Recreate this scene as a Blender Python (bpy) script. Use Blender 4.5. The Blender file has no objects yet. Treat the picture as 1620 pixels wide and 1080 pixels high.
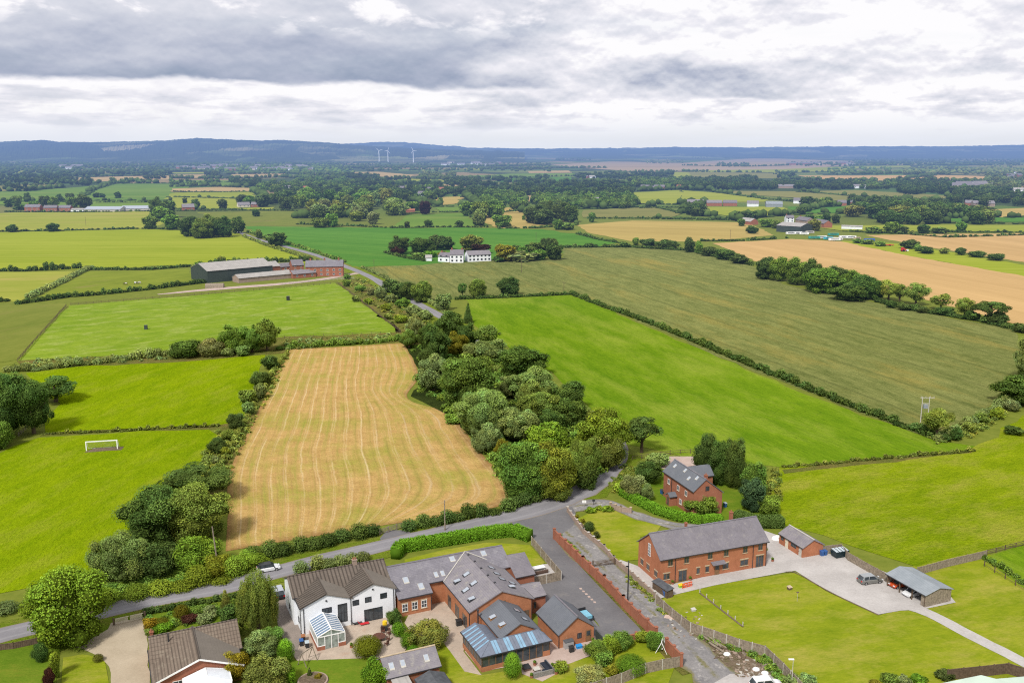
import bpy, math, random
import numpy as np
from mathutils import Vector, Matrix
SC = bpy.context.scene
COL = SC.collection
# ---------------------------------------------------------------- camera model
FPX, CAMH = 1450.0, 76.0
PITCH = math.atan(302.0 / FPX)
CP, SP = math.cos(PITCH), math.sin(PITCH)
def P(px, py, z=0.0):
    """where the ray through a survey point of the aerial photo meets height z"""
    a = (px - 810.0) / FPX; b = (py - 540.0) / FPX
    dx, dy, dz = a, CP - b * SP, -SP - b * CP
    t = (z - CAMH) / dz
    return (dx * t, dy * t, z)
def depth(x, y, z=0.0): return y * CP - (z - CAMH) * SP
cam_d = bpy.data.cameras.new("camera"); cam = bpy.data.objects.new("camera", cam_d); COL.objects.link(cam)
cam.location = (0, 0, CAMH); cam.rotation_euler = (math.pi / 2 - PITCH, 0, 0)
cam_d.sensor_width = 36; cam_d.lens = FPX / 1620 * 36; cam_d.clip_start = 1; cam_d.clip_end = 90000
SC.camera = cam
SC.view_settings.view_transform = 'Standard'; SC.view_settings.look = 'None'
SC.view_settings.exposure = 0; SC.view_settings.gamma = 1
SC.render.engine = 'CYCLES'
SC.cycles.max_bounces = 4; SC.cycles.diffuse_bounces = 2; SC.cycles.glossy_bounces = 2
SC.cycles.transmission_bounces = 2; SC.cycles.transparent_max_bounces = 4
SC.cycles.use_adaptive_sampling = True; SC.cycles.adaptive_threshold = 0.012
SC.cycles.use_denoising = False; SC.cycles.filter_width = 1.15; SC.cycles.denoiser = 'OPENIMAGEDENOISE'; SC.cycles.denoising_input_passes = 'RGB_ALBEDO_NORMAL'; SC.cycles.denoising_prefilter = 'ACCURATE'
SC.cycles.sample_clamp_indirect = 4

def lin(r, g, b):
    f = lambda c: (c / 255 / 12.92) if c <= 10 else ((c / 255 + .055) / 1.055) ** 2.4
    return (f(r), f(g), f(b))
# ---------------------------------------------------------------- objects
def tag(o, label=None, cat=None, group=None, kind=None):
    if label: o['label'] = label
    if cat: o['category'] = cat
    if group: o['group'] = group
    if kind: o['kind'] = kind
    return o
def empty(name, label, cat, loc=(0, 0, 0), rz=0.0, group=None):
    o = bpy.data.objects.new(name, None); COL.objects.link(o)
    o.location = loc; o.rotation_euler = (0, 0, rz); o.empty_display_size = .5
    return tag(o, label, cat, group)
def copy_tree(o, parent=None):
    c = o.copy(); COL.objects.link(c); c.parent = parent
    for ch in list(o.children): copy_tree(ch, c)
    return c
class MB:
    """collects boxes, bars, prisms ... and links them as one mesh object"""
    def __init__(s): s.v = []; s.f = []; s.m = []; s.mi = 0
    def quad(s, *p):
        n = len(s.v); s.v += [tuple(q) for q in p]; s.f.append(tuple(range(n, n + len(p)))); s.m.append(s.mi)
    def box(s, x0, x1, y0, y1, z0, z1, M=None):
        c = [(x, y, z) for z in (z0, z1) for y in (y0, y1) for x in (x0, x1)]
        if M is not None: c = [tuple(M @ Vector(q)) for q in c]
        n = len(s.v); s.v += c
        for f in ((0, 2, 3, 1), (4, 5, 7, 6), (0, 1, 5, 4), (1, 3, 7, 5), (3, 2, 6, 7), (2, 0, 4, 6)):
            s.f.append(tuple(n + i for i in f)); s.m.append(s.mi)
    def slab(s, pts, t):
        """polygon thickened downwards by t"""
        n = len(s.v); k = len(pts)
        s.v += [tuple(q) for q in pts] + [(q[0], q[1], q[2] - t) for q in pts]
        s.f.append(tuple(range(n, n + k))); s.m.append(s.mi)
        s.f.append(tuple(range(n + 2 * k - 1, n + k - 1, -1))); s.m.append(s.mi)
        for i in range(k):
            j = (i + 1) % k; s.f.append((n + j, n + i, n + k + i, n + k + j)); s.m.append(s.mi)
    def bar(s, a, b, w, h=None):
        """bar between two points"""
        h = h or w; a = Vector(a); b = Vector(b); d = b - a; L = d.length
        if L < 1e-6: return
        M = Matrix.Translation(a) @ d.to_track_quat('X', 'Z').to_matrix().to_4x4()
        s.box(0, L, -w / 2, w / 2, -h / 2, h / 2, M)
    def tube(s, a, b, r0, r1=None, n=8):
        r1 = r0 if r1 is None else r1; a = Vector(a); b = Vector(b); d = b - a
        q = d.to_track_quat('Z', 'X').to_matrix(); k = len(s.v)
        for p, r in ((a, r0), (b, r1)):
            for i in range(n):
                t = 2 * math.pi * i / n; s.v.append(tuple(p + q @ Vector((r * math.cos(t), r * math.sin(t), 0))))
        for i in range(n):
            j = (i + 1) % n; s.f.append((k + i, k + j, k + n + j, k + n + i)); s.m.append(s.mi)
        s.f.append(tuple(k + n + i for i in range(n))); s.m.append(s.mi)
        s.f.append(tuple(k + n - 1 - i for i in range(n))); s.m.append(s.mi)
    def loft(s, rings, caps=True):
        k = len(s.v); n = len(rings[0])
        for r in rings: s.v += [tuple(q) for q in r]
        for a in range(len(rings) - 1):
            for i in range(n):
                j = (i + 1) % n
                s.f.append((k + a * n + i, k + a * n + j, k + (a + 1) * n + j, k + (a + 1) * n + i)); s.m.append(s.mi)
        if caps:
            s.f.append(tuple(k + n - 1 - i for i in range(n))); s.m.append(s.mi)
            s.f.append(tuple(k + (len(rings) - 1) * n + i for i in range(n))); s.m.append(s.mi)
    def build(s, name, mat, parent=None, smooth=False, loc=None):
        me = bpy.data.meshes.new(name); me.from_pydata(s.v, [], s.f)
        for m in (mat if isinstance(mat, (list, tuple)) else [mat]): me.materials.append(m)
        if isinstance(mat, (list, tuple)): me.polygons.foreach_set('material_index', s.m)
        if smooth: me.polygons.foreach_set('use_smooth', [True] * len(me.polygons))
        me.update()
        o = bpy.data.objects.new(name, me); COL.objects.link(o); o.parent = parent
        if loc: o.location = loc
        return o
# ---------------------------------------------------------------- materials
def haze_group():  # haze painted into the materials: bluish glow growing with distance from the origin
    g = bpy.data.node_groups.new('painted_haze', 'ShaderNodeTree')
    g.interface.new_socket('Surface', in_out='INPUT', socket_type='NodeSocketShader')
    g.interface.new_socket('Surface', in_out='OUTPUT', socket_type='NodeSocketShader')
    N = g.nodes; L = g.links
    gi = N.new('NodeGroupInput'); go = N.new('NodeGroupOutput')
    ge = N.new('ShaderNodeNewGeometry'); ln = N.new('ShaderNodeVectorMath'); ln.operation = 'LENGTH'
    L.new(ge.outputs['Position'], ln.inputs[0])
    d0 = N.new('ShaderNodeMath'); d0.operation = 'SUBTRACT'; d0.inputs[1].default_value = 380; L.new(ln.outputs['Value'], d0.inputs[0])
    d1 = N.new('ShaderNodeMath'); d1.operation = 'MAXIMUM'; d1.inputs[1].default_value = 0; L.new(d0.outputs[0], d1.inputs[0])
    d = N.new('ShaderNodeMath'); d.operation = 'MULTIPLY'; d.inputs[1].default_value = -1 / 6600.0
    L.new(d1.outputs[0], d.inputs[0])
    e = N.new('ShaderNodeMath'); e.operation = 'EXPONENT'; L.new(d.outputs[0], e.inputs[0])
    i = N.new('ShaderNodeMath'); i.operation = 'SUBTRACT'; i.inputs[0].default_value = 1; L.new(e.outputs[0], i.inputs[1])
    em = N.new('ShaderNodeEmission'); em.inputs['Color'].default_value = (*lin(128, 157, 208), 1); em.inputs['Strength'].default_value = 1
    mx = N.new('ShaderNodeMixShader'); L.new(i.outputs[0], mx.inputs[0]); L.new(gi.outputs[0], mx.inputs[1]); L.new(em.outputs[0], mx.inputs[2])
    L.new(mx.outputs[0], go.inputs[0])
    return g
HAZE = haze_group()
class NM:
    """small material node helper"""
    def __init__(s, name, haze=True):
        s.m = bpy.data.materials.new(name); s.m.use_nodes = True; s.t = s.m.node_tree; s.N = s.t.nodes; s.L = s.t.links
        s.N.clear(); s.out = s.N.new('ShaderNodeOutputMaterial'); s.haze = haze
    def node(s, t, **k):
        n = s.N.new(t)
        for a, b in k.items(): setattr(n, a, b)
        return n
    def link(s, a, b): s.L.new(a, b)
    def math(s, op, a, b=None, c=None, clamp=False):
        n = s.N.new('ShaderNodeMath'); n.operation = op; n.use_clamp = clamp
        for i, q in enumerate((a, b, c)):
            if q is None: continue
            if isinstance(q, (int, float)): n.inputs[i].default_value = q
            else: s.L.new(q, n.inputs[i])
        return n.outputs[0]
    def mix(s, f, a, b, mode='MIX'):
        n = s.N.new('ShaderNodeMix'); n.data_type = 'RGBA'; n.blend_type = mode
        for i, q in ((0, f), (6, a), (7, b)):
            if isinstance(q, (int, float)): n.inputs[i].default_value = q
            elif isinstance(q, tuple): n.inputs[i].default_value = (*q[:3], 1)
            else: s.L.new(q, n.inputs[i])
        return n.outputs[2]
    def coord(s, world=False, rot=0.0, scale=(1, 1, 1)):
        m = s.N.new('ShaderNodeMapping'); m.inputs['Rotation'].default_value[2] = rot; m.inputs['Scale'].default_value = scale
        if world: s.L.new(s.N.new('ShaderNodeNewGeometry').outputs['Position'], m.inputs[0])
        else: s.L.new(s.N.new('ShaderNodeTexCoord').outputs['Object'], m.inputs[0])
        return m.outputs[0]
    def noise(s, v, scale, detail=3, rough=.55, lo=.3, hi=.7):
        n = s.N.new('ShaderNodeTexNoise'); n.inputs['Scale'].default_value = scale; n.inputs['Detail'].default_value = detail
        n.inputs['Roughness'].default_value = rough; s.L.new(v, n.inputs['Vector'])
        return s.remap(n.outputs['Fac'], lo, hi)
    def remap(s, v, lo, hi, a=0., b=1.):
        n = s.N.new('ShaderNodeMapRange'); n.inputs[1].default_value = lo; n.inputs[2].default_value = hi
        n.inputs[3].default_value = a; n.inputs[4].default_value = b; s.L.new(v, n.inputs[0]); return n.outputs[0]
    def finish(s, col, rough=.8, spec=.25, metal=0., bump=None, bstr=.3, bdist=.1, alpha=None):
        p = s.N.new('ShaderNodeBsdfPrincipled')
        if isinstance(col, tuple): p.inputs['Base Color'].default_value = (*col[:3], 1)
        else: s.L.new(col, p.inputs['Base Color'])
        if isinstance(rough, (int, float)): p.inputs['Roughness'].default_value = rough
        else: s.L.new(rough, p.inputs['Roughness'])
        p.inputs['Specular IOR Level'].default_value = spec; p.inputs['Metallic'].default_value = metal
        if bump is not None:
            b = s.N.new('ShaderNodeBump'); b.inputs['Strength'].default_value = bstr; b.inputs['Distance'].default_value = bdist
            s.L.new(bump, b.inputs['Height']); s.L.new(b.outputs[0], p.inputs['Normal'])
        return s.surf(p.outputs[0])
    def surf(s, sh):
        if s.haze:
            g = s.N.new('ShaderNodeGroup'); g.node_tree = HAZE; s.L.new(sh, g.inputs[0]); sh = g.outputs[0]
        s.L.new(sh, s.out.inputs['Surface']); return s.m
_plain = {}
def plain(name, rgb, rough=.6, spec=.3, metal=0., var=.12, scale=2.0):
    if name in _plain: return _plain[name]
    n = NM(name); v = n.coord(); f = n.noise(v, scale, 4)
    c = n.mix(f, tuple(q * (1 - var) for q in rgb), tuple(min(1, q * (1 + var)) for q in rgb))
    _plain[name] = n.finish(c, rough, spec, metal); return _plain[name]

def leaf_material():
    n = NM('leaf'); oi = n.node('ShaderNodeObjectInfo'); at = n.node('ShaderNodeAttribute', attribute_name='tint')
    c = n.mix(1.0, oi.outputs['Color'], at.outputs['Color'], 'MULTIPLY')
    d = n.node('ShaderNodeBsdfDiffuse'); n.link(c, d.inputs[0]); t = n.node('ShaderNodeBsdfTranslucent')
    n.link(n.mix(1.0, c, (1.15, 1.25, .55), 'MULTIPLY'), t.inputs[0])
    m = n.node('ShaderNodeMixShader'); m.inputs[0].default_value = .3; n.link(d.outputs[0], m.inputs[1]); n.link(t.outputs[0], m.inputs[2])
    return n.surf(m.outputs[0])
LEAF = leaf_material()
BARK = plain('bark', (.10, .075, .05), .9, .1, var=.3)

def grass_mat(name, c1, c2, c3=None, along=None, ang=0., st=3., big=.02, mid=.15, fine=1.2, stripe=None, bump=.25, c3thr=(.55, .8), c3scale=None, con=1., fleck=None):
    """field surface: three colours blended over several noise scales, drawn out along the working direction of the field
    (along = two survey points, or ang); stripes = (period m, strength, rgb, width)"""
    if along: (x0, y0, _), (x1, y1, _) = P(*along[0]), P(*along[1]); ang = math.atan2(y1 - y0, x1 - x0)
    n = NM(name); pos = n.coord(True)
    def rotated(sx, sy):
        m = n.node('ShaderNodeMapping'); m.inputs['Rotation'].default_value[2] = -ang; n.link(pos, m.inputs[0])
        k = n.node('ShaderNodeVectorMath', operation='MULTIPLY'); n.link(m.outputs[0], k.inputs[0]); k.inputs[1].default_value = (sx, sy, 1); return k.outputs[0]
    w = rotated(1 / st, 1)
    a = n.noise(w, big, 4, .6, .35, .65); b = n.noise(w, mid, 6, .7, .34, .66); f = n.noise(w, fine, 4, .75, .3, .7)
    k = n.math('ADD', n.math('MULTIPLY', a, .3), n.math('ADD', n.math('MULTIPLY', b, .45 * con), n.math('MULTIPLY', f, .4 * con)))
    c = n.mix(n.remap(k, .1, .3 + .75 * con), c1, c2)
    if c3:
        m = n.noise(w, c3scale or big * 2.3, 7, .75, *c3thr); c = n.mix(n.math('MULTIPLY', m, n.remap(f, 0, 1, .5, 1)), c, c3)
    if stripe:
        per, sg, sc = stripe[:3]; wd = stripe[3] if len(stripe) > 3 else .35
        sx = n.node('ShaderNodeSeparateXYZ'); n.link(rotated(1, 1), sx.inputs[0]); wob = n.noise(w, .02, 2, .5, 0, 1)
        q = n.math('FRACT', n.math('ADD', n.math('DIVIDE', sx.outputs[1], per), n.math('MULTIPLY', wob, .5)))
        tri = n.math('ABSOLUTE', n.math('SUBTRACT', q, .5)); s2 = n.remap(tri, wd, .5)
        c = n.mix(n.math('MULTIPLY', s2, n.remap(b, 0, 1, sg * .4, sg)), c, sc)
    if fleck:
        m = n.noise(pos, fleck[1], 3, .6, fleck[2], fleck[2] + .05); c = n.mix(n.math('MULTIPLY', m, n.remap(n.noise(pos, fleck[1] * .12, 3), .3, .7, .1, fleck[3])), c, fleck[0])
    return n.finish(c, 1., .0, bump=f, bstr=bump, bdist=.4)

# ---------------------------------------------------------------- leafy geometry
rng = np.random.default_rng(7)
def _ico(sub):
    import bmesh
    bm = bmesh.new(); bmesh.ops.create_icosphere(bm, subdivisions=sub, radius=1)
    V = np.array([v.co[:] for v in bm.verts]); F = np.array([[v.index for v in f.verts] for f in bm.faces]); bm.free(); return V, F
ICO1, ICO2 = _ico(1), _ico(2)
def unit(a): return a / np.maximum(np.linalg.norm(a, axis=1, keepdims=True), 1e-9)
def leaf_quads(C, Nrm, size, r):
    n = len(C); t = unit(np.cross(Nrm, r.normal(size=(n, 3)))); b = np.cross(Nrm, t)
    s = (size * r.uniform(.6, 1.35, (n, 1))) * .5; s2 = s * r.uniform(.55, 1., (n, 1))
    V = np.stack([C - t * s, C - b * s2, C + t * s, C + b * s2], 1).reshape(-1, 3)
    return V, np.arange(4 * n).reshape(n, 4)
class LM:
    """numpy mesh collector with a tint per vertex"""
    def __init__(s): s.V = []; s.loops = []; s.tot = []; s.T = []; s.n = 0
    def add(s, V, F, T):
        s.V.append(V); s.loops.append((F + s.n).reshape(-1)); s.tot.append(np.full(len(F), F.shape[1])); s.T.append(np.broadcast_to(T, (len(V), 3))); s.n += len(V)
    def mesh(s, name, mat=None):
        V = np.concatenate(s.V); lo = np.concatenate(s.loops).astype(np.int32); tot = np.concatenate(s.tot).astype(np.int32); T = np.concatenate(s.T)
        me = bpy.data.meshes.new(name); me.vertices.add(len(V)); me.vertices.foreach_set('co', V.astype(np.float32).ravel())
        me.loops.add(len(lo)); me.loops.foreach_set('vertex_index', lo)
        me.polygons.add(len(tot)); me.polygons.foreach_set('loop_start', (np.cumsum(tot) - tot).astype(np.int32))
        try: me.polygons.foreach_set('loop_total', tot)
        except Exception: pass
        a = me.color_attributes.new('tint', 'FLOAT_COLOR', 'POINT')
        a.data.foreach_set('color', np.concatenate([T, np.ones((len(T), 1))], 1).astype(np.float32).ravel())
        me.materials.append(mat or LEAF); me.update(calc_edges=True); me.validate(); return me
def blobs_to_mesh(lm, B, n, leaf, r, core=.8, up=.25, tilt=.55, warm=.1, core_tint=.3):
    """B: rows (x,y,z,rx,ry,rz). leaves on the blob surfaces"""
    B = np.array(B); area = (B[:, 3] * B[:, 4] + B[:, 3] * B[:, 5]) ; pr = area / area.sum()
    k = r.choice(len(B), n, p=pr); d = unit(r.normal(size=(n, 3)) + np.array([0, 0, up]))
    c = B[k, :3]; R = B[k, 3:6]
    pos = c + d * R * r.uniform(.82, 1.1, (n, 1)); nr = unit(d / R * R.mean() + r.normal(size=(n, 3)) * tilt)
    zlo, zhi = B[:, 2].min(), B[:, 2].max() + 1e-6
    bt = r.uniform(.66, 1.34, len(B))[k] ; lt = r.uniform(.72, 1.3, n); ht = .62 + .62 * np.clip((c[:, 2] - zlo) / (zhi - zlo), 0, 1)  # random leaf tone; ht paints crown tops lit and low parts shaded
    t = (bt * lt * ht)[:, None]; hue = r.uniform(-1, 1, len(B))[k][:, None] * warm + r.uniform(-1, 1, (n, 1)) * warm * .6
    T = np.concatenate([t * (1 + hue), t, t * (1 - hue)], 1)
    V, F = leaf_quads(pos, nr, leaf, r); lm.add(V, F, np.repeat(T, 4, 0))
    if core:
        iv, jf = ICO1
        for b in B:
            v = iv * b[3:6] * core * r.uniform(.9, 1.1, (len(iv), 1)) + b[:3]; lm.add(v, jf, np.array([core_tint] * 3))  # dark core paints shade into the gaps and stops light passing through
# crown shapes in a unit box: width 1, height 1, foot at z=0
def crown_blobs(kind, r):
    B = []
    def env(n, c, R, br, k0=.45, k1=.78, zs=.8):
        for i in range(n):
            d = r.normal(size=3); d /= np.linalg.norm(d); q = r.uniform(k0, k1) * (1.12 if i % 6 == 0 else 1); b = r.uniform(*br) * (.75 if i % 6 == 0 else 1)
            B.append((c[0] + d[0] * R[0] * q, c[1] + d[1] * R[1] * q, c[2] + d[2] * R[2] * q, b, b, b * zs))
    def skirt():
        for i in range(11): a = i * .571 + r.uniform(-.2, .2); q = r.uniform(.16, .3); z = r.uniform(.12, .24); B.append((math.cos(a) * q, math.sin(a) * q, z, .13, .13, .13))
    if kind == 'oak': env(40, (0, 0, .52), (.5, .5, .5), (.11, .19)); B.append((0, 0, .5, .33, .33, .34)); skirt()
    elif kind == 'tall': env(36, (0, 0, .51), (.48, .48, .52), (.12, .2)); B.append((0, 0, .48, .3, .3, .38)); skirt()
    elif kind == 'willow': env(46, (0, 0, .5), (.5, .5, .46), (.09, .16), .5, .85, 1.1); B.append((0, 0, .46, .33, .33, .33))
    elif kind == 'bush': env(22, (0, 0, .42), (.5, .5, .5), (.14, .24), .4, .7, .95); B.append((0, 0, .36, .33, .33, .36))
    elif kind == 'dome': B.append((0, 0, .46, .5, .5, .53))
    elif kind == 'column': B += [(0, 0, .3, .46, .46, .3), (0, 0, .5, .5, .5, .36), (0, 0, .72, .38, .38, .28)]
    elif kind == 'cone':
        for i in range(9): z = .06 + .88 * i / 9; w = .48 * (1 - z) + .05; B.append((r.uniform(-.03, .03), r.uniform(-.03, .03), z, w, w, .12))
    elif kind == 'fir':
        for i in range(11):
            z = .12 + .82 * i / 11; w = .5 * (1 - z) ** .7 + .05
            for j in range(4):
                a = r.uniform(0, 6.28); B.append((math.cos(a) * w * .45, math.sin(a) * w * .45, z, w * .55, w * .55, .085))
    elif kind == 'pine': env(30, (0, 0, .6), (.46, .46, .4), (.12, .2), .3, .85, 1.0); B.append((0, 0, .6, .3, .3, .34))
    elif kind == 'weep':
        for i in range(60):
            a = r.uniform(0, 6.28); q = r.uniform(.15, .42); z = .85 - q * 1.1 - r.uniform(0, .25); B.append((math.cos(a) * q, math.sin(a) * q, max(.2, z), .075, .075, .2))
        B.append((0, 0, .5, .25, .25, .34))
    elif kind == 'open':
        for i in range(34):
            d = r.normal(size=3); d /= np.linalg.norm(d); q = r.uniform(.5, .85); b = r.uniform(.09, .16)
            B.append((d[0] * .46 * q, d[1] * .46 * q, .58 + d[2] * .38 * q, b, b, b * .8))
    elif kind == 'umbrella':
        for i in range(26):
            a = r.uniform(0, 6.28); q = math.sqrt(r.uniform(0, 1)) * .42; B.append((math.cos(a) * q, math.sin(a) * q, .82 - q * .7 + r.uniform(-.06, .06), .12, .12, .08))
    return B
def trunk_builder(kind, r):
    m = MB(); top = {'open': .62, 'umbrella': .7, 'weep': .8, 'pine': .7, 'fir': .9}.get(kind, .5)
    m.tube((0, 0, -.01), (r.uniform(-.02, .02), r.uniform(-.02, .02), top * .5), .045, .032, 8)
    m.tube((0, 0, top * .48), (r.uniform(-.03, .03), r.uniform(-.03, .03), top), .033, .016, 7)
    if kind not in ('fir', 'cone', 'column', 'dome'):
        for i in range(6):
            a = i * 1.05 + r.uniform(0, .5); z = r.uniform(.28, .5) * top / .6; q = r.uniform(.2, .36)
            m.tube((0, 0, z * .8), (math.cos(a) * q, math.sin(a) * q, z + r.uniform(.12, .25)), .017, .006, 5)
    return m
LOD = {3: (26000, .021), 2: (10000, .033), 1: (2200, .068), 0: (420, .15)}
_crown = {}; _trunk = {}
def crown_mesh(kind, lod, var):
    key = (kind, lod, var)
    if key not in _crown:
        r = np.random.default_rng(abs(hash((sum(map(ord, kind)), lod, var))) % 9999)
        n, leaf = LOD[lod]; lm = LM(); B = crown_blobs(kind, r)
        if kind == 'open': n = int(n * .8)
        if kind in ('willow', 'weep'): leaf *= .8; n = int(n * 1.4)
        if kind in ('dome', 'column', 'cone'): n = int(n * .8)
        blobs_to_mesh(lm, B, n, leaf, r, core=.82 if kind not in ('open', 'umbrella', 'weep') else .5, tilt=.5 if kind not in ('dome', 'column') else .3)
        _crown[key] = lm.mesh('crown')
    return _crown[key]
def trunk_mesh(kind, var):
    key = (kind, var)
    if key not in _trunk:
        r = random.Random(var * 13 + 5); m = trunk_builder(kind, r); me = bpy.data.meshes.new('trunk'); me.from_pydata(m.v, [], m.f); me.materials.append(BARK); me.update(); _trunk[key] = me
    return _trunk[key]
_G0 = {'dk': (.030, .050, .020), 'md': (.050, .084, .024), 'ol': (.070, .088, .030), 'gy': (.080, .105, .055), 'lt': (.085, .120, .022),
         'br': (.070, .150, .020), 'yl': (.20, .20, .035), 'rd': (.055, .028, .030), 'bl': (.030, .050, .040), 'or': (.20, .17, .03), 'wh': (.26, .29, .16)}
GREEN = {k: tuple(q * ({'dk': 3.6, 'bl': 3.0, 'md': 3.8, 'ol': 3.5, 'gy': 3.3, 'lt': 2.9, 'br': 2.4}.get(k, 1.35)) * w for q, w in zip(v, (1.06, 1., .62))) for k, v in _G0.items()}
_tn = 0
TREES = []
def tree(x0, y0, x1, y1, kind='oak', g='md', label='tree', group=None, name='tree', cat='tree', single=None, low=0):
    """a tree whose silhouette in the survey photo fills the box; foot on the ground under its crown"""
    global _tn; _tn += 1; r = random.Random(_tn * 7 + 3)
    w_px, h_px = x1 - x0, y1 - y0; phi = math.atan((y1 - 238) / FPX)
    foot = y1 - .36 * w_px * math.sin(phi) * .9
    X, Y, _ = P((x0 + x1) / 2, foot); D = depth(X, Y)
    w = w_px * D / FPX * 1.07; h = max(.35 * w, (h_px * D / FPX - .45 * w * math.sin(phi)) / math.cos(phi))
    lod = 3 if h_px > 75 else 2 if h_px > 30 else 1 if h_px > 12 else 0
    var = r.randrange(4) if lod < 3 else r.randrange(3)
    c = tuple(q * r.uniform(.9, 1.12) for q in GREEN[g]) + (1,)
    small = single if single is not None else h_px < 14
    rz = r.uniform(0, 6.28)
    if small:
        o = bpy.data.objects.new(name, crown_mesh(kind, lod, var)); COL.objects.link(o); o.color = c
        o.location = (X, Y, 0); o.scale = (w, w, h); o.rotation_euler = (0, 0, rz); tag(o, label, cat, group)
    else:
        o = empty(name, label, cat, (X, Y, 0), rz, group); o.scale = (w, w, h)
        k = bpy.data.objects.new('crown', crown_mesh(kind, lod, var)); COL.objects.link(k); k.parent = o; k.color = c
        t = bpy.data.objects.new('trunk', trunk_mesh(kind, var)); COL.objects.link(t); t.parent = o
    TREES.append(o)
    return o
def resample(pts, step):
    out = [pts[0]]
    for a, b in zip(pts[:-1], pts[1:]):
        L = math.dist(a, b); n = max(1, int(round(L / step)))
        for i in range(1, n + 1): t = i / n; out.append(tuple(a[j] + (b[j] - a[j]) * t for j in range(len(a))))
    return out
_hn = 0
def hedge(pp, h, w, g='dk', label='hedge', name='hedge', rough=.25, group=None, smooth=False, gaps=0., cat='hedge', dens=1.):
    """a hedge along survey points: leafy skin over a dark core"""
    global _hn; _hn += 1; r = np.random.default_rng(_hn * 31)
    W = [P(*q)[:2] for q in pp]; step = max(w * .9, math.dist(W[0], W[-1]) / 150, 1.2); W = resample(W, step)
    D = depth(*W[len(W) // 2]); leaf = max(.16, 1.25 * D / 915); lm = LM(); B = []
    for (x, y) in W:
        if r.random() < gaps: continue
        k = 1 + rough * r.normal() * .8; k = min(max(k, .45), 1.7)
        j = rough * w * .25
        B.append((x + r.normal() * j, y + r.normal() * j, h * k * .42, max(step * .62, w * .5 * (1 + rough * r.normal() * .3)), max(step * .62, w * .5), h * k * .6))
    if not B: return
    L = step * len(B); n = int(min(60000, 2.6 * dens * L * (2 * h + w) / (leaf * leaf)))
    if smooth:   # clipped: flat top and sides
        P3 = []; N3 = []; Wn = W
        seg = r.integers(0, len(Wn) - 1, n); t = r.random(n); side = r.random(n) * (2 * h + w)
        a = np.array(Wn)[seg]; b = np.array(Wn)[seg + 1]; d = b - a; nn = np.stack([-d[:, 1], d[:, 0]], 1) / np.maximum(np.linalg.norm(d, axis=1, keepdims=True), 1e-6)
        p = a + d * t[:, None]
        off = np.where(side < h, -w / 2, np.where(side < h + w, side - h - w / 2, w / 2)); z = np.where(side < h, side, np.where(side < h + w, h, 2 * h + w - side))
        lump = .06 * np.sin(p[:, 0] * 1.7) + .06 * np.sin(p[:, 1] * 2.3 + 1)
        pos = np.stack([p[:, 0] + nn[:, 0] * off, p[:, 1] + nn[:, 1] * off, z + lump], 1) + r.normal(size=(n, 3)) * .06
        nr = np.where((side < h)[:, None], np.c_[-nn, np.zeros(n)], np.where((side < h + w)[:, None], np.array([[0, 0, 1.]]), np.c_[nn, np.zeros(n)]))
        nr = unit(nr + r.normal(size=(n, 3)) * .5); t_ = r.uniform(.75, 1.25, (n, 1)) * (.85 + .25 * (z / h))[:, None]  # random leaf tone, with a lit top and shaded foot painted in
        V, F = leaf_quads(pos, nr, leaf, r); lm.add(V, F, np.repeat(t_ * np.ones((1, 3)), 4, 0))
        for a, b in zip(Wn[:-1], Wn[1:]):
            m = MB(); dd = Vector((b[0] - a[0], b[1] - a[1], 0)); q = Matrix.Translation((a[0], a[1], 0)) @ Matrix.Rotation(math.atan2(dd.y, dd.x), 4, 'Z')
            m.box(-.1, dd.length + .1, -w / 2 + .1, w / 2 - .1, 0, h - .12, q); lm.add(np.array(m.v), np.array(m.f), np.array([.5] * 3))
    else:
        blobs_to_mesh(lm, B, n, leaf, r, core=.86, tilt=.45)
    o = bpy.data.objects.new(name, lm.mesh(name)); COL.objects.link(o); c = GREEN[g] if isinstance(g, str) else g; o.color = (*c, 1)
    return tag(o, label, cat, group)
# ---------------------------------------------------------------- ground pieces
import mathutils
_z = [0.0]
def ground(name, pp, mat, z, jit=0., step=None, pix=True, kind='structure', label=None):
    """flat ground piece from survey points, outline slightly uneven"""
    W = [P(*q)[:2] for q in pp] if pix else list(pp)
    r = random.Random(int(z * 1000) + len(pp))
    if step:
        W2 = resample(W + [W[0]], step)[:-1]; W = [(x + r.gauss(0, jit), y + r.gauss(0, jit)) for x, y in W2]
    me = bpy.data.meshes.new(name); tri = mathutils.geometry.tessellate_polygon([[Vector((x, y, 0)) for x, y in W]])
    f = []
    for t in tri:
        a, b, c = (W[i] for i in t)
        f.append(t if (b[0] - a[0]) * (c[1] - a[1]) - (b[1] - a[1]) * (c[0] - a[0]) > 0 else t[::-1])
    me.from_pydata([(x, y, z) for x, y in W], [], f); me.materials.append(mat); me.update()
    o = bpy.data.objects.new(name, me); COL.objects.link(o); return tag(o, label, None, None, kind)
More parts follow.
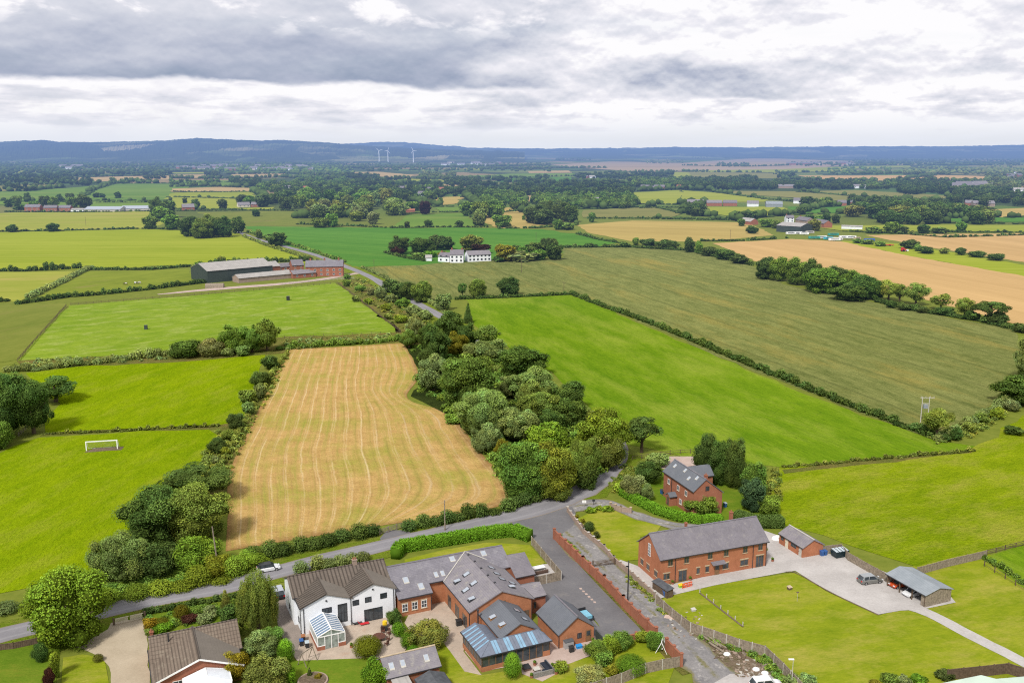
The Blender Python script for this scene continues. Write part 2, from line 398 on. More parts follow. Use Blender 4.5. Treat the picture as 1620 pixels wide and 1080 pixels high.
def ribbon(name, pp, widths, mat, z, pix=True, smoothn=2, jit=0.):
    """road or path: centre line survey points and widths in metres; u across, v along"""
    W = [P(*q)[:2] for q in pp] if pix else list(pp); wd = list(widths) if isinstance(widths, (list, tuple)) else [widths] * len(W)
    A = [(x, y, w) for (x, y), w in zip(W, wd)]
    for _ in range(smoothn):
        B = [A[0]]
        for a, b in zip(A[:-1], A[1:]): B += [tuple(a[i] * .75 + b[i] * .25 for i in range(3)), tuple(a[i] * .25 + b[i] * .75 for i in range(3))]
        A = B + [A[-1]]
    r = random.Random(3); v = []; f = []; uv = []; s = 0
    for i, a in enumerate(A):
        p = A[max(0, i - 1)]; q = A[min(len(A) - 1, i + 1)]; d = Vector((q[0] - p[0], q[1] - p[1])).normalized(); n = Vector((-d.y, d.x))
        if i: s += math.dist(a[:2], A[i - 1][:2])
        for k in range(7):
            t = k / 6 - .5; e = r.gauss(0, jit) if k in (0, 6) else 0
            v.append((a[0] + n.x * (a[2] * t + e), a[1] + n.y * (a[2] * t + e), z)); uv.append((k / 6, s))
    for i in range(len(A) - 1):
        for k in range(6): b = i * 7 + k; f.append((b, b + 7, b + 8, b + 1))
    f = [t[::-1] for t in f]
    me = bpy.data.meshes.new(name); me.from_pydata(v, [], f); me.materials.append(mat)
    ul = me.uv_layers.new(name='uv')
    for l in me.loops: ul.data[l.index].uv = uv[l.vertex_index]
    me.update(); o = bpy.data.objects.new(name, me); COL.objects.link(o); return tag(o, None, None, None, 'structure')
# ================================================================ sky and sun
def make_world():
    w = bpy.data.worlds.new('World'); SC.world = w; w.use_nodes = True; t = w.node_tree; N = t.nodes; L = t.links; N.clear()
    n = NM.__new__(NM); n.t = t; n.N = N; n.L = L
    out = N.new('ShaderNodeOutputWorld'); sky = N.new('ShaderNodeTexSky'); sky.sky_type = 'NISHITA'; sky.sun_disc = False
    sky.sun_elevation = math.radians(SUN_EL); sky.sun_rotation = math.radians(SUN_ROT); sky.altitude = 100
    b1 = N.new('ShaderNodeBackground'); b1.inputs[1].default_value = .10; L.new(sky.outputs[0], b1.inputs[0])
    tc = N.new('ShaderNodeTexCoord'); sp = N.new('ShaderNodeSeparateXYZ'); L.new(tc.outputs['Generated'], sp.inputs[0])
    az = n.math('ARCTAN2', sp.outputs[0], sp.outputs[1]); el = n.math('ARCSINE', sp.outputs[2])
    def vec(a, sa, e, se, off=0.):
        c = N.new('ShaderNodeCombineXYZ'); L.new(n.math('MULTIPLY', a, sa), c.inputs[0]); L.new(n.math('MULTIPLY', e, se), c.inputs[1]); c.inputs[2].default_value = off; return c.outputs[0]
    def noi(v, d=6, ro=.55, lo=.3, hi=.7, dist=0.):
        q = N.new('ShaderNodeTexNoise'); q.inputs['Scale'].default_value = 1; q.inputs['Detail'].default_value = d; q.inputs['Roughness'].default_value = ro
        q.inputs['Distortion'].default_value = dist; L.new(v, q.inputs['Vector']); return n.remap(q.outputs['Fac'], lo, hi)
    ss = lambda v, a, b: (lambda m: (setattr(m, 'interpolation_type', 'SMOOTHSTEP'), m.outputs[0])[1])(_mr(v, a, b))
    def _mr(v, a, b):
        m = N.new('ShaderNodeMapRange'); m.inputs[1].default_value = a; m.inputs[2].default_value = b; L.new(v, m.inputs[0]); return m
    inv = lambda x: n.math('SUBTRACT', 1, x)
    mul = lambda *a: a[0] if len(a) == 1 else n.math('MULTIPLY', a[0], mul(*a[1:]))
    Nl = noi(vec(az, 7, el, 19, 3.1), 5, .5, .3, .7)            # big billows
    Nm = noi(vec(az, 19, el, 42, 7.7), 7, .55, .3, .7, .2)
    Ns = noi(vec(az, 11, el, 62, 1.3), 6, .55, .34, .66)
    c2 = lambda x, k: n.math('MULTIPLY', n.math('SUBTRACT', x, .5), k)
    e2 = n.math('ADD', el, n.math('ADD', c2(Nl, .012), c2(Nm, .007)))
    eb = n.math('ADD', e2, n.math('MULTIPLY', ss(az, -.25, .1), .008))
    D1 = mul(ss(eb, .0655, .0735), n.remap(el, .072, .135, 1.0, .36), inv(ss(n.math('ADD', az, c2(Nl, .12)), -.06, .12)), n.remap(Nl, 0, 1, 1.08, .72))
    D1 = mul(D1, inv(mul(ss(Nm, .55, .9), ss(el, .105, .135))))
    D2 = mul(ss(e2, .046, .054), inv(ss(e2, .072, .100)), ss(az, -.02, .12), inv(ss(az, .30, .42)), n.remap(Nl, .25, .8, .62, .18))
    D3 = mul(ss(e2, .062, .072), inv(ss(e2, .085, .125)), ss(az, .36, .5), n.remap(Nm, .3, .8, .42, .05))
    D5 = mul(ss(el, .075, .10), ss(az, -.12, .1), n.remap(Nl, .45, .95, .0, .24))
    D6 = mul(ss(el, .016, .026), inv(ss(el, .050, .062)), n.remap(Ns, .35, .85, .0, .36))
    D7 = mul(ss(eb, .05, .058), inv(ss(eb, .060, .068)), n.remap(Ns, .5, .9, .0, .30))
    dark = n.math('MAXIMUM', n.math('MAXIMUM', D1, D2), n.math('MAXIMUM', n.math('MAXIMUM', D3, D7), n.math('MAXIMUM', D5, D6)))
    # rounded heads: lit tops, grey undersides
    def raw(de, fa=11, fe=21):
        q = N.new('ShaderNodeTexNoise'); q.inputs['Scale'].default_value = 1; q.inputs['Detail'].default_value = 6; q.inputs['Roughness'].default_value = .52
        L.new(vec(az, fa, n.math('ADD', el, de), fe, 5.3), q.inputs['Vector']); return q.outputs['Fac']
    rel = n.math('MULTIPLY', n.remap(n.math('SUBTRACT', raw(0.), raw(.0075)), -.13, .13, -1., 1.), n.math('MULTIPLY', ss(el, .012, .03), n.remap(ss(az, -.15, .15), 0, 1, .08, .22)))
    rel2 = n.math('MULTIPLY', n.remap(n.math('SUBTRACT', raw(0., 27, 48), raw(.0035, 27, 48)), -.12, .12, -1., 1.), n.math('MULTIPLY', ss(el, .015, .04), n.remap(ss(az, -.15, .15), 0, 1, .05, .13)))
    dark = n.math('SUBTRACT', n.math('SUBTRACT', dark, rel), rel2)
    dark = n.math('ADD', dark, n.math('ADD', n.math('ADD', c2(Nm, -.17), c2(Nl, -.12)), n.math('MULTIPLY', ss(az, -.1, .2), -.07)), None, True)
    dark = n.math('MULTIPLY', dark, inv(ss(el, .3, .8)))
    cr = N.new('ShaderNodeValToRGB'); L.new(dark, cr.inputs[0]); e = cr.color_ramp.elements
    e[0].position = 0; e[0].color = (*lin(254, 253, 255), 1); e[1].position = 1; e[1].color = (*lin(146, 159, 184), 1)
    for p_, c_ in ((.12, (240, 239, 246)), (.4, (214, 217, 228)), (.7, (180, 187, 206))):
        x = cr.color_ramp.elements.new(p_); x.color = (*lin(*c_), 1)
    hz = n.mix(ss(el, .0, .045), lin(226, 231, 242), cr.outputs[0])
    blue = noi(vec(az, 4, el, 30, 11.), 5, .6, .5, .75)
    b2 = N.new('ShaderNodeBackground'); L.new(hz, b2.inputs[0]); b2.inputs[1].default_value = 1.0
    # sky dimmed overhead, out of view, to cut the fill light
    L.new(n.remap(el, .25, .6, 1.0, .68), b2.inputs[1])
    mx = N.new('ShaderNodeMixShader'); L.new(n.math('SUBTRACT', 1, n.math('MULTIPLY', blue, .12)), mx.inputs[0]); L.new(b1.outputs[0], mx.inputs[1]); L.new(b2.outputs[0], mx.inputs[2])
    L.new(mx.outputs[0], out.inputs[0])
SUN_EL, SUN_ROT = 48, 205      # sun behind the camera, to its left
make_world()
sd = bpy.data.lights.new('sun', 'SUN'); sd.energy = 4.1; sd.angle = math.radians(9); sd.color = (1, .955, .88)
sun = bpy.data.objects.new('sun', sd); COL.objects.link(sun)
_az = math.radians(SUN_ROT); _el = math.radians(SUN_EL)
sun.rotation_euler = Vector((math.sin(_az) * math.cos(_el), math.cos(_az) * math.cos(_el), math.sin(_el))).to_track_quat('Z', 'Y').to_euler()

# ================================================================ ground and fields
def plain_mat():
    n = NM('far_plain'); w = n.coord(True, .35, (1, .62, 1)); vo = n.node('ShaderNodeTexVoronoi'); vo.inputs['Scale'].default_value = 1 / 230.
    wn = n.node('ShaderNodeVectorMath', operation='ADD'); n.link(w, wn.inputs[0]); nz = n.node('ShaderNodeTexNoise'); nz.inputs['Scale'].default_value = .004; n.link(w, nz.inputs['Vector'])
    sc_ = n.node('ShaderNodeVectorMath', operation='SCALE'); sc_.inputs['Scale'].default_value = 90; n.link(nz.outputs['Color'], sc_.inputs[0]); n.link(sc_.outputs[0], wn.inputs[1]); n.link(wn.outputs[0], vo.inputs['Vector'])
    sp = n.node('ShaderNodeSeparateColor'); n.link(vo.outputs['Color'], sp.inputs[0])
    cr = n.node('ShaderNodeValToRGB'); n.link(sp.outputs[0], cr.inputs[0]); cr.color_ramp.interpolation = 'CONSTANT'; e = cr.color_ramp.elements
    cols = [(.045, .07, .022), (.10, .17, .03), (.035, .055, .02), (.16, .20, .04), (.07, .13, .03), (.30, .22, .11), (.05, .08, .025), (.20, .19, .07), (.04, .06, .022)]
    e[0].position = 0; e[0].color = (*cols[0], 1); e[1].position = 1 / 9; e[1].color = (*cols[1], 1)
    for i, c in enumerate(cols[2:], 2): x = e.new(i / 9); x.color = (*c, 1)
    f = n.noise(n.coord(True), .012, 6, .7, .3, .7)
    c = n.mix(n.math('MULTIPLY', f, .45), cr.outputs[0], (.05, .075, .025))
    fn = n.node('ShaderNodeVectorMath', operation='LENGTH'); n.link(n.node('ShaderNodeNewGeometry').outputs['Position'], fn.inputs[0])
    near = n.remap(fn.outputs['Value'], 900, 1500)
    g = n.noise(n.coord(True), .35, 5, .7, .25, .75); gc = n.mix(g, (.11, .145, .018), (.19, .21, .035))
    return n.finish(n.mix(near, gc, c), .95, .05)
ground('ground', [(-60000, -200), (60000, -200), (60000, 70000), (-60000, 70000)], plain_mat(), 0, pix=False)
M = {}
BD = ((905, 466), (1478, 695)); FL_ = dict(fleck=((.05, .07, .02), 1.1, .64, .6))
M['yg'] = grass_mat('mown_meadow', (.20, .255, .014), (.30, .335, .035), (.42, .36, .12), along=((0, 395), (470, 395)), st=7, big=.012, mid=.07, fine=.5, c3thr=(.60, .85), stripe=(14, .5, (.34, .37, .07)))
M['yg2'] = grass_mat('hay_meadow', (.21, .25, .03), (.33, .33, .065), (.42, .31, .12), along=((0, 350), (230, 348)), st=6, big=.01, mid=.06, fine=.4, c3thr=(.52, .75))
M['bright'] = grass_mat('lush_pasture', (.130, .225, .003), (.285, .375, .006), (.31, .345, .03), along=((60, 900), (330, 720)), st=3, big=.03, mid=.3, fine=1.8, bump=.9, con=1.25, stripe=(6, .22, (.26, .36, .01)), c3thr=(.50, .70), c3scale=.11, fleck=((.09, .15, .01), .9, .64, .35))
M['mead'] = grass_mat('patchy_meadow', (.125, .205, .005), (.295, .370, .010), (.34, .335, .05), along=((1240, 800), (1600, 700)), st=2.2, big=.035, mid=.22, fine=1.5, bump=1., con=1.35, c3thr=(.47, .64), c3scale=.07, fleck=((.09, .14, .015), .6, .63, .4))
M['farm'] = grass_mat('grazed_pasture', (.11, .20, .012), (.25, .33, .035), (.36, .38, .13), along=((40, 560), (600, 500)), st=1.8, big=.02, mid=.18, fine=1., c3thr=(.50, .72), c3scale=.14, bump=.5, con=1.15)
M['olive'] = grass_mat('olive_pasture', (.12, .155, .026), (.20, .215, .045), (.21, .16, .07), along=((0, 520), (90, 500)), st=3, big=.015, mid=.1, fine=.6, c3thr=(.55, .75))
M['paddock'] = grass_mat('paddock_grass', (.125, .165, .020), (.23, .265, .035), (.27, .20, .09), along=((70, 465), (300, 440)), st=3, big=.02, mid=.12, fine=.6, c3thr=(.56, .75))
M['green'] = grass_mat('root_crop', (.050, .150, .020), (.110, .240, .035), (.16, .27, .045), along=((440, 365), (960, 388)), st=8, big=.01, mid=.06, fine=.5, stripe=(12, .5, (.13, .26, .05)), bump=.6)
M['past'] = grass_mat('clover_pasture', (.070, .155, .006), (.190, .290, .014), (.27, .31, .05), along=BD, st=3.5, big=.014, mid=.13, fine=.9, c3thr=(.46, .68), bump=.8, con=1.15, **FL_)
M['beans'] = grass_mat('bean_crop', (.075, .105, .024), (.275, .285, .095), (.34, .27, .07), along=BD, st=4, big=.012, mid=.22, fine=1.1, c3thr=(.52, .70), c3scale=.03, stripe=(22, .45, (.045, .06, .02), .44), bump=1., con=1.35)
M['wheat'] = grass_mat('ripe_wheat', (.38, .25, .105), (.54, .36, .165), (.26, .20, .09), along=((1200, 400), (1590, 478)), st=14, big=.01, mid=.05, fine=.5, c3thr=(.62, .74), c3scale=.03, stripe=(24, .25, (.33, .23, .09), .45))
M['barley'] = grass_mat('ripe_barley', (.31, .235, .075), (.46, .35, .12), (.24, .24, .06), along=((930, 360), (1200, 370)), st=8, big=.01, mid=.06, fine=.4, stripe=(20, .3, (.30, .24, .08), .42))
def far_mat(nm, a, b, c=None): return grass_mat(nm, a, b, c, ang=.1, st=6, big=.005, mid=.03, fine=.2, bump=0, c3thr=(.5, .7))
M['tan'] = far_mat('stubble_far', (.33, .24, .11), (.46, .34, .17)); M['fgreen'] = far_mat('far_green', (.085, .165, .025), (.17, .26, .045), (.22, .26, .06)); M['fyel'] = far_mat('far_yellow', (.19, .24, .025), (.32, .33, .055))
M['foliv'] = far_mat('far_olive', (.14, .15, .045), (.26, .24, .08)); M['moor'] = grass_mat('far_moor', (.28, .205, .135), (.42, .32, .21), (.20, .24, .08), ang=.05, st=5, big=.002, mid=.01, fine=.06, bump=0)
M['lawn'] = grass_mat('garden_lawn', (.125, .185, .008), (.265, .295, .020), (.36, .31, .07), along=((1240, 1040), (1560, 1000)), st=2, big=.07, mid=.4, fine=2.5, c3thr=(.46, .70), con=1.1)
M['lawn2'] = grass_mat('dark_lawn', (.075, .145, .010), (.15, .215, .02), (.22, .21, .03), st=1.5, big=.08, mid=.4, fine=3, c3thr=(.5, .75))  # deeper green lawn, darker than the other one
M['rough'] = grass_mat('rough_grass', (.09, .125, .022), (.24, .235, .06), (.28, .18, .075), st=1.3, big=.03, mid=.3, fine=1.8, c3thr=(.46, .66), bump=1., con=1.2)
M['verge'] = grass_mat('road_verge', (.11, .18, .012), (.225, .28, .03), (.26, .21, .07), st=1.5, big=.08, mid=.4, fine=2.5, c3thr=(.5, .7), bump=.8)
M['wfloor'] = grass_mat('wood_floor', (.02, .03, .01), (.06, .085, .02), (.10, .12, .02), st=1.2, big=.05, mid=.4, fine=2, bump=1.)
M['dirt'] = grass_mat('bare_soil', (.11, .08, .055), (.26, .20, .145), (.13, .15, .04), st=1.3, big=.1, mid=.6, fine=3, c3thr=(.5, .7), bump=.6, con=1.2)
def field(mk, pp, z=.05, jit=1.0, step=14, name='field'): return ground(name, pp, M[mk], z, jit, step)
# distant fields out on the plain
FAR = [('tan', [(85, 287), (130, 281), (270, 277), (345, 276), (345, 280), (270, 284), (170, 287), (90, 290)]), ('foliv', [(-60, 294), (90, 290), (100, 296), (40, 302), (-60, 304)]),
 ('fgreen', [(-60, 306), (100, 298), (180, 291), (270, 291), (300, 296), (270, 303), (270, 328), (150, 328), (60, 325), (-60, 323)]), ('fyel', [(17, 271), (60, 269), (60, 273), (17, 274)]), ('foliv', [(140, 270), (185, 269), (180, 275), (145, 275)]),
 ('tan', [(272, 299), (345, 296), (420, 299), (420, 303), (345, 303), (272, 304)]), ('fyel', [(270, 305), (415, 304), (375, 330), (330, 331), (270, 330)]), ('fgreen', [(270, 285), (380, 286), (375, 295), (300, 293), (270, 290)]),
 ('fgreen', [(415, 289), (505, 289), (500, 294), (420, 295)]), ('tan', [(365, 276), (450, 274), (460, 278), (370, 280)]), ('fyel', [(270, 273), (335, 272), (335, 275), (275, 275)]),
 ('fyel', [(370, 330), (430, 328), (432, 332), (375, 333)]), ('tan', [(485, 251), (510, 251), (505, 256), (492, 256)]), ('fgreen', [(425, 246.5), (490, 245.5), (485, 247.5)]),
 ('tan', [(545, 273), (600, 272), (655, 277), (650, 281), (610, 280), (545, 277)]), ('fyel', [(595, 284), (640, 282), (705, 283), (705, 288), (600, 288)]), ('tan', [(690, 292), (745, 291), (745, 297), (695, 297)]),
 ('tan', [(628, 252), (700, 251), (700, 256), (630, 257)]), ('barley', [(650, 318), (670, 313), (735, 311), (730, 320), (700, 326), (655, 322)]), ('fgreen', [(686, 328), (728, 327), (728, 336), (690, 337)]),
 ('fgreen', [(750, 278), (810, 275), (910, 274), (912, 280), (810, 282), (755, 284)]), ('green', [(810, 282.5), (905, 280), (900, 287), (810, 288), (780, 288)]), ('tan', [(830, 271), (900, 270), (905, 273.5), (840, 274)]),
 ('moor', [(870, 261), (960, 256), (1080, 258), (1200, 250), (1350, 255), (1350, 262), (1240, 268), (1080, 270), (1000, 271), (920, 266)]), ('fyel', [(1060, 272), (1090, 273), (1095, 281), (1065, 282)]),
 ('tan', [(823, 309), (845, 309), (872, 319), (830, 320)]), ('fyel', [(990, 305), (1060, 302), (1080, 301), (1080, 323), (1005, 322)]), ('foliv', [(913, 333), (1035, 328), (1075, 338), (1075, 345), (930, 345)]),
 ('fyel', [(1080, 267), (1350, 264), (1350, 270), (1250, 274), (1080, 272)]), ('foliv', [(1080, 272), (1260, 274), (1240, 283), (1080, 280)]), ('wheat', [(1262, 278), (1350, 278), (1480, 277), (1565, 279), (1560, 288), (1470, 284), (1420, 287), (1300, 286)]),
 ('fyel', [(1080, 301), (1120, 304), (1215, 315), (1215, 320), (1130, 320), (1080, 323)]), ('foliv', [(1140, 302), (1265, 303), (1350, 301), (1450, 306), (1505, 311), (1480, 318), (1350, 320), (1290, 315), (1140, 306)]),
 ('fyel', [(1110, 328), (1240, 327), (1262, 338), (1180, 346), (1140, 340)]), ('green', [(1240, 328), (1350, 326), (1340, 337), (1265, 338)]), ('fgreen', [(1410, 270), (1440, 267), (1500, 268), (1500, 272), (1420, 275)]),
 ('fyel', [(1350, 263), (1440, 262), (1440, 265), (1350, 267)]), ('barley', [(1555, 332), (1700, 326), (1700, 342), (1570, 345)]), ('fyel', [(1500, 306), (1700, 305), (1700, 312), (1500, 311)]), ('green', [(1480, 346), (1700, 343), (1700, 352), (1490, 352)]),
 ('fyel', [(1250, 357), (1320, 357), (1480, 356), (1700, 356), (1700, 368), (1420, 367), (1330, 365)]), ('fyel', [(715, 268), (760, 266), (760, 269)]), ('foliv', [(1540, 262), (1700, 258), (1700, 264), (1560, 266)]),
 ('barley', [(790, 330), (830, 326), (840, 336), (800, 338)]), ('foliv', [(560, 296), (640, 294), (640, 298)]), ('tan', [(1090, 263), (1130, 262), (1200, 263), (1180, 265)])]
for i, (k, p) in enumerate(FAR): field(k, p, .35 + .003 * (i % 7), 4, 60)
NEAR = [('yg2', [(-60, 338), (120, 335), (235, 334), (270, 345), (245, 361), (-60, 367)]), ('olive', [(310, 336), (470, 333), (472, 356), (370, 358), (345, 345)]),
 ('yg', [(-60, 369), (240, 362), (380, 370), (440, 392), (500, 412), (480, 416), (320, 417), (140, 426), (-60, 430)]),
 ('green', [(385, 358), (560, 360), (740, 360), (860, 363), (985, 382), (940, 391), (895, 388), (880, 405), (640, 420), (565, 422), (500, 402), (440, 385)]),
 ('fgreen', [(618, 361), (645, 340), (735, 337), (757, 358), (690, 361)]), ('barley', [(755, 342), (830, 335), (900, 350), (830, 361), (790, 361), (765, 352)]),
 ('beans', [(575, 424), (690, 415), (890, 408), (890, 392), (1000, 389), (1100, 392), (1190, 420), (1240, 450), (1390, 480), (1510, 505), (1600, 520), (1640, 560), (1570, 640), (1500, 680), (1478, 693), (1330, 640), (1150, 570), (910, 465), (740, 470), (690, 478), (640, 450)]),
 ('past', [(735, 473), (905, 467), (1160, 575), (1330, 645), (1478, 697), (1540, 705), (1530, 712), (1240, 740), (1100, 725), (985, 700), (930, 640), (860, 580), (750, 515)]),
 ('farm', [(28, 570), (110, 483), (320, 466), (530, 447), (634, 525), (450, 533), (300, 556)]), ('olive', [(-60, 486), (105, 480), (26, 570), (-60, 577)]),
 ('paddock', [(62, 471), (135, 430), (295, 426), (318, 445), (230, 458), (120, 468)]), ('yg2', [(-60, 431), (118, 429), (32, 477), (-60, 484)]),
 ('bright', [(42, 590), (140, 579), (270, 573), (418, 560), (420, 570), (395, 625), (382, 668), (350, 673), (180, 680), (70, 685), (90, 640)]),
 ('bright', [(-60, 740), (65, 690), (330, 678), (345, 688), (325, 725), (300, 760), (250, 830), (190, 905), (60, 925), (-60, 950)]),
 ('wheat', [(1130, 385), (1250, 378), (1330, 382), (1450, 407), (1620, 437), (1720, 455), (1720, 540), (1590, 508), (1450, 470), (1200, 415)]),
 ('yg', [(1330, 381), (1420, 385), (1720, 436), (1720, 455), (1450, 407), (1334, 384)]), ('wheat', [(1370, 372), (1620, 369), (1720, 370), (1720, 425), (1620, 415), (1450, 388), (1400, 378)]),
 ('barley', [(913, 356), (1000, 349), (1180, 352), (1225, 372), (1120, 382), (1000, 382), (930, 368)]),
 ('mead', [(1236, 741), (1535, 715), (1600, 665), (1720, 630), (1720, 850), (1560, 873), (1440, 900), (1340, 862), (1305, 846), (1235, 830), (1215, 790)]),
 ('past', [(1552, 880), (1720, 840), (1720, 990), (1620, 935)]),
 ('lawn', [(1040, 950), (1062, 945), (1130, 925), (1258, 903), (1310, 935), (1390, 972), (1440, 958), (1500, 985), (1560, 1012), (1640, 1055), (1640, 1110), (1300, 1110), (1240, 1060), (1200, 1035), (1115, 1005), (1085, 985)]),
 ('lawn', [(1430, 955), (1440, 905), (1500, 880), (1553, 868), (1575, 893), (1720, 980), (1720, 1110), (1660, 1090)])]
for i, (k, p) in enumerate(NEAR): field(k, p, .05 + .004 * (i % 5), .8 if i > 3 else 2, 9)
# mown stubble field: a loft between its two side hedges so the straw rows follow its shape
def stubble():
    Lp = [(357, 872), (360, 820), (364, 745), (398, 672), (425, 615), (446, 572), (458, 553)]
    Rp = [(640, 826), (806, 790), (752, 706), (712, 655), (645, 630), (662, 592), (640, 542)]
    def cr(pts, t):
        n = len(pts) - 1; i = min(int(t * n), n - 1); u = t * n - i; g = lambda k: pts[max(0, min(n, k))]
        a, b, c, d = g(i - 1), g(i), g(i + 1), g(i + 2)
        return [.5 * (2 * b[j] + (c[j] - a[j]) * u + (2 * a[j] - 5 * b[j] + 4 * c[j] - d[j]) * u * u + (3 * b[j] - a[j] - 3 * c[j] + d[j]) * u ** 3) for j in (0, 1)]
    Lw = [P(*q)[:2] for q in Lp]; Rw = [P(*q)[:2] for q in Rp]; nu, nv = 24, 60; v = []; uv = []; f = []
    s0, s1 = P(715, 812), P(645, 543)
    for j in range(nv + 1):
        q = j / nv; a = cr(Lw, q); b = cr(Rw, q); bs = [s0[k] + (s1[k] - s0[k]) * q for k in (0, 1)]
        for i in range(nu + 1):
            t = i / nu; e_ = t ** 3.2; v.append(tuple(a[k] + (bs[k] - a[k]) * t + (b[k] - bs[k]) * e_ for k in (0, 1)) + (.065,)); uv.append((t, q))
    for j in range(nv):
        for i in range(nu): k = j * (nu + 1) + i; f.append((k, k + 1, k + nu + 2, k + nu + 1))
    n = NM('mown_stubble'); w = n.coord(True, .25, (1, .25, 1)); u = n.node('ShaderNodeUVMap', uv_map='uv'); s = n.node('ShaderNodeSeparateXYZ'); n.link(u.outputs[0], s.inputs[0])
    iso = n.coord(True)
    a = n.noise(iso, .03, 4, .6, .35, .65); b = n.noise(iso, .25, 6, .7, .3, .7); fi = n.noise(iso, 1.1, 5, .75, .25, .75)
    c = n.mix(n.math('ADD', n.math('MULTIPLY', b, .5), n.math('MULTIPLY', fi, .5)), (.31, .18, .055), (.62, .42, .16))
    green = n.noise(iso, .045, 6, .7, .46, .66); c = n.mix(n.math('MULTIPLY', green, n.remap(fi, 0, 1, .3, .95)), c, (.26, .29, .03))
    wob = n.math('MULTIPLY', n.math('SUBTRACT', n.noise(iso, .05, 3, .6, 0, 1), .5), .035)
    cv = n.node('ShaderNodeCombineXYZ'); n.link(n.math('MULTIPLY', s.outputs[0], 60), cv.inputs[0]); n.link(n.math('MULTIPLY', s.outputs[1], 7), cv.inputs[1])
    brk = n.noise(cv.outputs[0], 1., 5, .7, .40, .62); un = n.math('ADD', s.outputs[0], wob)
    for per, st, col, ph, wd in ((15, .85, (.70, .56, .34), .18, .40), (15, .75, (.24, .27, .04), .62, .25), (15, .6, (.66, .50, .28), .34, .43), (31, .45, (.25, .15, .06), .5, .3)):
        q = n.math('FRACT', n.math('ADD', n.math('MULTIPLY', un, per), ph)); tri = n.math('ABSOLUTE', n.math('SUBTRACT', q, .5))
        c = n.mix(n.math('MULTIPLY', n.math('MULTIPLY', n.remap(tri, wd, .5), brk), n.remap(fi, 0, 1, st * .5, st)), c, col)
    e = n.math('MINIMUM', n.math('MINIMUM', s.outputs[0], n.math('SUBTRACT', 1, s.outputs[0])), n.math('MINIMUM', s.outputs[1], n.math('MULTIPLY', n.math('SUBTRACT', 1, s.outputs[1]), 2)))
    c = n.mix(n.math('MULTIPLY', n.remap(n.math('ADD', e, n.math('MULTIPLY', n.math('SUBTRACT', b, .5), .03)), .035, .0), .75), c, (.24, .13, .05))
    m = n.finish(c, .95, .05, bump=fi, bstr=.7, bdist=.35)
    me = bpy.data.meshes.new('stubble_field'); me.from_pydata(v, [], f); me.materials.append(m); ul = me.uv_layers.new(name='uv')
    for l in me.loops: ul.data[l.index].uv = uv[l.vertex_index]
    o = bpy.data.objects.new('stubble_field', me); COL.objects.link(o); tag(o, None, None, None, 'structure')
stubble()
# ---- roads
def asphalt(name, c1, c2, patch=(.28, .24, .2), bscale=.15):
    n = NM(name); w = n.coord(True); a = n.noise(w, bscale, 5, .6); b = n.noise(w, 2.5, 4, .7); c = n.mix(n.math('ADD', n.math('MULTIPLY', a, .6), n.math('MULTIPLY', b, .4)), c1, c2)
    c = n.mix(n.math('MULTIPLY', n.noise(w, .3, 6, .75, .56, .72), .45), c, patch); return n.finish(c, .9, .15, bump=b, bstr=.2, bdist=.05)
def lane_mat():
    n = NM('lane_asphalt'); w = n.coord(True); u = n.node('ShaderNodeUVMap', uv_map='uv'); s = n.node('ShaderNodeSeparateXYZ'); n.link(u.outputs[0], s.inputs[0])
    a = n.noise(w, .1, 5, .6); b = n.noise(w, 2.5, 4, .7); c = n.mix(n.math('ADD', n.math('MULTIPLY', a, .6), n.math('MULTIPLY', b, .4)), (.17, .165, .18), (.265, .255, .275))
    d = n.math('ABSOLUTE', n.math('SUBTRACT', s.outputs[0], .5)); tr = n.math('MULTIPLY', n.remap(n.math('ABSOLUTE', n.math('SUBTRACT', d, .24)), .09, .0), .3)
    c = n.mix(tr, c, (.36, .35, .36)); ed = n.remap(n.math('ADD', d, n.math('MULTIPLY', n.math('SUBTRACT', b, .5), .08)), .43, .5)
    c = n.mix(n.math('MULTIPLY', ed, .8), c, (.22, .17, .11)); return n.finish(c, .9, .15)
LANE = lane_mat()
M['asph'] = asphalt('court_asphalt', (.115, .112, .12), (.18, .175, .185), (.22, .2, .18)); M['track'] = asphalt('track_stone', (.15, .145, .155), (.36, .33, .32), (.16, .17, .07), .35)
M['conc'] = asphalt('yard_concrete', (.33, .31, .30), (.52, .495, .48), (.25, .225, .195), .16); M['grav'] = asphalt('drive_gravel', (.34, .28, .20), (.47, .40, .30), (.30, .25, .18), .2)
M['pave'] = asphalt('patio_paving', (.33, .27, .22), (.50, .41, .33), (.42, .25, .17), .5); M['pave2'] = asphalt('pink_paving', (.36, .27, .23), (.50, .40, .36), (.44, .30, .24), .4)
M['block'] = asphalt('block_paving', (.20, .17, .15), (.30, .25, .22), (.24, .2, .16), .4)
def track_mat():
    n = NM('worn_track'); w = n.coord(True); u = n.node('ShaderNodeUVMap', uv_map='uv'); s = n.node('ShaderNodeSeparateXYZ'); n.link(u.outputs[0], s.inputs[0])
    a = n.noise(w, .22, 6, .7); b = n.noise(w, 1.8, 5, .75); c = n.mix(n.math('ADD', n.math('MULTIPLY', a, .6), n.math('MULTIPLY', b, .4)), (.12, .118, .125), (.32, .305, .30))
    c = n.mix(n.math('MULTIPLY', n.noise(w, .45, 7, .8, .56, .66), .8), c, (.46, .43, .40))
    d = n.math('ADD', n.math('ABSOLUTE', n.math('SUBTRACT', s.outputs[0], .5)), n.math('MULTIPLY', n.math('SUBTRACT', b, .5), .10))
    g = n.math('MAXIMUM', n.math('MULTIPLY', n.remap(d, .08, .02), n.noise(w, .25, 5, .7, .42, .58)), n.remap(d, .38, .46)); c = n.mix(n.math('MULTIPLY', g, .85), c, n.mix(b, (.10, .12, .03), (.24, .19, .10)))
    return n.finish(c, .95, .08, bump=b, bstr=.5, bdist=.1)
TRACK = track_mat()
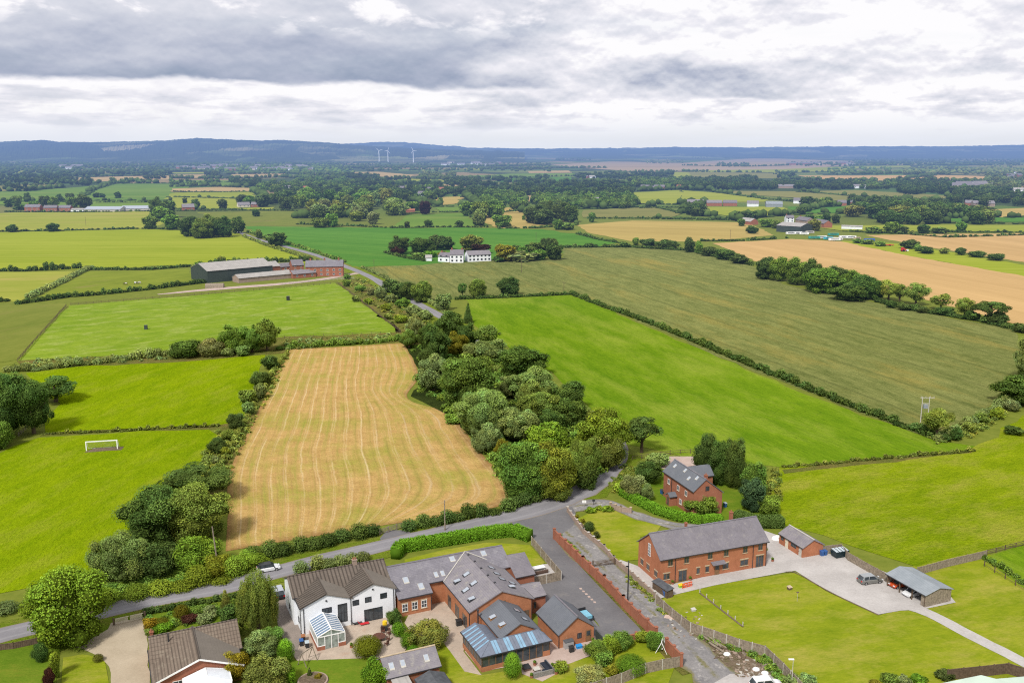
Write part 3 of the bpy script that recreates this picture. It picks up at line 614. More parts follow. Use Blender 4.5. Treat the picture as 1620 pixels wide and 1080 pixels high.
# verges first, then the lane over them
ribbon('verge', [(-60, 1024), (20, 1000), (165, 968), (265, 945), (375, 925), (440, 900), (620, 862), (720, 836), (800, 822), (880, 797), (930, 775), (965, 745), (985, 718)], [10] * 13, M['verge'], .075, jit=.3)
ribbon('lane_road', [(-60, 1022), (20, 1000), (165, 966), (265, 944), (375, 925), (440, 903), (620, 859), (720, 836), (800, 819), (870, 800), (930, 774), (962, 750), (980, 722), (975, 690), (945, 650)], [5.4] * 8 + [6.2, 7, 6.6, 5.6, 5, 5, 5], LANE, .10, jit=.12)
ribbon('lawn_edging', [(1107, 938), (1140, 964), (1176, 992)], [.35] * 3, M['dirt'], .115)
ribbon('yard_edging', [(1243, 905), (1258, 904), (1310, 936), (1390, 973)], [.3] * 4, M['dirt'], .115)
ribbon('far_verge', [(760, 545), (692, 500), (640, 470), (590, 440), (548, 422)], [14] * 5, M['verge'], .075, jit=.5)
ribbon('lane_road', [(760, 545), (720, 515), (692, 497), (665, 483), (640, 470), (612, 454), (590, 440), (566, 429), (545, 421), (520, 411), (495, 402), (440, 387), (400, 377), (376, 366)], [5.5] * 14, LANE, .10, jit=.15)
ribbon('farm_drive', [(566, 432), (480, 447), (330, 458), (250, 466)], [5, 8, 9, 3], M['pave2'], .085, jit=.3)
ground('gateway', [(600, 852), (612, 838), (640, 838), (668, 848), (640, 862), (606, 866)], M['asph'], .094, .2, 3)
ground('forecourt', [(770, 838), (810, 825), (870, 803), (905, 802), (912, 822), (900, 840), (880, 852), (838, 848), (820, 838)], M['asph'], .094, .3, 3)
ground('court', [(842, 850), (868, 843), (905, 882), (950, 930), (1012, 994), (1018, 1003), (985, 1012), (958, 1010), (945, 985), (905, 945), (868, 962), (858, 985), (845, 960), (838, 925), (868, 918), (888, 912), (852, 868)], M['asph'], .088)
ribbon('track', [(868, 818), (905, 850), (940, 885), (985, 928), (1030, 966), (1075, 1010), (1120, 1056), (1160, 1100)], [8, 8, 7, 5.5, 5.5, 6, 7, 9], TRACK, .090, jit=.3)
ground('court', [(838, 925), (880, 915), (905, 940), (965, 1012), (900, 1002), (850, 975)], M['asph'], .084)
ground('track_verge', [(878, 842), (900, 860), (935, 900), (1000, 962), (1100, 1065), (1080, 1068), (985, 975), (925, 915), (890, 875), (875, 850)], M['rough'], .082, .3, 3)
ground('track_verge', [(912, 818), (940, 852), (985, 905), (1040, 955), (1060, 985), (1115, 1010), (1200, 1045), (1250, 1090), (1150, 1100), (1085, 1010), (1030, 955), (960, 893), (925, 850)], M['dirt'], .081, .3, 3)
ribbon('drive', [(890, 806), (925, 798), (960, 795), (985, 806), (1020, 820), (1070, 833), (1120, 838), (1160, 838)], [6, 6, 5, 3.4, 3.4, 3.6, 6, 8], TRACK, .092, jit=.2)
ground('yard', [(1062, 942), (1130, 926), (1243, 905), (1258, 903), (1310, 935), (1390, 972), (1424, 966), (1460, 964), (1512, 953), (1505, 945), (1400, 905), (1345, 880), (1305, 875), (1262, 872), (1240, 850), (1205, 838), (1215, 870), (1190, 895), (1060, 925), (1008, 895), (980, 885), (1000, 915), (1040, 948)], M['conc'], .10)
ribbon('garden_path', [(1440, 960), (1475, 972), (1545, 1010), (1600, 1037), (1690, 1085)], [2.6] * 5, M['conc'], .098, jit=.05)
ground('patio', [(462, 962), (560, 975), (626, 962), (650, 1015), (640, 1030), (600, 1040), (470, 1045), (456, 1025), (440, 960), (455, 948)], M['pave'], .080)
ground('side_yard', [(430, 940), (462, 930), (480, 1005), (470, 1030), (455, 1030), (440, 990)], M['block'], .084)
ground('courtyard', [(650, 965), (690, 940), (745, 980), (740, 1010), (733, 1030), (762, 1068), (735, 1062), (712, 1030), (700, 1015), (650, 1000), (640, 985)], M['pave'], .080)
ground('terrace', [(735, 1030), (762, 1062), (830, 1050), (850, 1068), (900, 1050), (952, 1030), (945, 1005), (870, 1015), (850, 1030)], M['pave2'], .086)
ground('terrace_lower', [(822, 1043), (870, 1038), (900, 1055), (858, 1078), (826, 1066)], M['pave2'], .090)
ground('garden_lawn', [(640, 885), (700, 870), (770, 858), (838, 862), (862, 890), (850, 900), (800, 900), (640, 925)], M['lawn'], .070)
ground('garden_lawn', [(700, 1015), (760, 1068), (960, 1035), (960, 1000), (1010, 990), (1075, 1035), (1050, 1100), (640, 1110), (690, 1040)], M['lawn'], .072)
ground('garden_lawn', [(455, 1042), (470, 1045), (575, 1028), (600, 1045), (590, 1110), (470, 1110)], M['lawn2'], .071)
ground('garden_lawn', [(-60, 1010), (0, 1005), (165, 975), (200, 985), (170, 1000), (95, 1030), (85, 1110), (-60, 1110)], M['lawn2'], .071)
ground('garden_lawn', [(100, 1040), (130, 1035), (165, 1040), (178, 1110), (95, 1110)], M['lawn'], .074)
ground('gravel_drive', [(120, 1024), (172, 995), (176, 985), (226, 978), (232, 1000), (240, 1110), (176, 1110), (172, 1055), (155, 1036)], M['grav'], .078, .1, 2)
ground('garden_lawn', [(228, 970), (260, 965), (370, 935), (395, 1000), (380, 985), (240, 1005)], M['lawn2'], .073)
ground('garden_lawn', [(912, 822), (940, 806), (990, 806), (1045, 832), (1040, 840), (1012, 850), (1008, 885), (980, 888), (940, 850)], M['lawn'], .079, .1, 3)
ground('garden_lawn', [(1000, 790), (1040, 740), (1100, 740), (1170, 760), (1225, 790), (1235, 825), (1150, 825), (1060, 812)], M['lawn2'], .070)
ground('sand_yard', [(1020, 735), (1060, 722), (1105, 722), (1105, 736), (1050, 742)], M['pave2'], .082)
ground('builders_yard', [(1130, 1080), (1155, 1066), (1225, 1068), (1250, 1100), (1120, 1110)], M['conc'], .096)
ground('rough_ground', [(535, 447), (580, 437), (640, 470), (700, 512), (735, 545), (640, 545), (630, 525), (560, 465)], M['rough'], .062, .8, 8)
ground('bank', [(300, 556), (450, 533), (636, 525), (645, 540), (520, 548), (445, 558), (300, 572), (30, 584), (28, 571)], M['rough'], .060, .6, 8)
ground('field_margin', [(345, 672), (385, 665), (452, 556), (440, 553), (455, 560), (366, 735), (360, 800), (310, 760), (330, 720)], M['rough'], .061, .6, 8)
ground('field_margin', [(65, 690), (70, 684), (345, 672), (350, 680), (200, 683)], M['rough'], .058, .5, 8)
ground('wood_floor', [(640, 545), (760, 545), (900, 640), (985, 700), (960, 740), (905, 775), (800, 805), (815, 780), (755, 700), (715, 652), (650, 628), (668, 592)], M['wfloor'], .068, .8, 8)
ground('field_edge', [(1236, 741), (1530, 712), (1540, 716), (1240, 748)], M['rough'], .064, .4, 6)

# ================================================================ hills
def hills():
    n = NM('hill_woodland'); w = n.coord(True, .2, (1, .5, 1)); vo = n.node('ShaderNodeTexVoronoi'); vo.inputs['Scale'].default_value = 1 / 300.; n.link(w, vo.inputs['Vector'])
    s = n.node('ShaderNodeSeparateColor'); n.link(vo.outputs['Color'], s.inputs[0])
    a = n.noise(w, .0011, 6, .65, .46, .60); f = n.noise(n.coord(True), .012, 5, .75, .3, .7)
    c = n.mix(n.math('MULTIPLY', n.remap(s.outputs[0], .55, .62), a), n.mix(f, (.018, .034, .016), (.055, .08, .028)), n.mix(s.outputs[1], (.12, .18, .04), (.34, .30, .16)))
    m = n.finish(c, .95, .05)
    def ridge(name, sil, D0, D1, rows, seed):
        r = np.random.default_rng(seed); xs = np.linspace(sil[0][0], sil[-1][0], 520); ys = np.interp(xs, [q[0] for q in sil], [q[1] for q in sil])
        nz = np.interp(xs, np.linspace(xs[0], xs[-1], 130), r.normal(size=130)) * .45 + r.normal(size=520) * .22; V = []; F = []
        for j in range(rows + 1):
            t = j / rows; D = D0 + (D1 - D0) * t; s = t * t * (3 - 2 * t)
            for i, (x, y) in enumerate(zip(xs, ys)):
                a = (x - 810) / FPX; b = (y - nz[i] * .8 - 540) / FPX; el = (-SP - b * CP) / (CP - b * SP)
                Hh = CAMH + D1 * el; z = max(-5, Hh * s + 14 * r.normal() * s * (1 - t)) ; V.append((a / (CP - b * SP) * D, D, z if j else -5))
            if j:
                for i in range(519): k = j * 520 + i; F.append((k - 520, k - 519, k + 1, k))
        me = bpy.data.meshes.new(name); me.from_pydata(V, [], F); me.materials.append(m); me.update(); o = bpy.data.objects.new(name, me); COL.objects.link(o); tag(o, None, None, None, 'structure')
    ridge('hills', [(-200, 225), (0, 224), (30, 223), (70, 222), (90, 224), (150, 225), (200, 224), (260, 222.5), (310, 218.5), (345, 220), (400, 222.5), (450, 221.5), (470, 223), (520, 226), (560, 229), (620, 233), (700, 236.5), (800, 239), (830, 240)], 5600, 9500, 14, 1)
    ridge('distant_hills', [(430, 232), (540, 228), (600, 224.8), (640, 225), (680, 229), (740, 233), (810, 235), (900, 235), (1000, 234), (1090, 233), (1200, 233), (1300, 232), (1400, 231.5), (1500, 231.5), (1560, 230), (1620, 229.5), (1900, 229)], 8500, 15000, 14, 2)
    ridge('distant_hills', [(760, 240), (900, 239.5), (1000, 238.5), (1100, 238), (1250, 237), (1400, 236), (1500, 235.5), (1620, 235), (1900, 235)], 9000, 14000, 8, 3)
hills()
# ================================================================ trees one can tell apart
def row(boxes, kind, g, label, group=None, name='tree', cat='tree', **k):
    for b in boxes:
        kk, gg = kind, g
        if len(b) > 4: gg = b[4]
        if len(b) > 5: kk = b[5]
        tree(*b[:4], kk, gg, label, group, name, cat, **k)
# --- lower left
tree(38, 884, 174, 1034, 'tall', 'lt', 'big round yellow-green tree between the lane and the gravel drive', name='broadleaf_tree')
tree(252, 727, 368, 803, 'open', 'dk', 'dark spreading oak at the corner of the mown stubble field', name='oak_tree')
tree(192, 765, 300, 878, 'oak', 'dk', 'dark broad tree on the meadow side of the roadside clump', name='broadleaf_tree')
tree(252, 762, 364, 868, 'oak', 'ol', 'tall olive-green tree with yellowing top above the lane', name='broadleaf_tree')
tree(143, 835, 236, 934, 'willow', 'gy', 'grey-green sallow at the left end of the roadside clump', name='sallow_tree')
tree(205, 848, 290, 922, 'bush', 'dk', 'dark undergrowth tree in the middle of the roadside clump', name='thorn_tree')
tree(268, 838, 352, 912, 'bush', 'lt', 'yellow-green maple beside the leaning pole by the lane', name='maple_tree')
tree(325, 868, 372, 916, 'bush', 'yl', 'small yellowing bush right of the leaning pole', name='bush', cat='bush')
tree(-30, 578, 62, 700, 'willow', 'dk', 'large dark willow at the edge of the football paddock', name='willow_tree')
tree(20, 598, 88, 692, 'willow', 'dk', 'smaller willow leaning out beside the large dark willow', name='willow_tree')
tree(50, 590, 127, 642, 'open', 'dk', 'ragged oak standing alone right of the dark willows', name='oak_tree')
tree(-30, 655, 22, 715, 'bush', 'md', 'green thorn bush below the dark willows', name='bush', cat='bush')
# --- line between paddocks and stubble
row([(415, 556, 442, 586), (396, 581, 430, 613), (376, 610, 406, 640, 'md'), (400, 602, 424, 632, 'gy'), (357, 646, 386, 680), (382, 632, 406, 658, 'gy'), (328, 686, 360, 720), (350, 675, 372, 698, 'md'), (348, 704, 366, 722, 'lt'), (334, 718, 352, 736, 'gy')],
    'bush', 'dk', 'thorn bush in the line between the paddocks and the mown stubble', 'bushes between the paddocks and the stubble', 'thorn_bush', 'bush')
row([(267, 533, 325, 568), (312, 528, 356, 567, 'gy')], 'bush', 'dk', 'low dark thorn thicket left of the paddock willows', 'thickets on the paddock boundary', 'thorn_bush', 'bush')
row([(345, 508, 398, 562), (378, 510, 420, 560), (400, 502, 445, 558)], 'willow', 'md', 'willow in the clump on the boundary below the farm pasture', 'willows below the farm pasture', 'willow_tree')
row([(348, 548, 374, 565), (372, 543, 398, 564)], 'bush', 'gy', 'pale sallow bush at the foot of the boundary willows', 'sallow bushes below the willows', 'sallow_bush', 'bush')
# --- the long wood in the middle
tree(733, 477, 748, 512, 'cone', 'dk', 'narrow dark cypress at the far end of the roadside wood', name='cypress_tree')
row([(640, 497, 672, 548), (660, 505, 700, 560, 'dk'), (632, 520, 662, 552, 'md')], 'willow', 'gy', 'grey-green sallow at the far end of the roadside wood', 'sallows at the far end of the wood', 'sallow_tree')
row([(668, 513, 712, 576), (690, 488, 736, 535), (722, 508, 758, 550), (662, 548, 690, 582)], 'oak', 'dk', 'dark oak at the far end of the roadside wood', 'dark oaks at the far end of the wood', 'oak_tree')
tree(702, 522, 742, 565, 'oak', 'yl', 'yellow turning tree at the far end of the roadside wood', name='broadleaf_tree')
row([(752, 510, 792, 556), (750, 532, 812, 580, 'gy'), (730, 540, 760, 575, 'gy')], 'oak', 'ol', 'olive tree on the pasture side of the far wood', 'olive trees on the pasture side of the wood', 'broadleaf_tree')
tree(782, 545, 866, 602, 'oak', 'dk', 'broad dark oak overhanging the clover pasture', name='oak_tree')
tree(656, 558, 716, 622, 'willow', 'gy', 'pale willow on the stubble side where the wood bulges', name='willow_tree')
tree(690, 553, 792, 648, 'oak', 'md', 'huge round oak rising from the middle of the wood', name='oak_tree')
row([(715, 600, 765, 648), (850, 645, 895, 690), (872, 600, 930, 655), (875, 628, 928, 680), (700, 600, 735, 640)], 'oak', 'dk', 'dark tree deep inside the roadside wood', 'dark trees inside the wood', 'broadleaf_tree')
tree(718, 608, 812, 696, 'willow', 'gy', 'large pale willow dome facing the mown stubble', name='willow_tree')
tree(800, 578, 880, 640, 'willow', 'gy', 'pale silvery willow on the pasture side of the wood', name='willow_tree')
row([(790, 588, 832, 632), (820, 600, 872, 655, 'ol'), (780, 638, 850, 702), (745, 668, 792, 720), (810, 648, 856, 694), (820, 612, 888, 676, 'ol')], 'willow', 'gy', 'grey-green willow in the middle of the roadside wood', 'grey willows inside the wood', 'willow_tree')
tree(828, 662, 902, 730, 'oak', 'lt', 'bright yellow-green tree in the middle of the wood', name='broadleaf_tree')
tree(780, 688, 810, 728, 'bush', 'yl', 'small yellow maple on the stubble edge of the wood', name='maple_tree')
tree(782, 690, 872, 798, 'oak', 'md', 'tall green sycamore at the near corner of the wood', name='sycamore_tree')
tree(838, 695, 914, 796, 'oak', 'lt', 'yellow-green sycamore beside the bend of the lane', name='sycamore_tree')
tree(890, 688, 952, 775, 'willow', 'ol', 'dull olive willow over the bend of the lane', name='willow_tree')
tree(902, 643, 998, 742, 'oak', 'lt', 'large pale yellow tree where the lane leaves the wood', name='broadleaf_tree')
tree(930, 676, 992, 748, 'willow', 'ol', 'drooping olive tree whose branches hang over the lane', name='broadleaf_tree')
tree(905, 728, 950, 778, 'bush', 'dk', 'dark holly at the foot of the wood by the lane', name='holly_bush', cat='bush')
tree(868, 755, 905, 795, 'bush', 'md', 'green hazel at the foot of the wood by the lane', name='hazel_bush', cat='bush')
tree(700, 650, 742, 672, 'bush', 'md', 'low bramble thicket in the notch of the stubble field', name='bramble', cat='bush')
tree(984, 652, 1046, 722, 'open', 'dk', 'round oak standing alone at the lane bend by the pasture', name='oak_tree')
# --- garden of the brick house with the porch
tree(1096, 686, 1142, 770, 'tall', 'dk', 'tall dark cypress closest to the porch house roof', name='cypress_tree')
tree(1118, 690, 1160, 770, 'tall', 'dk', 'middle one of the three tall cypresses behind the porch house', name='cypress_tree')
tree(1140, 688, 1180, 776, 'tall', 'dk', 'tall dark cypress at the right end of the group behind the porch house', name='cypress_tree')
tree(1084, 776, 1136, 820, 'oak', 'md', 'round garden tree in front of the brick gable of the porch house', name='garden_tree')
tree(1168, 752, 1212, 812, 'tall', 'bl', 'blue-green conifer right of the porch house', name='conifer_tree')
tree(1172, 725, 1216, 795, 'oak', 'md', 'mid green tree behind the blue-green conifer', name='garden_tree')
tree(1198, 778, 1238, 818, 'bush', 'md', 'rounded shrub at the meadow corner of the porch house garden', name='shrub', cat='shrub')
row([(978, 740, 1018, 790, 'gy'), (1000, 722, 1048, 768, 'dk'), (1020, 712, 1062, 740, 'gy'), (1012, 758, 1034, 794, 'gy'), (985, 765, 1010, 790, 'lt')], 'bush', 'md', 'overgrown shrub between the lane bend and the porch house', 'shrubs between the lane and the porch house', 'shrub', 'shrub')
# --- gardens by the white house
tree(374, 884, 444, 1004, 'weep', 'ol', 'weeping birch left of the white house', name='weeping_birch')
tree(348, 930, 368, 968, 'cone', 'ol', 'small cone-shaped conifer by the lane left of the birch', name='dwarf_conifer')
tree(386, 998, 444, 1048, 'willow', 'gy', 'silvery round shrub beside the bungalow roof', name='shrub', cat='shrub')
tree(440, 1010, 466, 1050, 'column', 'br', 'bright green clipped column beside the wheelie bins', name='clipped_conifer')
tree(386, 1034, 460, 1100, 'willow', 'ol', 'large olive shrub at the bottom edge of the bungalow garden', name='shrub', cat='shrub')
tree(352, 1022, 398, 1080, 'bush', 'or', 'shrub with yellowing leaves against the bungalow gable', name='shrub', cat='shrub')
tree(412, 985, 450, 1020, 'bush', 'md', 'leafy shrub between the birch and the side yard', name='shrub', cat='shrub')
tree(442, 1052, 472, 1085, 'bush', 'br', 'small bright shrub in the bed below the swing frame', name='shrub', cat='shrub')
tree(569, 1034, 614, 1096, 'bush', 'br', 'bright leafy bush left of the slate shed', name='bush', cat='bush')
tree(560, 1006, 602, 1042, 'dome', 'yl', 'golden clipped dome beside the patio table', name='clipped_shrub', cat='shrub')
tree(640, 974, 714, 1028, 'weep', 'ol', 'weeping pear tree in the courtyard bed', name='weeping_tree')
tree(611, 958, 638, 990, 'bush', 'dk', 'dark bay tree at the corner of the white house patio', name='bay_tree')
row([(620, 984, 642, 1008), (634, 1000, 656, 1026), (645, 1020, 662, 1034)], 'dome', 'br', 'round clipped box ball under the weeping pear', 'box balls under the weeping pear', 'box_ball', 'shrub')
tree(797, 1032, 824, 1076, 'column', 'br', 'bright green clipped conifer in front of the sunroom', name='clipped_conifer')
tree(874, 1042, 900, 1066, 'bush', 'lt', 'small round shrub beside the garden sofa', name='shrub', cat='shrub')
tree(976, 1036, 1020, 1070, 'dome', 'br', 'bright green dome shrub by the panel fence', name='clipped_shrub', cat='shrub')
tree(906, 1054, 962, 1090, 'willow', 'wh', 'white flowering shrub by the panel fence', name='flowering_shrub', cat='shrub')
tree(956, 1050, 980, 1070, 'bush', 'yl', 'low golden shrub beside the white flowering shrub', name='shrub', cat='shrub')
row([(924, 1006, 962, 1046), (948, 1000, 982, 1040, 'lt'), (966, 992, 1004, 1030), (940, 1028, 972, 1056)], 'bush', 'md', 'loose garden shrub behind the brick garage patio', 'shrubs behind the garage patio', 'shrub', 'shrub')
row([(1018, 990, 1048, 1030), (1004, 994, 1028, 1018, 'lt')], 'bush', 'md', 'apple tree beside the garden swing', 'apple trees beside the swing', 'apple_tree')
row([(225, 975, 250, 1000, 'or'), (228, 992, 246, 1006, 'md')], 'bush', 'or', 'flowering shrub beside the bungalow gate', 'shrubs beside the bungalow gate', 'shrub', 'shrub')
tree(276, 956, 300, 982, 'dome', 'yl', 'golden two-tier topiary in the bungalow border', name='topiary', cat='shrub')
tree(243, 977, 266, 994, 'dome', 'yl', 'low golden mound in the bungalow border', name='clipped_shrub', cat='shrub')
tree(285, 968, 314, 988, 'bush', 'rd', 'dark purple acer in the bungalow border', name='acer', cat='shrub')
row([(300, 955, 330, 978), (318, 955, 348, 978, 'gy'), (310, 970, 345, 986, 'gy'), (240, 988, 275, 1002, 'br'), (345, 955, 380, 985, 'dk')], 'bush', 'md', 'green shrub in the bungalow border below the lane', 'green shrubs in the bungalow border', 'shrub', 'shrub')
tree(148, 1034, 163, 1048, 'dome', 'ol', 'small clipped ball beside the gravel drive', name='box_ball', cat='shrub')
tree(366, 868, 424, 905, 'bush', 'lt', 'yellowing hawthorn beside the white car on the lane', name='hawthorn_bush', cat='bush')
row([(52, 1010, 80, 1050), (78, 1025, 98, 1075, 'lt'), (70, 1050, 90, 1090, 'rd')], 'bush', 'dk', 'garden shrub under the big yellow-green tree', 'shrubs under the big yellow-green tree', 'shrub', 'shrub')
tree(924, 824, 940, 842, 'dome', 'dk', 'dark clipped ball on the edge of the front lawn', name='box_ball', cat='shrub')
tree(938, 840, 949, 852, 'dome', 'dk', 'smaller dark ball beside the stone wall pillars', name='box_ball', cat='shrub')
row([(905, 812, 916, 820, 'yl'), (918, 818, 926, 828, 'yl'), (925, 800, 945, 812), (940, 798, 955, 808), (950, 800, 972, 810)], 'bush', 'lt', 'low shrub in the flower bed at the lane junction', 'shrubs in the bed at the lane junction', 'shrub', 'shrub', single=True)
row([(1240, 1066, 1275, 1090, 'gy'), (1262, 1064, 1292, 1090, 'gy'), (1390, 1062, 1425, 1085, 'md'), (1418, 1064, 1440, 1086, 'gy'), (1438, 1066, 1470, 1085, 'br'), (1372, 1072, 1394, 1090, 'yl')], 'bush', 'gy', 'garden shrub along the bottom edge of the big lawn', 'shrubs along the bottom of the big lawn', 'shrub', 'shrub')
tree(1478, 1058, 1512, 1078, 'bush', 'dk', 'dark rounded bush beside the timber fence corner', name='bush', cat='bush')
# --- right side
tree(1454, 640, 1508, 698, 'open', 'ol', 'open crowned ash beside the transformer poles', name='ash_tree')
tree(1600, 530, 1660, 610, 'oak', 'gy', 'tall grey-green tree above the right field corner', name='broadleaf_tree')
tree(1570, 588, 1650, 645, 'oak', 'dk', 'dark spreading oak below the grey-green tree', name='oak_tree')
row([(1540, 650, 1566, 672, 'md'), (1560, 640, 1590, 664, 'lt'), (1520, 664, 1545, 688, 'ol'), (1585, 628, 1612, 652, 'gy'), (1500, 672, 1522, 698, 'dk'), (1488, 684, 1506, 700, 'dk')], 'bush', 'md', 'thorn bush on the bank between the bean field and the right meadow', 'bushes on the right bank', 'thorn_bush', 'bush')
tree(1588, 670, 1622, 690, 'bush', 'dk', 'isolated dark bramble mound in the right meadow', name='bramble', cat='bush')
row([(1192, 405, 1230, 443), (1215, 403, 1252, 446, 'md'), (1240, 406, 1282, 452, 'md'), (1268, 405, 1300, 456), (1272, 420, 1330, 466, 'md'), (1300, 418, 1345, 462), (1325, 424, 1370, 468, 'md'), (1345, 432, 1392, 474), (1315, 446, 1372, 478), (1365, 440, 1400, 476)],
    'oak', 'dk', 'dense oak in the belt between the bean field and the wheat', 'oaks in the belt beside the wheat', 'oak_tree')
row([(1386, 438, 1424, 478), (1428, 444, 1470, 486), (1405, 446, 1440, 482), (1470, 462, 1506, 492)], 'open', 'ol', 'thin crowned ash at the end of the oak belt', 'thin ashes beside the wheat', 'ash_tree')
tree(1508, 468, 1542, 505, 'open', 'ol', 'nearly bare ash between the thin ashes and the umbrella oak', name='ash_tree')
tree(1538, 468, 1596, 512, 'umbrella', 'dk', 'umbrella-shaped dark oak beside the wheat', name='oak_tree')
row([(1554, 490, 1595, 514), (1525, 488, 1552, 508), (1600, 508, 1640, 528), (1400, 474, 1420, 488), (1420, 478, 1444, 492), (1448, 482, 1470, 496), (1480, 484, 1510, 500)], 'bush', 'dk', 'thorn bush under the ashes beside the wheat', 'bushes under the ashes', 'thorn_bush', 'bush')
row([(1080, 372, 1100, 400), (1098, 378, 1112, 402, 'md'), (1105, 388, 1140, 406), (1130, 392, 1165, 412), (1152, 400, 1188, 418), (1000, 374, 1012, 388, 'md'), (1010, 376, 1040, 390), (1035, 378, 1075, 394), (978, 382, 998, 392)], 'bush', 'dk', 'bush in the hedgeline at the far edge of the bean field', 'bushes at the far edge of the bean field', 'thorn_bush', 'bush')
tree(740, 439, 773, 472, 'oak', 'md', 'round oak on the hedge between bean field and clover pasture', name='oak_tree')
tree(787, 435, 826, 470, 'oak', 'dk', 'larger dark oak at the right end of the three hedge trees', name='oak_tree')
tree(724, 446, 740, 471, 'open', 'dk', 'small thin ash at the left end of the three hedge trees', name='ash_tree')
row([(604, 440, 632, 464), (616, 445, 650, 474), (632, 443, 662, 476), (650, 441, 686, 480, 'md')], 'oak', 'dk', 'dark oak right of the straight lane', 'oaks beside the straight lane', 'oak_tree')
tree(688, 462, 716, 492, 'oak', 'gy', 'pale tree at the hedge end beside the straight lane', name='broadleaf_tree')
row([(560, 448, 578, 462, 'md'), (578, 452, 596, 468, 'gy'), (592, 450, 612, 474, 'gy'), (608, 462, 630, 480, 'gy'), (625, 468, 650, 488, 'md'), (540, 440, 556, 454, 'md'), (600, 478, 620, 492, 'lt'), (640, 480, 668, 502, 'gy'), (555, 466, 570, 478, 'ol'), (622, 495, 645, 512, 'lt'), (660, 488, 684, 508, 'gy'), (575, 470, 590, 482, 'lt'), (605, 494, 622, 506, 'ol')], 'bush', 'gy', 'sapling on the rough ground left of the straight lane', 'saplings beside the straight lane', 'sapling', 'bush')
# --- around the white farmhouse
row([(614, 371, 650, 403), (645, 374, 688, 407), (676, 370, 706, 396), (690, 371, 719, 396)], 'oak', 'dk', 'dark oak left of the white farmhouses', 'oaks left of the white farmhouses', 'oak_tree')
tree(725, 370, 768, 400, 'oak', 'ol', 'large yellow topped tree behind the white farmhouses', name='broadleaf_tree')
tree(745, 384, 778, 402, 'oak', 'rd', 'dark purple beech behind the white farmhouses', name='copper_beech')
tree(618, 388, 640, 404, 'bush', 'rd', 'purple plum at the left edge of the farmhouse trees', name='plum_tree')
tree(779, 384, 818, 414, 'oak', 'yl', 'golden yellow tree right of the white farmhouses', name='broadleaf_tree')
row([(812, 388, 845, 408, 'md'), (826, 382, 862, 408, 'dk'), (852, 374, 884, 406, 'dk'), (862, 382, 892, 412, 'dk'), (840, 394, 868, 412, 'md'), (806, 386, 826, 404, 'dk')], 'oak', 'dk', 'tree in the thicket right of the golden yellow tree', 'trees right of the white farmhouses', 'broadleaf_tree')
row([(668, 394, 690, 408, 'br'), (690, 396, 712, 406, 'yl'), (650, 398, 680, 410, 'md'), (778, 404, 800, 415, 'dk'), (800, 408, 850, 415, 'gy')], 'bush', 'md', 'garden shrub around the white farmhouses', 'shrubs around the white farmhouses', 'shrub', 'shrub')
# --- trees left, beside the far lane
row([(284, 340, 322, 375), (312, 336, 350, 376, 'ol'), (335, 340, 372, 376), (300, 345, 340, 378, 'md')], 'oak', 'dk', 'tree in the round spinney beside the yellow-green meadow', 'trees of the round spinney', 'broadleaf_tree')
row([(225, 340, 252, 363, 'md'), (236, 310, 262, 342), (255, 315, 281, 345), (258, 338, 288, 364, 'md'), (240, 325, 276, 350, 'md')], 'oak', 'dk', 'tree in the group between the greenhouses and the spinney', 'trees between greenhouses and spinney', 'broadleaf_tree')
tree(366, 341, 390, 370, 'oak', 'dk', 'oak right of the round spinney at the lane', name='oak_tree')
tree(421, 366, 456, 390, 'oak', 'dk', 'round dark oak right of the lane by the root crop', name='oak_tree')
tree(404, 362, 416, 378, 'oak', 'md', 'small tree beside the lane left of the round dark oak', name='broadleaf_tree')
tree(10, 354, 28, 368, 'oak', 'dk', 'small dark tree on the hedge at the left edge of the meadows', name='oak_tree')
tree(73, 352, 96, 367, 'oak', 'dk', 'dark bushy tree on the hedge between the two yellow meadows', name='oak_tree')
tree(343, 404, 358, 418, 'open', 'ol', 'thin tree behind the green cattle shed', name='ash_tree')
tree(308, 412, 326, 436, 'oak', 'md', 'bushy tree at the left end of the green cattle shed', name='broadleaf_tree')
tree(542, 432, 556, 442, 'bush', 'md', 'round shrub at the right end of the brick farmhouse', name='shrub', cat='shrub')
# --- big dark wood right of centre: every crown stands for itself
_r = random.Random(11)
for i in range(46):
    x = 1345 + 215 * _r.random(); t = (x - 1345) / 215; top = 322 - 10 * math.sin(math.pi * min(1, t * 1.15)) + 14 * max(0, t - .7); y1 = _r.uniform(336, 357); w = _r.uniform(24, 38); h = _r.uniform(20, 28)
    tree(x - w / 2, max(top, y1 - h), x + w / 2, y1, 'oak', _r.choice(['dk', 'dk', 'dk', 'ol']), 'oak in the large dark wood beyond the caravan yard', 'oaks of the large dark wood', 'oak_tree')
row([(1160, 332, 1186, 350), (1180, 333, 1200, 350), (1258, 326, 1276, 340), (1300, 336, 1315, 352), (1270, 338, 1288, 352), (1286, 340, 1303, 354, 'md'), (1314, 338, 1330, 354), (1200, 345, 1225, 360, 'md'), (1218, 347, 1236, 362, 'ol'), (1262, 310, 1290, 328), (1290, 312, 1318, 328, 'md'), (1300, 310, 1316, 328), (1348, 310, 1364, 326), (1364, 308, 1396, 328), (1278, 346, 1300, 366, 'ol'), (1180, 356, 1200, 370), (1166, 345, 1180, 358, 'md')], 'oak', 'dk', 'tree among the barns and the caravan yard', 'trees around the caravan yard', 'broadleaf_tree')
row([(1395, 350, 1425, 370, 'md'), (1368, 358, 1395, 370, 'md'), (1412, 356, 1438, 370), (1450, 354, 1472, 370), (1474, 358, 1500, 370, 'md'), (1510, 350, 1530, 368, 'md')], 'oak', 'dk', 'bushy tree on the hedge below the large dark wood', 'hedge trees below the dark wood', 'broadleaf_tree')
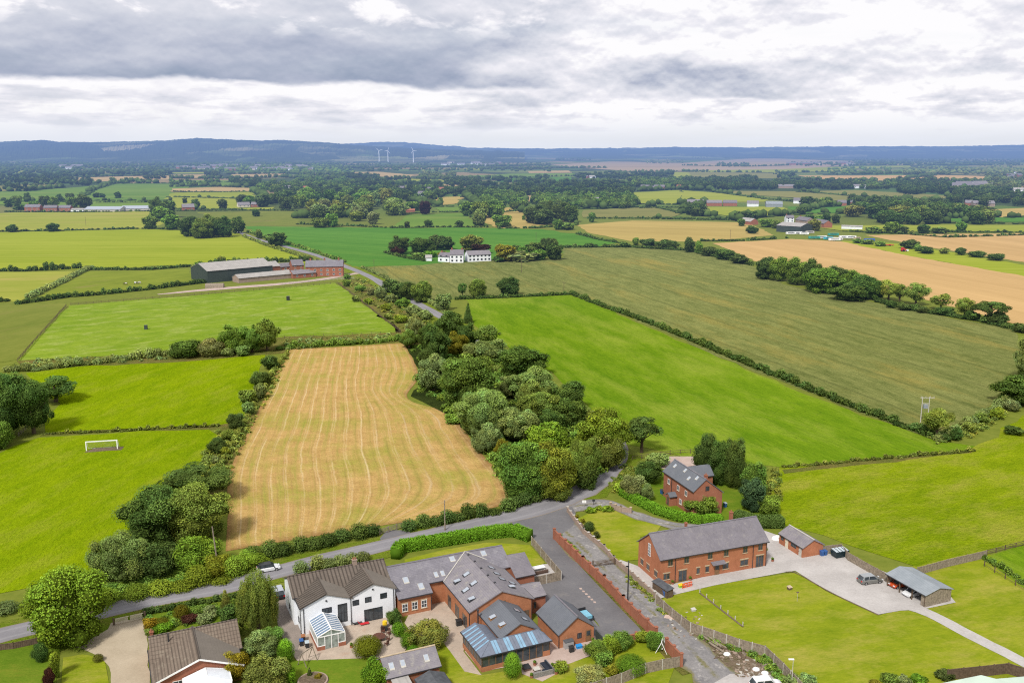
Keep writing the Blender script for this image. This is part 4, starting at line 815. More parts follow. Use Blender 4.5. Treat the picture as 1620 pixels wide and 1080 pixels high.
row([(1424, 376, 1455, 394), (1450, 388, 1480, 402), (1444, 384, 1462, 398, 'md'), (1486, 390, 1502, 402, 'ol'), (1510, 390, 1530, 404), (1532, 394, 1560, 408), (1562, 398, 1590, 413)], 'bush', 'dk', 'bush in the line between the grass track and the upper wheat', 'bushes beside the upper wheat', 'thorn_bush', 'bush')
row([(1348, 376, 1365, 385), (1362, 377, 1385, 387), (1382, 380, 1400, 390)], 'bush', 'md', 'low bush beside the grass track past the caravan yard', 'bushes beside the grass track', 'thorn_bush', 'bush')
# --- dark group above the barley and the trees in the middle distance
row([(828, 322, 868, 354), (850, 316, 882, 352), (872, 318, 904, 352), (890, 322, 916, 352), (840, 330, 880, 356)], 'oak', 'dk', 'oak in the dark clump above the barley', 'oaks of the dark clump above the barley', 'oak_tree')
row([(778, 338, 812, 360), (875, 346, 892, 364, 'md'), (882, 352, 912, 364, 'md'), (930, 335, 942, 352), (825, 340, 832, 348)], 'oak', 'md', 'tree on the hedge in front of the dark clump', 'hedge trees in front of the dark clump', 'broadleaf_tree')
row([(727, 318, 752, 342), (745, 316, 775, 346), (762, 316, 796, 344, 'dk'), (748, 328, 770, 358, 'gy'), (770, 320, 800, 345)], 'oak', 'md', 'tree in the clump right of the small bright field', 'trees right of the small bright field', 'broadleaf_tree')
row([(639, 349, 649, 361), (670, 347, 685, 360), (720, 348, 734, 359)], 'oak', 'dk', 'small tree on the hedge below the small bright field', 'small trees below the bright field', 'oak_tree')
row([(662, 316, 682, 340, 'rd'), (690, 312, 702, 326, 'md'), (640, 318, 668, 334, 'md')], 'oak', 'dk', 'tree beside the orange roofed barn', 'trees beside the orange roofed barn', 'broadleaf_tree')
for i in range(44):     # wood behind the root crop
    x = _r.uniform(470, 640); y1 = _r.uniform(316, 361) - (0 if x < 610 else 14); w = _r.uniform(20, 32); h = _r.uniform(17, 26)
    tree(x - w / 2, y1 - h, x + w / 2, y1, _r.choice(['oak', 'tall']), _r.choice(['dk', 'md', 'md', 'ol', 'gy']), 'tree in the mixed wood beyond the root crop', 'trees of the mixed wood beyond the root crop', 'broadleaf_tree')
row([(20, 308, 36, 324, 'md'), (38, 304, 50, 320), (20, 322, 44, 333), (62, 308, 80, 328), (76, 310, 94, 330, 'md'), (88, 306, 99, 320), (104, 304, 118, 322), (104, 310, 124, 330, 'md'), (122, 306, 146, 330), (147, 304, 158, 313), (157, 305, 167, 313), (181, 303, 193, 314), (6, 314, 22, 328), (46, 316, 62, 332, 'md'), (170, 314, 175, 320), (190, 316, 195, 321), (228, 316, 234, 321)],
    'oak', 'dk', 'tree around the cottages and greenhouses', 'trees around the cottages and greenhouses', 'broadleaf_tree', single=True)
row([(288, 312, 297, 322), (302, 314, 318, 330), (344, 314, 362, 332), (372, 306, 392, 324), (384, 308, 404, 326, 'md'), (405, 306, 430, 328), (424, 304, 446, 324), (440, 308, 466, 332), (398, 330, 412, 343), (440, 300, 466, 318), (460, 306, 486, 330, 'md')], 'oak', 'dk', 'tree along the road beyond the meadows', 'trees along the road beyond the meadows', 'broadleaf_tree', single=True)

# ================================================================ hedges
hedge([(-40, 430), (40, 429), (90, 427), (135, 424)], 3.2, 3.5, 'dk', 'bushy uneven hedge below the long yellow-green meadow', rough=.45)
hedge([(140, 427), (240, 427), (300, 422)], 2, 2.4, 'dk', 'dark trimmed hedge along the top of the horse paddock')
hedge([(143, 424), (100, 446), (46, 471)], 2.2, 4.5, 'gy', 'wide grey-green hedge running down beside the horse paddock')
hedge([(30, 481), (60, 477), (110, 470), (165, 466), (230, 459), (328, 447)], 2.4, 3, 'dk', 'dark hedge along the bottom of the horse paddock', rough=.3)
hedge([(-40, 480), (12, 477)], 2, 3, 'dk', 'short dark hedge at the left edge beside the yellow field')
hedge([(10, 588), (60, 585), (140, 577), (210, 569), (275, 560)], 2.4, 3.5, 'gy', 'loose grey-green hedge between olive pasture and upper paddock', rough=.4)
hedge([(445, 553), (520, 547), (590, 543), (640, 537)], 2, 3, 'md', 'weedy hedge at the top of the mown stubble', rough=.5)
hedge([(455, 560), (435, 585), (415, 620), (395, 650), (370, 700), (352, 735)], 1.1, 1.6, 'ol', 'scrubby low hedge along the left side of the stubble', rough=.5)
hedge([(370, 893), (400, 886), (450, 876), (520, 862), (590, 846)], 2.6, 3.4, 'dk', 'dark roadside hedge between the stubble and the lane')
hedge([(645, 838), (690, 829), (740, 820), (800, 808), (845, 793)], 2.4, 3, 'dk', 'dark hedge right of the stubble gateway', rough=.35)
hedge([(626, 884), (634, 872), (700, 862), (770, 850), (812, 846), (838, 855)], 2.2, 2.0, 'br', 'bright clipped hedge curving round the front lawn', smooth=True)
hedge([(165, 954), (215, 946), (290, 931), (372, 911)], 2.2, 4.0, 'lt', 'green roadside hedge below the tree clump', rough=.3)
hedge([(-40, 975), (10, 968), (48, 955)], 2.4, 3.5, 'gy', 'roadside hedge at the left edge of the photo', rough=.35)
hedge([(480, 905), (520, 897), (572, 888)], 2.0, 2.6, 'gy', 'leafy hedge behind the white house', rough=.25)
hedge([(230, 972), (262, 966), (320, 955), (376, 945)], 1.1, .9, 'dk', 'low dark hedge between the bungalow border and the lane')
hedge([(300, 763), (318, 745), (332, 730)], 1.6, 2.5, 'ol', 'short scrubby hedge at the corner of the football paddock', rough=.5)
hedge([(722, 474), (800, 471), (905, 466)], 1.9, 2.4, 'dk', 'dark hedge at the top of the clover pasture')
hedge([(905, 466), (960, 487), (1040, 516), (1160, 567), (1250, 604), (1330, 637), (1400, 664), (1482, 695)], 1.9, 3.0, 'dk', 'long hedge between the clover pasture and the bean field', rough=.35)
hedge([(1484, 697), (1530, 676), (1570, 652), (1610, 632)], 1.9, 2.8, 'gy', 'overgrown hedge up the bank at the right', rough=.45)
hedge([(984, 782), (1010, 797), (1040, 812), (1075, 823), (1110, 828), (1142, 826)], 1.7, 1.9, 'br', 'clipped yellow-green hedge curving along the porch house drive', smooth=True)
hedge([(978, 778), (996, 772), (1012, 782)], 1.8, 2.4, 'lt', 'bright leafy hedge at the lane corner of the porch house', rough=.3)
hedge([(1162, 822), (1195, 832), (1238, 832)], 2.0, 2.8, 'dk', 'dark clipped hedge behind the long brick house', smooth=True)
hedge([(318, 419), (400, 417), (490, 413)], 3.5, 3.5, 'dk', 'tall conifer hedge behind the farm sheds')
hedge([(895, 392), (990, 391), (1090, 397), (1190, 420)], 2.2, 4, 'dk', 'hedge at the far edge of the bean field', rough=.4)
hedge([(1390, 478), (1450, 492), (1500, 500), (1550, 508), (1620, 524)], 2.2, 4.5, 'dk', 'hedge under the ashes beside the wheat', rough=.4)
hedge([(574, 424), (600, 436), (640, 455), (690, 485), (712, 502)], 1.6, 2.4, 'gy', 'low hedge along the right of the straight lane', rough=.5)
hedge([(545, 415), (480, 393), (425, 378), (392, 367)], 1.8, 3, 'md', 'roadside hedge on the right of the lane to the far village', rough=.4)
hedge([(520, 420), (470, 404), (420, 388), (385, 374)], 1.6, 3, 'ol', 'roadside hedge on the left of the lane to the far village', rough=.4)
hedge([(760, 570), (820, 605), (860, 618), (930, 655), (975, 690)], 1.6, 3, 'ol', 'scrubby hedge between the wood and the clover pasture', rough=.5)
hedge([(70, 687), (150, 684), (250, 679), (345, 674)], .9, 1.0, 'ol', 'low grassy hedge bank above the football goal', rough=.6, dens=.6)
hedge([(1242, 739), (1330, 732), (1440, 722), (1540, 714)], .9, 1.2, 'ol', 'low weedy line between clover pasture and right meadow', rough=.6, dens=.6)
hedge([(610, 400), (640, 408), (670, 413)], 2, 3, 'dk', 'short dark hedge left of the white farmhouse drive')
hedge([(1554, 882), (1590, 903), (1640, 935), (1700, 960)], .8, 1.4, 'md', 'rough grass line along the post fence at the right', rough=.6, dens=.6)
for q, lb in [([(-60, 367), (60, 366), (235, 362), (290, 364)], 'thin hedge between the two yellow-green meadows'), ([(10, 335.5), (120, 336), (240, 334.5)], 'dark hedge in front of the greenhouses'), ([(280, 334), (400, 333), (470, 334)], 'dark hedge along the road right of the greenhouses'),
        ([(470, 355), (560, 358), (620, 361), (700, 360), (760, 360)], 'thin hedge along the top of the root crop'), ([(735, 337), (750, 346), (770, 360)], 'short hedge at the right of the small bright field'), ([(790, 362), (850, 361), (910, 356)], 'hedge below the narrow barley strip'),
        ([(912, 370), (950, 380), (990, 386)], 'hedge between root crop and barley'), ([(930, 346), (1010, 346), (1160, 349)], 'hedge along the top of the barley'), ([(1110, 382), (1180, 381), (1245, 377)], 'dark hedge between barley and wheat'),
        ([(760, 340), (830, 333), (870, 330)], 'hedge above the narrow barley strip'), ([(270, 303.5), (345, 304), (420, 303)], 'thin dark hedge below the tan field'), ([(1130, 304), (1200, 314), (1260, 320)], 'far hedge beyond the white bungalows'),
        ([(1260, 304), (1350, 310), (1430, 318), (1490, 318)], 'far hedge across the olive field'), ([(1430, 366), (1520, 368), (1700, 368)], 'dark hedge at the top of the upper wheat'), ([(640, 339), (690, 336), (740, 336)], 'hedge along the top of the small bright field'),
        ([(1010, 330), (1040, 329), (1100, 328)], 'hedge beside the far yellow field'), ([(1035, 329), (1060, 333), (1078, 339)], 'short dark hedge in the middle distance'), ([(60, 319), (130, 321), (230, 321)], 'low hedge behind the greenhouses'), ([(1330, 366), (1420, 370), (1500, 376), (1620, 372)], 'hedge between grass strip and upper wheat')]:
    hedge(q, 1.8, 3.0, 'dk', lb, rough=.5, gaps=.1)

# ================================================================ woods too far to count
def far_wood(name, label, areas, seed=1):
    r = np.random.default_rng(seed); lm = LM(); iv, jf = ICO1; tpl = []
    for q in range(5):
        k = LM(); B = [b for b in crown_blobs('oak', np.random.default_rng(q + 40))]; blobs_to_mesh(k, B, 240, .17, np.random.default_rng(q), core=0, tilt=.35); k.add(iv * .36 + np.array([0, 0, .45]), jf, np.array([.35] * 3)); tpl.append(k)
    for (x0, x1, ya, yb, hm, n, sh) in areas:
        for i in range(n):
            x = r.uniform(x0, x1); t = r.random(); y = ya + (yb - ya) * t + .6 * math.sin(x * .11) * (yb - ya) * .12
            X, Y, _ = P(x, y); D = depth(X, Y); h = hm * r.uniform(.6, 1.15); w = h * r.uniform(.5, .85); c = np.array(GREEN[sh]) * r.uniform(.42, .85) * np.array([1 + r.normal() * .08, 1, 1])
            if y > 276:
                k = tpl[r.integers(5)]; a = r.uniform(0, 6.28); R_ = np.array([[math.cos(a), -math.sin(a), 0], [math.sin(a), math.cos(a), 0], [0, 0, 1]]); off = 0; c = c * .95
                for V_, lo, tt, T_ in zip(k.V, k.loops, k.tot, k.T):
                    base = lo.min(); lm.add((V_ @ R_.T) * np.array([w * 2.1, w * 2.1, h * 1.15]) + np.array([X, Y, 0]), (lo - base).reshape(len(tt), -1), T_ * c)
                continue
            V = iv * np.array([w, w, h * .55]) * r.uniform(.8, 1.15, (len(iv), 1)) + np.array([X, Y, h * .48])
            lm.add(V, jf, c * np.where(iv[:, 2:3] > 0, 1.12, .8))  # upper half painted lighter, lower half darker, as lit from above
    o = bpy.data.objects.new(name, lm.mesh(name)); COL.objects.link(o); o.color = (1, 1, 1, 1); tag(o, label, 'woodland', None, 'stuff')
far_wood('distant_woodland', 'belts of dark woodland and hedgerow trees on the plain left of the turbines', [(-40, 110, 276, 292, 11, 170, 'dk'), (90, 165, 272, 280, 11, 90, 'dk'), (95, 145, 283, 294, 10, 45, 'dk'), (170, 270, 269, 277, 11, 120, 'dk'), (-40, 95, 262, 275, 12, 200, 'dk'), (-40, 270, 254, 268, 12, 620, 'dk'), (-40, 540, 244, 256, 13, 1500, 'dk'),
   (175, 240, 286, 291, 9, 50, 'md'), (225, 270, 276, 284, 9, 24, 'dk'), (270, 540, 254, 268, 12, 620, 'dk'), (340, 540, 262, 273, 11, 330, 'md'), (270, 345, 286, 295, 8, 40, 'md'), (325, 350, 270, 281, 11, 40, 'dk'), (365, 410, 286, 296, 10, 50, 'dk'), (405, 470, 290, 306, 10, 80, 'md'), (435, 545, 296, 316, 10, 170, 'dk'), (470, 545, 270, 300, 10, 170, 'md'), (0, 60, 296, 306, 9, 16, 'dk')], 3)
far_wood('distant_woodland', 'belts of woodland on the plain below and right of the turbines', [(540, 560, 270, 316, 10, 60, 'md'), (560, 650, 284, 318, 11, 170, 'dk'), (545, 600, 277, 283, 10, 60, 'dk'), (540, 870, 258, 271, 10, 400, 'dk'), (540, 810, 244, 254, 12, 420, 'dk'), (665, 720, 274, 285, 11, 70, 'gy'), (705, 760, 284, 293, 10, 80, 'dk'),
   (650, 815, 292, 313, 10, 190, 'dk'), (760, 830, 308, 332, 10, 110, 'md'), (560, 700, 300, 316, 10, 90, 'md'), (810, 1000, 290, 312, 11, 300, 'dk'), (845, 1005, 312, 330, 10, 260, 'md'), (915, 1065, 274, 284, 10, 170, 'dk'), (995, 1085, 284, 298, 10, 160, 'md'), (880, 935, 249, 254, 14, 110, 'dk'), (945, 990, 247, 250, 14, 80, 'dk'),
   (1020, 1080, 252, 259, 10, 70, 'gy'), (780, 840, 283, 290, 9, 40, 'dk'), (850, 868, 281, 287, 10, 12, 'dk')], 4)
far_wood('distant_woodland', 'belts of woodland on the plain at the right', [(1080, 1200, 284, 301, 11, 330, 'dk'), (1200, 1352, 288, 300, 10, 280, 'dk'), (1352, 1420, 288, 300, 9, 90, 'md'), (1420, 1500, 286, 307, 10, 230, 'dk'), (1135, 1185, 259, 264, 11, 80, 'dk'), (1250, 1350, 257, 263, 10, 110, 'dk'), (1080, 1700, 240, 251, 14, 1300, 'dk'), (810, 1080, 241, 246, 13, 300, 'dk'),
   (1430, 1620, 266, 277, 11, 250, 'gy'), (1560, 1700, 264, 302, 11, 330, 'gy'), (1350, 1620, 251, 262, 12, 480, 'dk'), (1500, 1700, 302, 326, 10, 260, 'dk'), (1500, 1560, 290, 306, 9, 70, 'md'), (1310, 1410, 266, 277, 10, 90, 'md'), (1230, 1260, 276, 283, 10, 20, 'dk'), (1395, 1500, 324, 334, 9, 90, 'dk'), (1340, 1420, 318, 326, 9, 60, 'dk'), (1200, 1260, 272, 276, 8, 12, 'dk'), (1080, 1110, 328, 342, 9, 40, 'dk')], 5)

def far_lines(name, label, lines, seed):
    """rows of hedgerow trees and low hedges between the distant fields"""
    r = np.random.default_rng(seed); lm = LM(); iv, jf = ICO1
    for (pp, hm, gap) in lines:
        W = resample([P(*q)[:2] for q in pp], 5.0)
        for (x, y) in W:
            big = r.random() > gap; h = hm * r.uniform(.7, 1.4) if big else r.uniform(1.6, 3.); w = h * r.uniform(.5, .75) if big else 4.
            c = np.array(GREEN['dk']) * r.uniform(.5, .95); a = r.normal() * 2
            lm.add(iv * np.array([w, w, h * .55]) * r.uniform(.8, 1.15, (len(iv), 1)) + np.array([x + a, y + r.normal() * 2, h * .45]), jf, c * np.where(iv[:, 2:3] > 0, 1.15, .75))  # lit tops and shaded undersides put into the vertex colour
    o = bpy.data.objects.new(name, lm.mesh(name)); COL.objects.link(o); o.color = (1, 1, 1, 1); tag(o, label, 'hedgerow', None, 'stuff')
far_lines('hedgerow', 'distant hedgerows with trees left of the wooded village', [([(-40, 304), (40, 303), (100, 297)], 9, .6), ([(0, 318), (60, 320), (150, 318), (270, 318)], 7, .8), ([(90, 290), (170, 291), (270, 290), (400, 288)], 9, .6), ([(130, 281), (200, 279), (270, 278)], 8, .6), ([(270, 283), (360, 283), (440, 281), (540, 284)], 9, .45), ([(270, 296), (330, 295), (380, 297), (430, 297)], 8, .6),
   ([(180, 291), (150, 300), (130, 312)], 7, .7), ([(0, 294), (90, 292)], 8, .5), ([(60, 270), (200, 271), (330, 272)], 9, .4), ([(360, 276), (460, 275), (540, 277)], 9, .4), ([(400, 304), (420, 312), (400, 326)], 9, .5), ([(280, 331), (370, 332)], 6, .8), ([(270, 312), (350, 314), (410, 316)], 5, .92), ([(470, 345), (540, 344), (600, 347)], 9, .3), ([(0, 262), (250, 261), (540, 260)], 10, .3)], 61)
far_lines('hedgerow', 'distant hedgerows with trees in the middle of the plain', [([(640, 283), (700, 284), (790, 283)], 9, .4), ([(560, 296), (640, 291), (700, 290)], 9, .4), ([(650, 318), (690, 327), (730, 327)], 8, .5), ([(735, 311), (760, 330), (757, 357)], 9, .5), ([(810, 288), (900, 288), (990, 291)], 10, .3), ([(810, 281.5), (905, 279), (990, 278)], 7, .6), ([(820, 321), (880, 322), (940, 331)], 10, .3), ([(905, 331), (960, 330), (1035, 327)], 9, .5),
   ([(1000, 323), (1080, 324), (1130, 322)], 8, .6), ([(1005, 303), (1080, 300), (1130, 302)], 9, .4), ([(830, 336), (860, 352), (910, 356)], 8, .5), ([(760, 268), (870, 266), (960, 266)], 9, .4), ([(960, 273), (1060, 272), (1120, 271)], 8, .6), ([(1035, 345), (1110, 347), (1180, 349)], 7, .7), ([(1075, 338), (1110, 328)], 8, .5), ([(540, 266), (700, 265), (860, 262)], 10, .3)], 62)
far_lines('hedgerow', 'distant hedgerows with trees at the right of the plain', [([(1180, 346), (1262, 339), (1340, 338)], 8, .5), ([(1130, 304), (1215, 316), (1290, 318)], 7, .7), ([(1265, 303), (1350, 311), (1440, 319)], 7, .7), ([(1080, 272), (1240, 274), (1350, 271)], 8, .75), ([(1240, 283), (1300, 287), (1420, 287), (1560, 288)], 9, .4), ([(1430, 283), (1480, 278)], 8, .5), ([(1350, 262), (1450, 262), (1560, 261)], 9, .5), ([(1500, 311), (1560, 315), (1700, 318)], 9, .4),
   ([(1480, 346), (1560, 345), (1700, 343)], 8, .6), ([(1490, 353), (1600, 354), (1700, 353)], 7, .7), ([(1490, 320), (1440, 320), (1400, 324)], 9, .4), ([(1262, 338), (1300, 328), (1330, 327)], 8, .5), ([(1080, 262), (1180, 264), (1250, 262)], 8, .7), ([(1110, 341), (1140, 346), (1170, 350)], 8, .5), ([(1350, 276), (1420, 275), (1500, 273)], 9, .5)], 63)
# ================================================================ building materials
def brick_mat(name, c1, c2, pale=.25):
    n = NM(name); v = n.coord(); g = n.coord(scale=(1, 1, 3)); a = n.noise(v, .6, 5, .65); b = n.noise(g, 5.5, 3, .8, .25, .75); c = n.mix(n.math('ADD', n.math('MULTIPLY', a, .4), n.math('MULTIPLY', b, .6)), c1, c2)
    c = n.mix(n.math('MULTIPLY', n.noise(v, 1.1, 7, .8, .60, .70), pale), c, (.55, .45, .38)); return n.finish(c, .9, .15)
def roof_mat(name, c1, c2, lichen=(.30, .30, .22), axis='x', course=.28, line=.35, wave=0., lam=.5):
    n = NM(name); v = n.coord(); a = n.noise(v, .5, 6, .65); b = n.noise(n.coord(scale=(1, 1, 1)), 4.5, 3, .8, .25, .75)
    c = n.mix(n.math('ADD', n.math('MULTIPLY', a, .5), n.math('MULTIPLY', b, .5)), c1, c2)
    c = n.mix(n.math('MULTIPLY', n.noise(v, .9, 7, .85, .52, .66), .6), c, lichen); c = n.mix(n.math('MULTIPLY', n.noise(v, 1.7, 6, .85, .56, .68), .45), c, tuple(x * .55 for x in c1))
    s = n.node('ShaderNodeSeparateXYZ'); n.link(v, s.inputs[0])
    q = n.math('FRACT', n.math('DIVIDE', s.outputs[2], course * .5)); ln = n.remap(q, .0, .22, 1, 0)
    c = n.mix(n.math('MULTIPLY', ln, line), c, tuple(x * .45 for x in c1)); bump = q
    if wave:
        k = n.math('FRACT', n.math('DIVIDE', s.outputs[0 if axis == 'x' else 1], lam)); w = n.remap(n.math('ABSOLUTE', n.math('SUBTRACT', k, .5)), .22, .42)
        c = n.mix(n.math('MULTIPLY', w, wave), c, tuple(x * .35 for x in c1))
    return n.finish(c, .8, .25, bump=bump, bstr=.3, bdist=.03)
M['brick'] = brick_mat('orange_brick', (.21, .085, .042), (.52, .225, .120), .5)
M['brick2'] = brick_mat('red_brick', (.18, .070, .045), (.42, .170, .105), .35)
M['brickc'] = brick_mat('barn_brick', (.22, .082, .042), (.50, .205, .112), .2)
M['stone'] = brick_mat('old_stone', (.20, .15, .12), (.42, .32, .26), .5)
M['slate'] = roof_mat('blue_slate', (.12, .115, .135), (.24, .228, .262), (.31, .30, .31))
M['slate2'] = roof_mat('purple_slate', (.125, .115, .135), (.22, .205, .23), (.27, .25, .24))
M['slate3'] = roof_mat('old_slate', (.15, .14, .16), (.27, .25, .275), (.36, .34, .28))
M['slated'] = roof_mat('new_slate', (.105, .115, .135), (.155, .165, .19), (.17, .18, .19))
M['tilex'] = roof_mat('brown_tile_x', (.105, .085, .070), (.165, .135, .115), (.22, .19, .15), 'x', .34, .3, .75, .62)
M['tiley'] = roof_mat('brown_tile_y', (.125, .105, .088), (.18, .15, .13), (.22, .19, .15), 'y', .34, .35, .7, .62)
M['tiler'] = roof_mat('brown_tile_smooth', (.15, .13, .11), (.20, .175, .15), (.22, .19, .16), 'y', .34, .25)
M['tiled'] = roof_mat('brown_tile_dark', (.085, .07, .058), (.135, .112, .095), (.18, .155, .125), 'y', .34, .35, .85, .62)  # dark copy for left slopes, light copy above for right: slope tone painted
M['tileb'] = roof_mat('bungalow_tile', (.13, .10, .078), (.21, .165, .13), (.30, .26, .20), 'x', .62, .75, .45, .45)
M['render'] = plain('white_render', (.74, .76, .80), .85, .2, var=.05, scale=.6)
M['cream'] = plain('cream_render', (.62, .56, .44), .85, .2, var=.08, scale=.8)
M['white'] = plain('white_plastic', (.80, .80, .80), .35, .4, var=.03)
M['dark'] = plain('dark_frame', (.035, .036, .042), .4, .4)
M['glass'] = plain('window_glass', (.045, .055, .065), .08, .6, var=.5, scale=.8)
M['glassb'] = plain('roof_glass', (.20, .34, .47), .12, .8, var=.2, scale=.7)
M['sky'] = plain('skylight_glass', (.36, .40, .46), .12, .7, var=.12)  # pale base colour paints the sky's reflection into the panes
M['lead'] = plain('lead_panel', (.15, .17, .22), .45, .5, var=.12)
M['stonec'] = plain('sandstone', (.45, .36, .25), .85, .2, var=.2)
M['wood'] = plain('weathered_timber', (.24, .20, .155), .9, .1, var=.35, scale=3)
M['woodd'] = plain('dark_timber', (.12, .085, .06), .85, .15, var=.3, scale=3)
M['conpost'] = plain('concrete_post', (.46, .44, .40), .9, .15, var=.12)
M['oakf'] = plain('oak_frame', (.20, .11, .055), .7, .3, var=.2)
M['felt'] = plain('roof_felt', (.085, .09, .10), .9, .15, var=.25, scale=1.5)
M['metalr'] = None
def corr_mat(name, c1, c2, lam=.35, axis=0):
    n = NM(name); v = n.coord(); s = n.node('ShaderNodeSeparateXYZ'); n.link(v, s.inputs[0]); q = n.math('FRACT', n.math('DIVIDE', s.outputs[axis], lam)); w = n.math('ABSOLUTE', n.math('SUBTRACT', q, .5))
    c = n.mix(n.noise(v, .4, 6, .7), c1, c2); c = n.mix(n.math('MULTIPLY', n.remap(w, .3, .5), .3), c, tuple(x * .5 for x in c1)); return n.finish(c, .55, .4, bump=w, bstr=.4, bdist=.05)
M['metalr'] = corr_mat('corrugated_grey', (.20, .23, .26), (.30, .33, .36)); M['fibre'] = corr_mat('fibre_cement', (.28, .265, .25), (.42, .40, .38), 1.1)
M['gclad'] = corr_mat('dark_green_cladding', (.030, .045, .042), (.050, .068, .062), .3)
M['green_roof'] = plain('pale_green_roof', (.48, .58, .50), .6, .3, var=.08, scale=.4)

# ================================================================ building kit
class Bd:
    """one building: frame origin (world), turn, and a base point that carries the Empty"""
    def __init__(s, name, label, cat, o, th, base=(0, 0), group=None):
        t = math.radians(th) if abs(th) > 0 else 0.; c, sn = math.cos(t), math.sin(t); s.b = base
        s.e = empty(name, label, cat, (o[0] + base[0] * c - base[1] * sn, o[1] + base[0] * sn + base[1] * c, 0), t, group)
    def part(s, m, name, mat, parent=None, label=None):
        o = m.build(name, mat, parent or s.e); 
        if parent is None: o.location = (-s.b[0], -s.b[1], 0)
        if label: o['label'] = label
        return o
    def walls(s, mat, u0, u1, v0, v1, ax, eA, eB, Hr, rp=None, z0=0., top=True, label=None):
        """box walls with gables; ax='u': ridge runs along u at v=rp"""
        m = MB(); rp = rp if rp is not None else ((v0 + v1) / 2 if ax == 'u' else (u0 + u1) / 2)
        if ax == 'u':
            prof = [(v0, z0), (v1, z0), (v1, eB), (rp, Hr), (v0, eA)]; R = [[(u, v, z) for v, z in prof] for u in (u0, u1)]
        else:
            prof = [(u0, z0), (u1, z0), (u1, eB), (rp, Hr), (u0, eA)]; R = [[(u, v, z) for u, z in prof] for v in (v0, v1)]
        m.loft(R); return s.part(m, 'wall', mat, label=label)
    def roof(s, mat, u0, u1, v0, v1, ax, eA, eB, Hr, rp=None, oh=.3, og=.25, t=.16, name='roof', cap=None, label=None):
        m = MB(); rp = rp if rp is not None else ((v0 + v1) / 2 if ax == 'u' else (u0 + u1) / 2)
        a0, a1, b0, b1 = (v0, v1, u0, u1) if ax == 'u' else (u0, u1, v0, v1)
        sa = (Hr - eA) / (rp - a0); sb = (Hr - eB) / (a1 - rp); up = .13
        za = eA - sa * oh + up; zb = eB - sb * oh + up; b0 -= og; b1 += og; T = (lambda a, b, z: (b, a, z)) if ax == 'u' else (lambda a, b, z: (a, b, z))
        m.slab([T(a0 - oh, b0, za), T(a0 - oh, b1, za), T(rp, b1, Hr + up), T(rp, b0, Hr + up)], t)
        m.mi = 1 if isinstance(mat, (list, tuple)) else 0
        m.slab([T(rp, b0, Hr + up), T(rp, b1, Hr + up), T(a1 + oh, b1, zb), T(a1 + oh, b0, zb)], t)
        o = s.part(m, name, mat, label=label)
        if cap:
            c = MB(); c.box(*((b0, b1, rp - .13, rp + .13) if ax == 'u' else (rp - .13, rp + .13, b0, b1)), Hr + up - .02, Hr + up + .09); c.build('ridge_tile', cap, o)
        g = MB(); gw = .11
        for a, z in ((a0 - oh - gw, za - .12), (a1 + oh, zb - .12)):
            g.box(*((b0 + .02, b1 - .02, a, a + gw) if ax == 'u' else (a, a + gw, b0 + .02, b1 - .02)), z - .02, z + .09)
        g.build('gutter', M['dark'], o)
        return o
    def win(s, face, at, a, z, w, h, frame='white', nx=2, ny=1, sill=None, glass='glass', name='window', off=.05, lintel=None):
        """window centred at a (along the wall) with sill height z"""
        sg = {'f': -1, 'b': 1, 'l': -1, 'r': 1}[face]
        def bx(m, a0, a1, z0, z1, d0, d1):
            d = sorted((at + sg * d0, at + sg * d1))
            if face in 'fb': m.box(a0, a1, d[0], d[1], z0, z1)
            else: m.box(d[0], d[1], a0, a1, z0, z1)
        m = MB(); fw = .07 if w < 3 else .09; a0, a1 = a - w / 2, a + w / 2
        bx(m, a0, a1, z, z + fw, -.05, off); bx(m, a0, a1, z + h - fw, z + h, -.05, off); bx(m, a0, a0 + fw, z + fw, z + h - fw, -.05, off); bx(m, a1 - fw, a1, z + fw, z + h - fw, -.05, off)
        for i in range(1, nx): x = a0 + w * i / nx; bx(m, x - .03, x + .03, z + fw, z + h - fw, -.05, off - .008)
        for i in range(1, ny): y = z + h * i / ny; bx(m, a0 + fw, a1 - fw, y - .03, y + .03, -.05, off - .014)
        o = s.part(m, name, M[frame]); p = MB(); bx(p, a0 + fw, a1 - fw, z + fw, z + h - fw, -.05, .018); p.build('pane', M[glass], o)
        if sill: q = MB(); bx(q, a0 - .08, a1 + .08, z - .12, z, -.03, off + .05); q.build('sill', M[sill], o)
        if lintel: q = MB(); bx(q, a0 - .1, a1 + .1, z + h, z + h + .22, -.03, .025); q.build('lintel', M[lintel], o)
        return o
    def door(s, face, at, a, w=.95, h=2.05, mat='oakf', glass=False):
        sg = {'f': -1, 'b': 1, 'l': -1, 'r': 1}[face]; m = MB(); d = sorted((at - sg * .05, at + sg * .06))
        if face in 'fb': m.box(a - w / 2, a + w / 2, d[0], d[1], .05, h)
        else: m.box(d[0], d[1], a - w / 2, a + w / 2, .05, h)
        o = s.part(m, 'door', M[mat]); k = MB(); d = sorted((at + sg * .06, at + sg * .12))
        if face in 'fb': k.box(a + w / 2 - .14, a + w / 2 - .08, d[0], d[1], 1, 1.12)
        else: k.box(d[0], d[1], a + w / 2 - .14, a + w / 2 - .08, 1, 1.12)
        k.build('handle', M['dark'], o)
        if glass:
            g = MB(); d = sorted((at, at + sg * .068))
            if face in 'fb': g.box(a - w / 2 + .15, a + w / 2 - .15, d[0], d[1], 1.1, h - .15)
            else: g.box(d[0], d[1], a - w / 2 + .15, a + w / 2 - .15, 1.1, h - .15)
            g.build('pane', M['glass'], o)
        return o
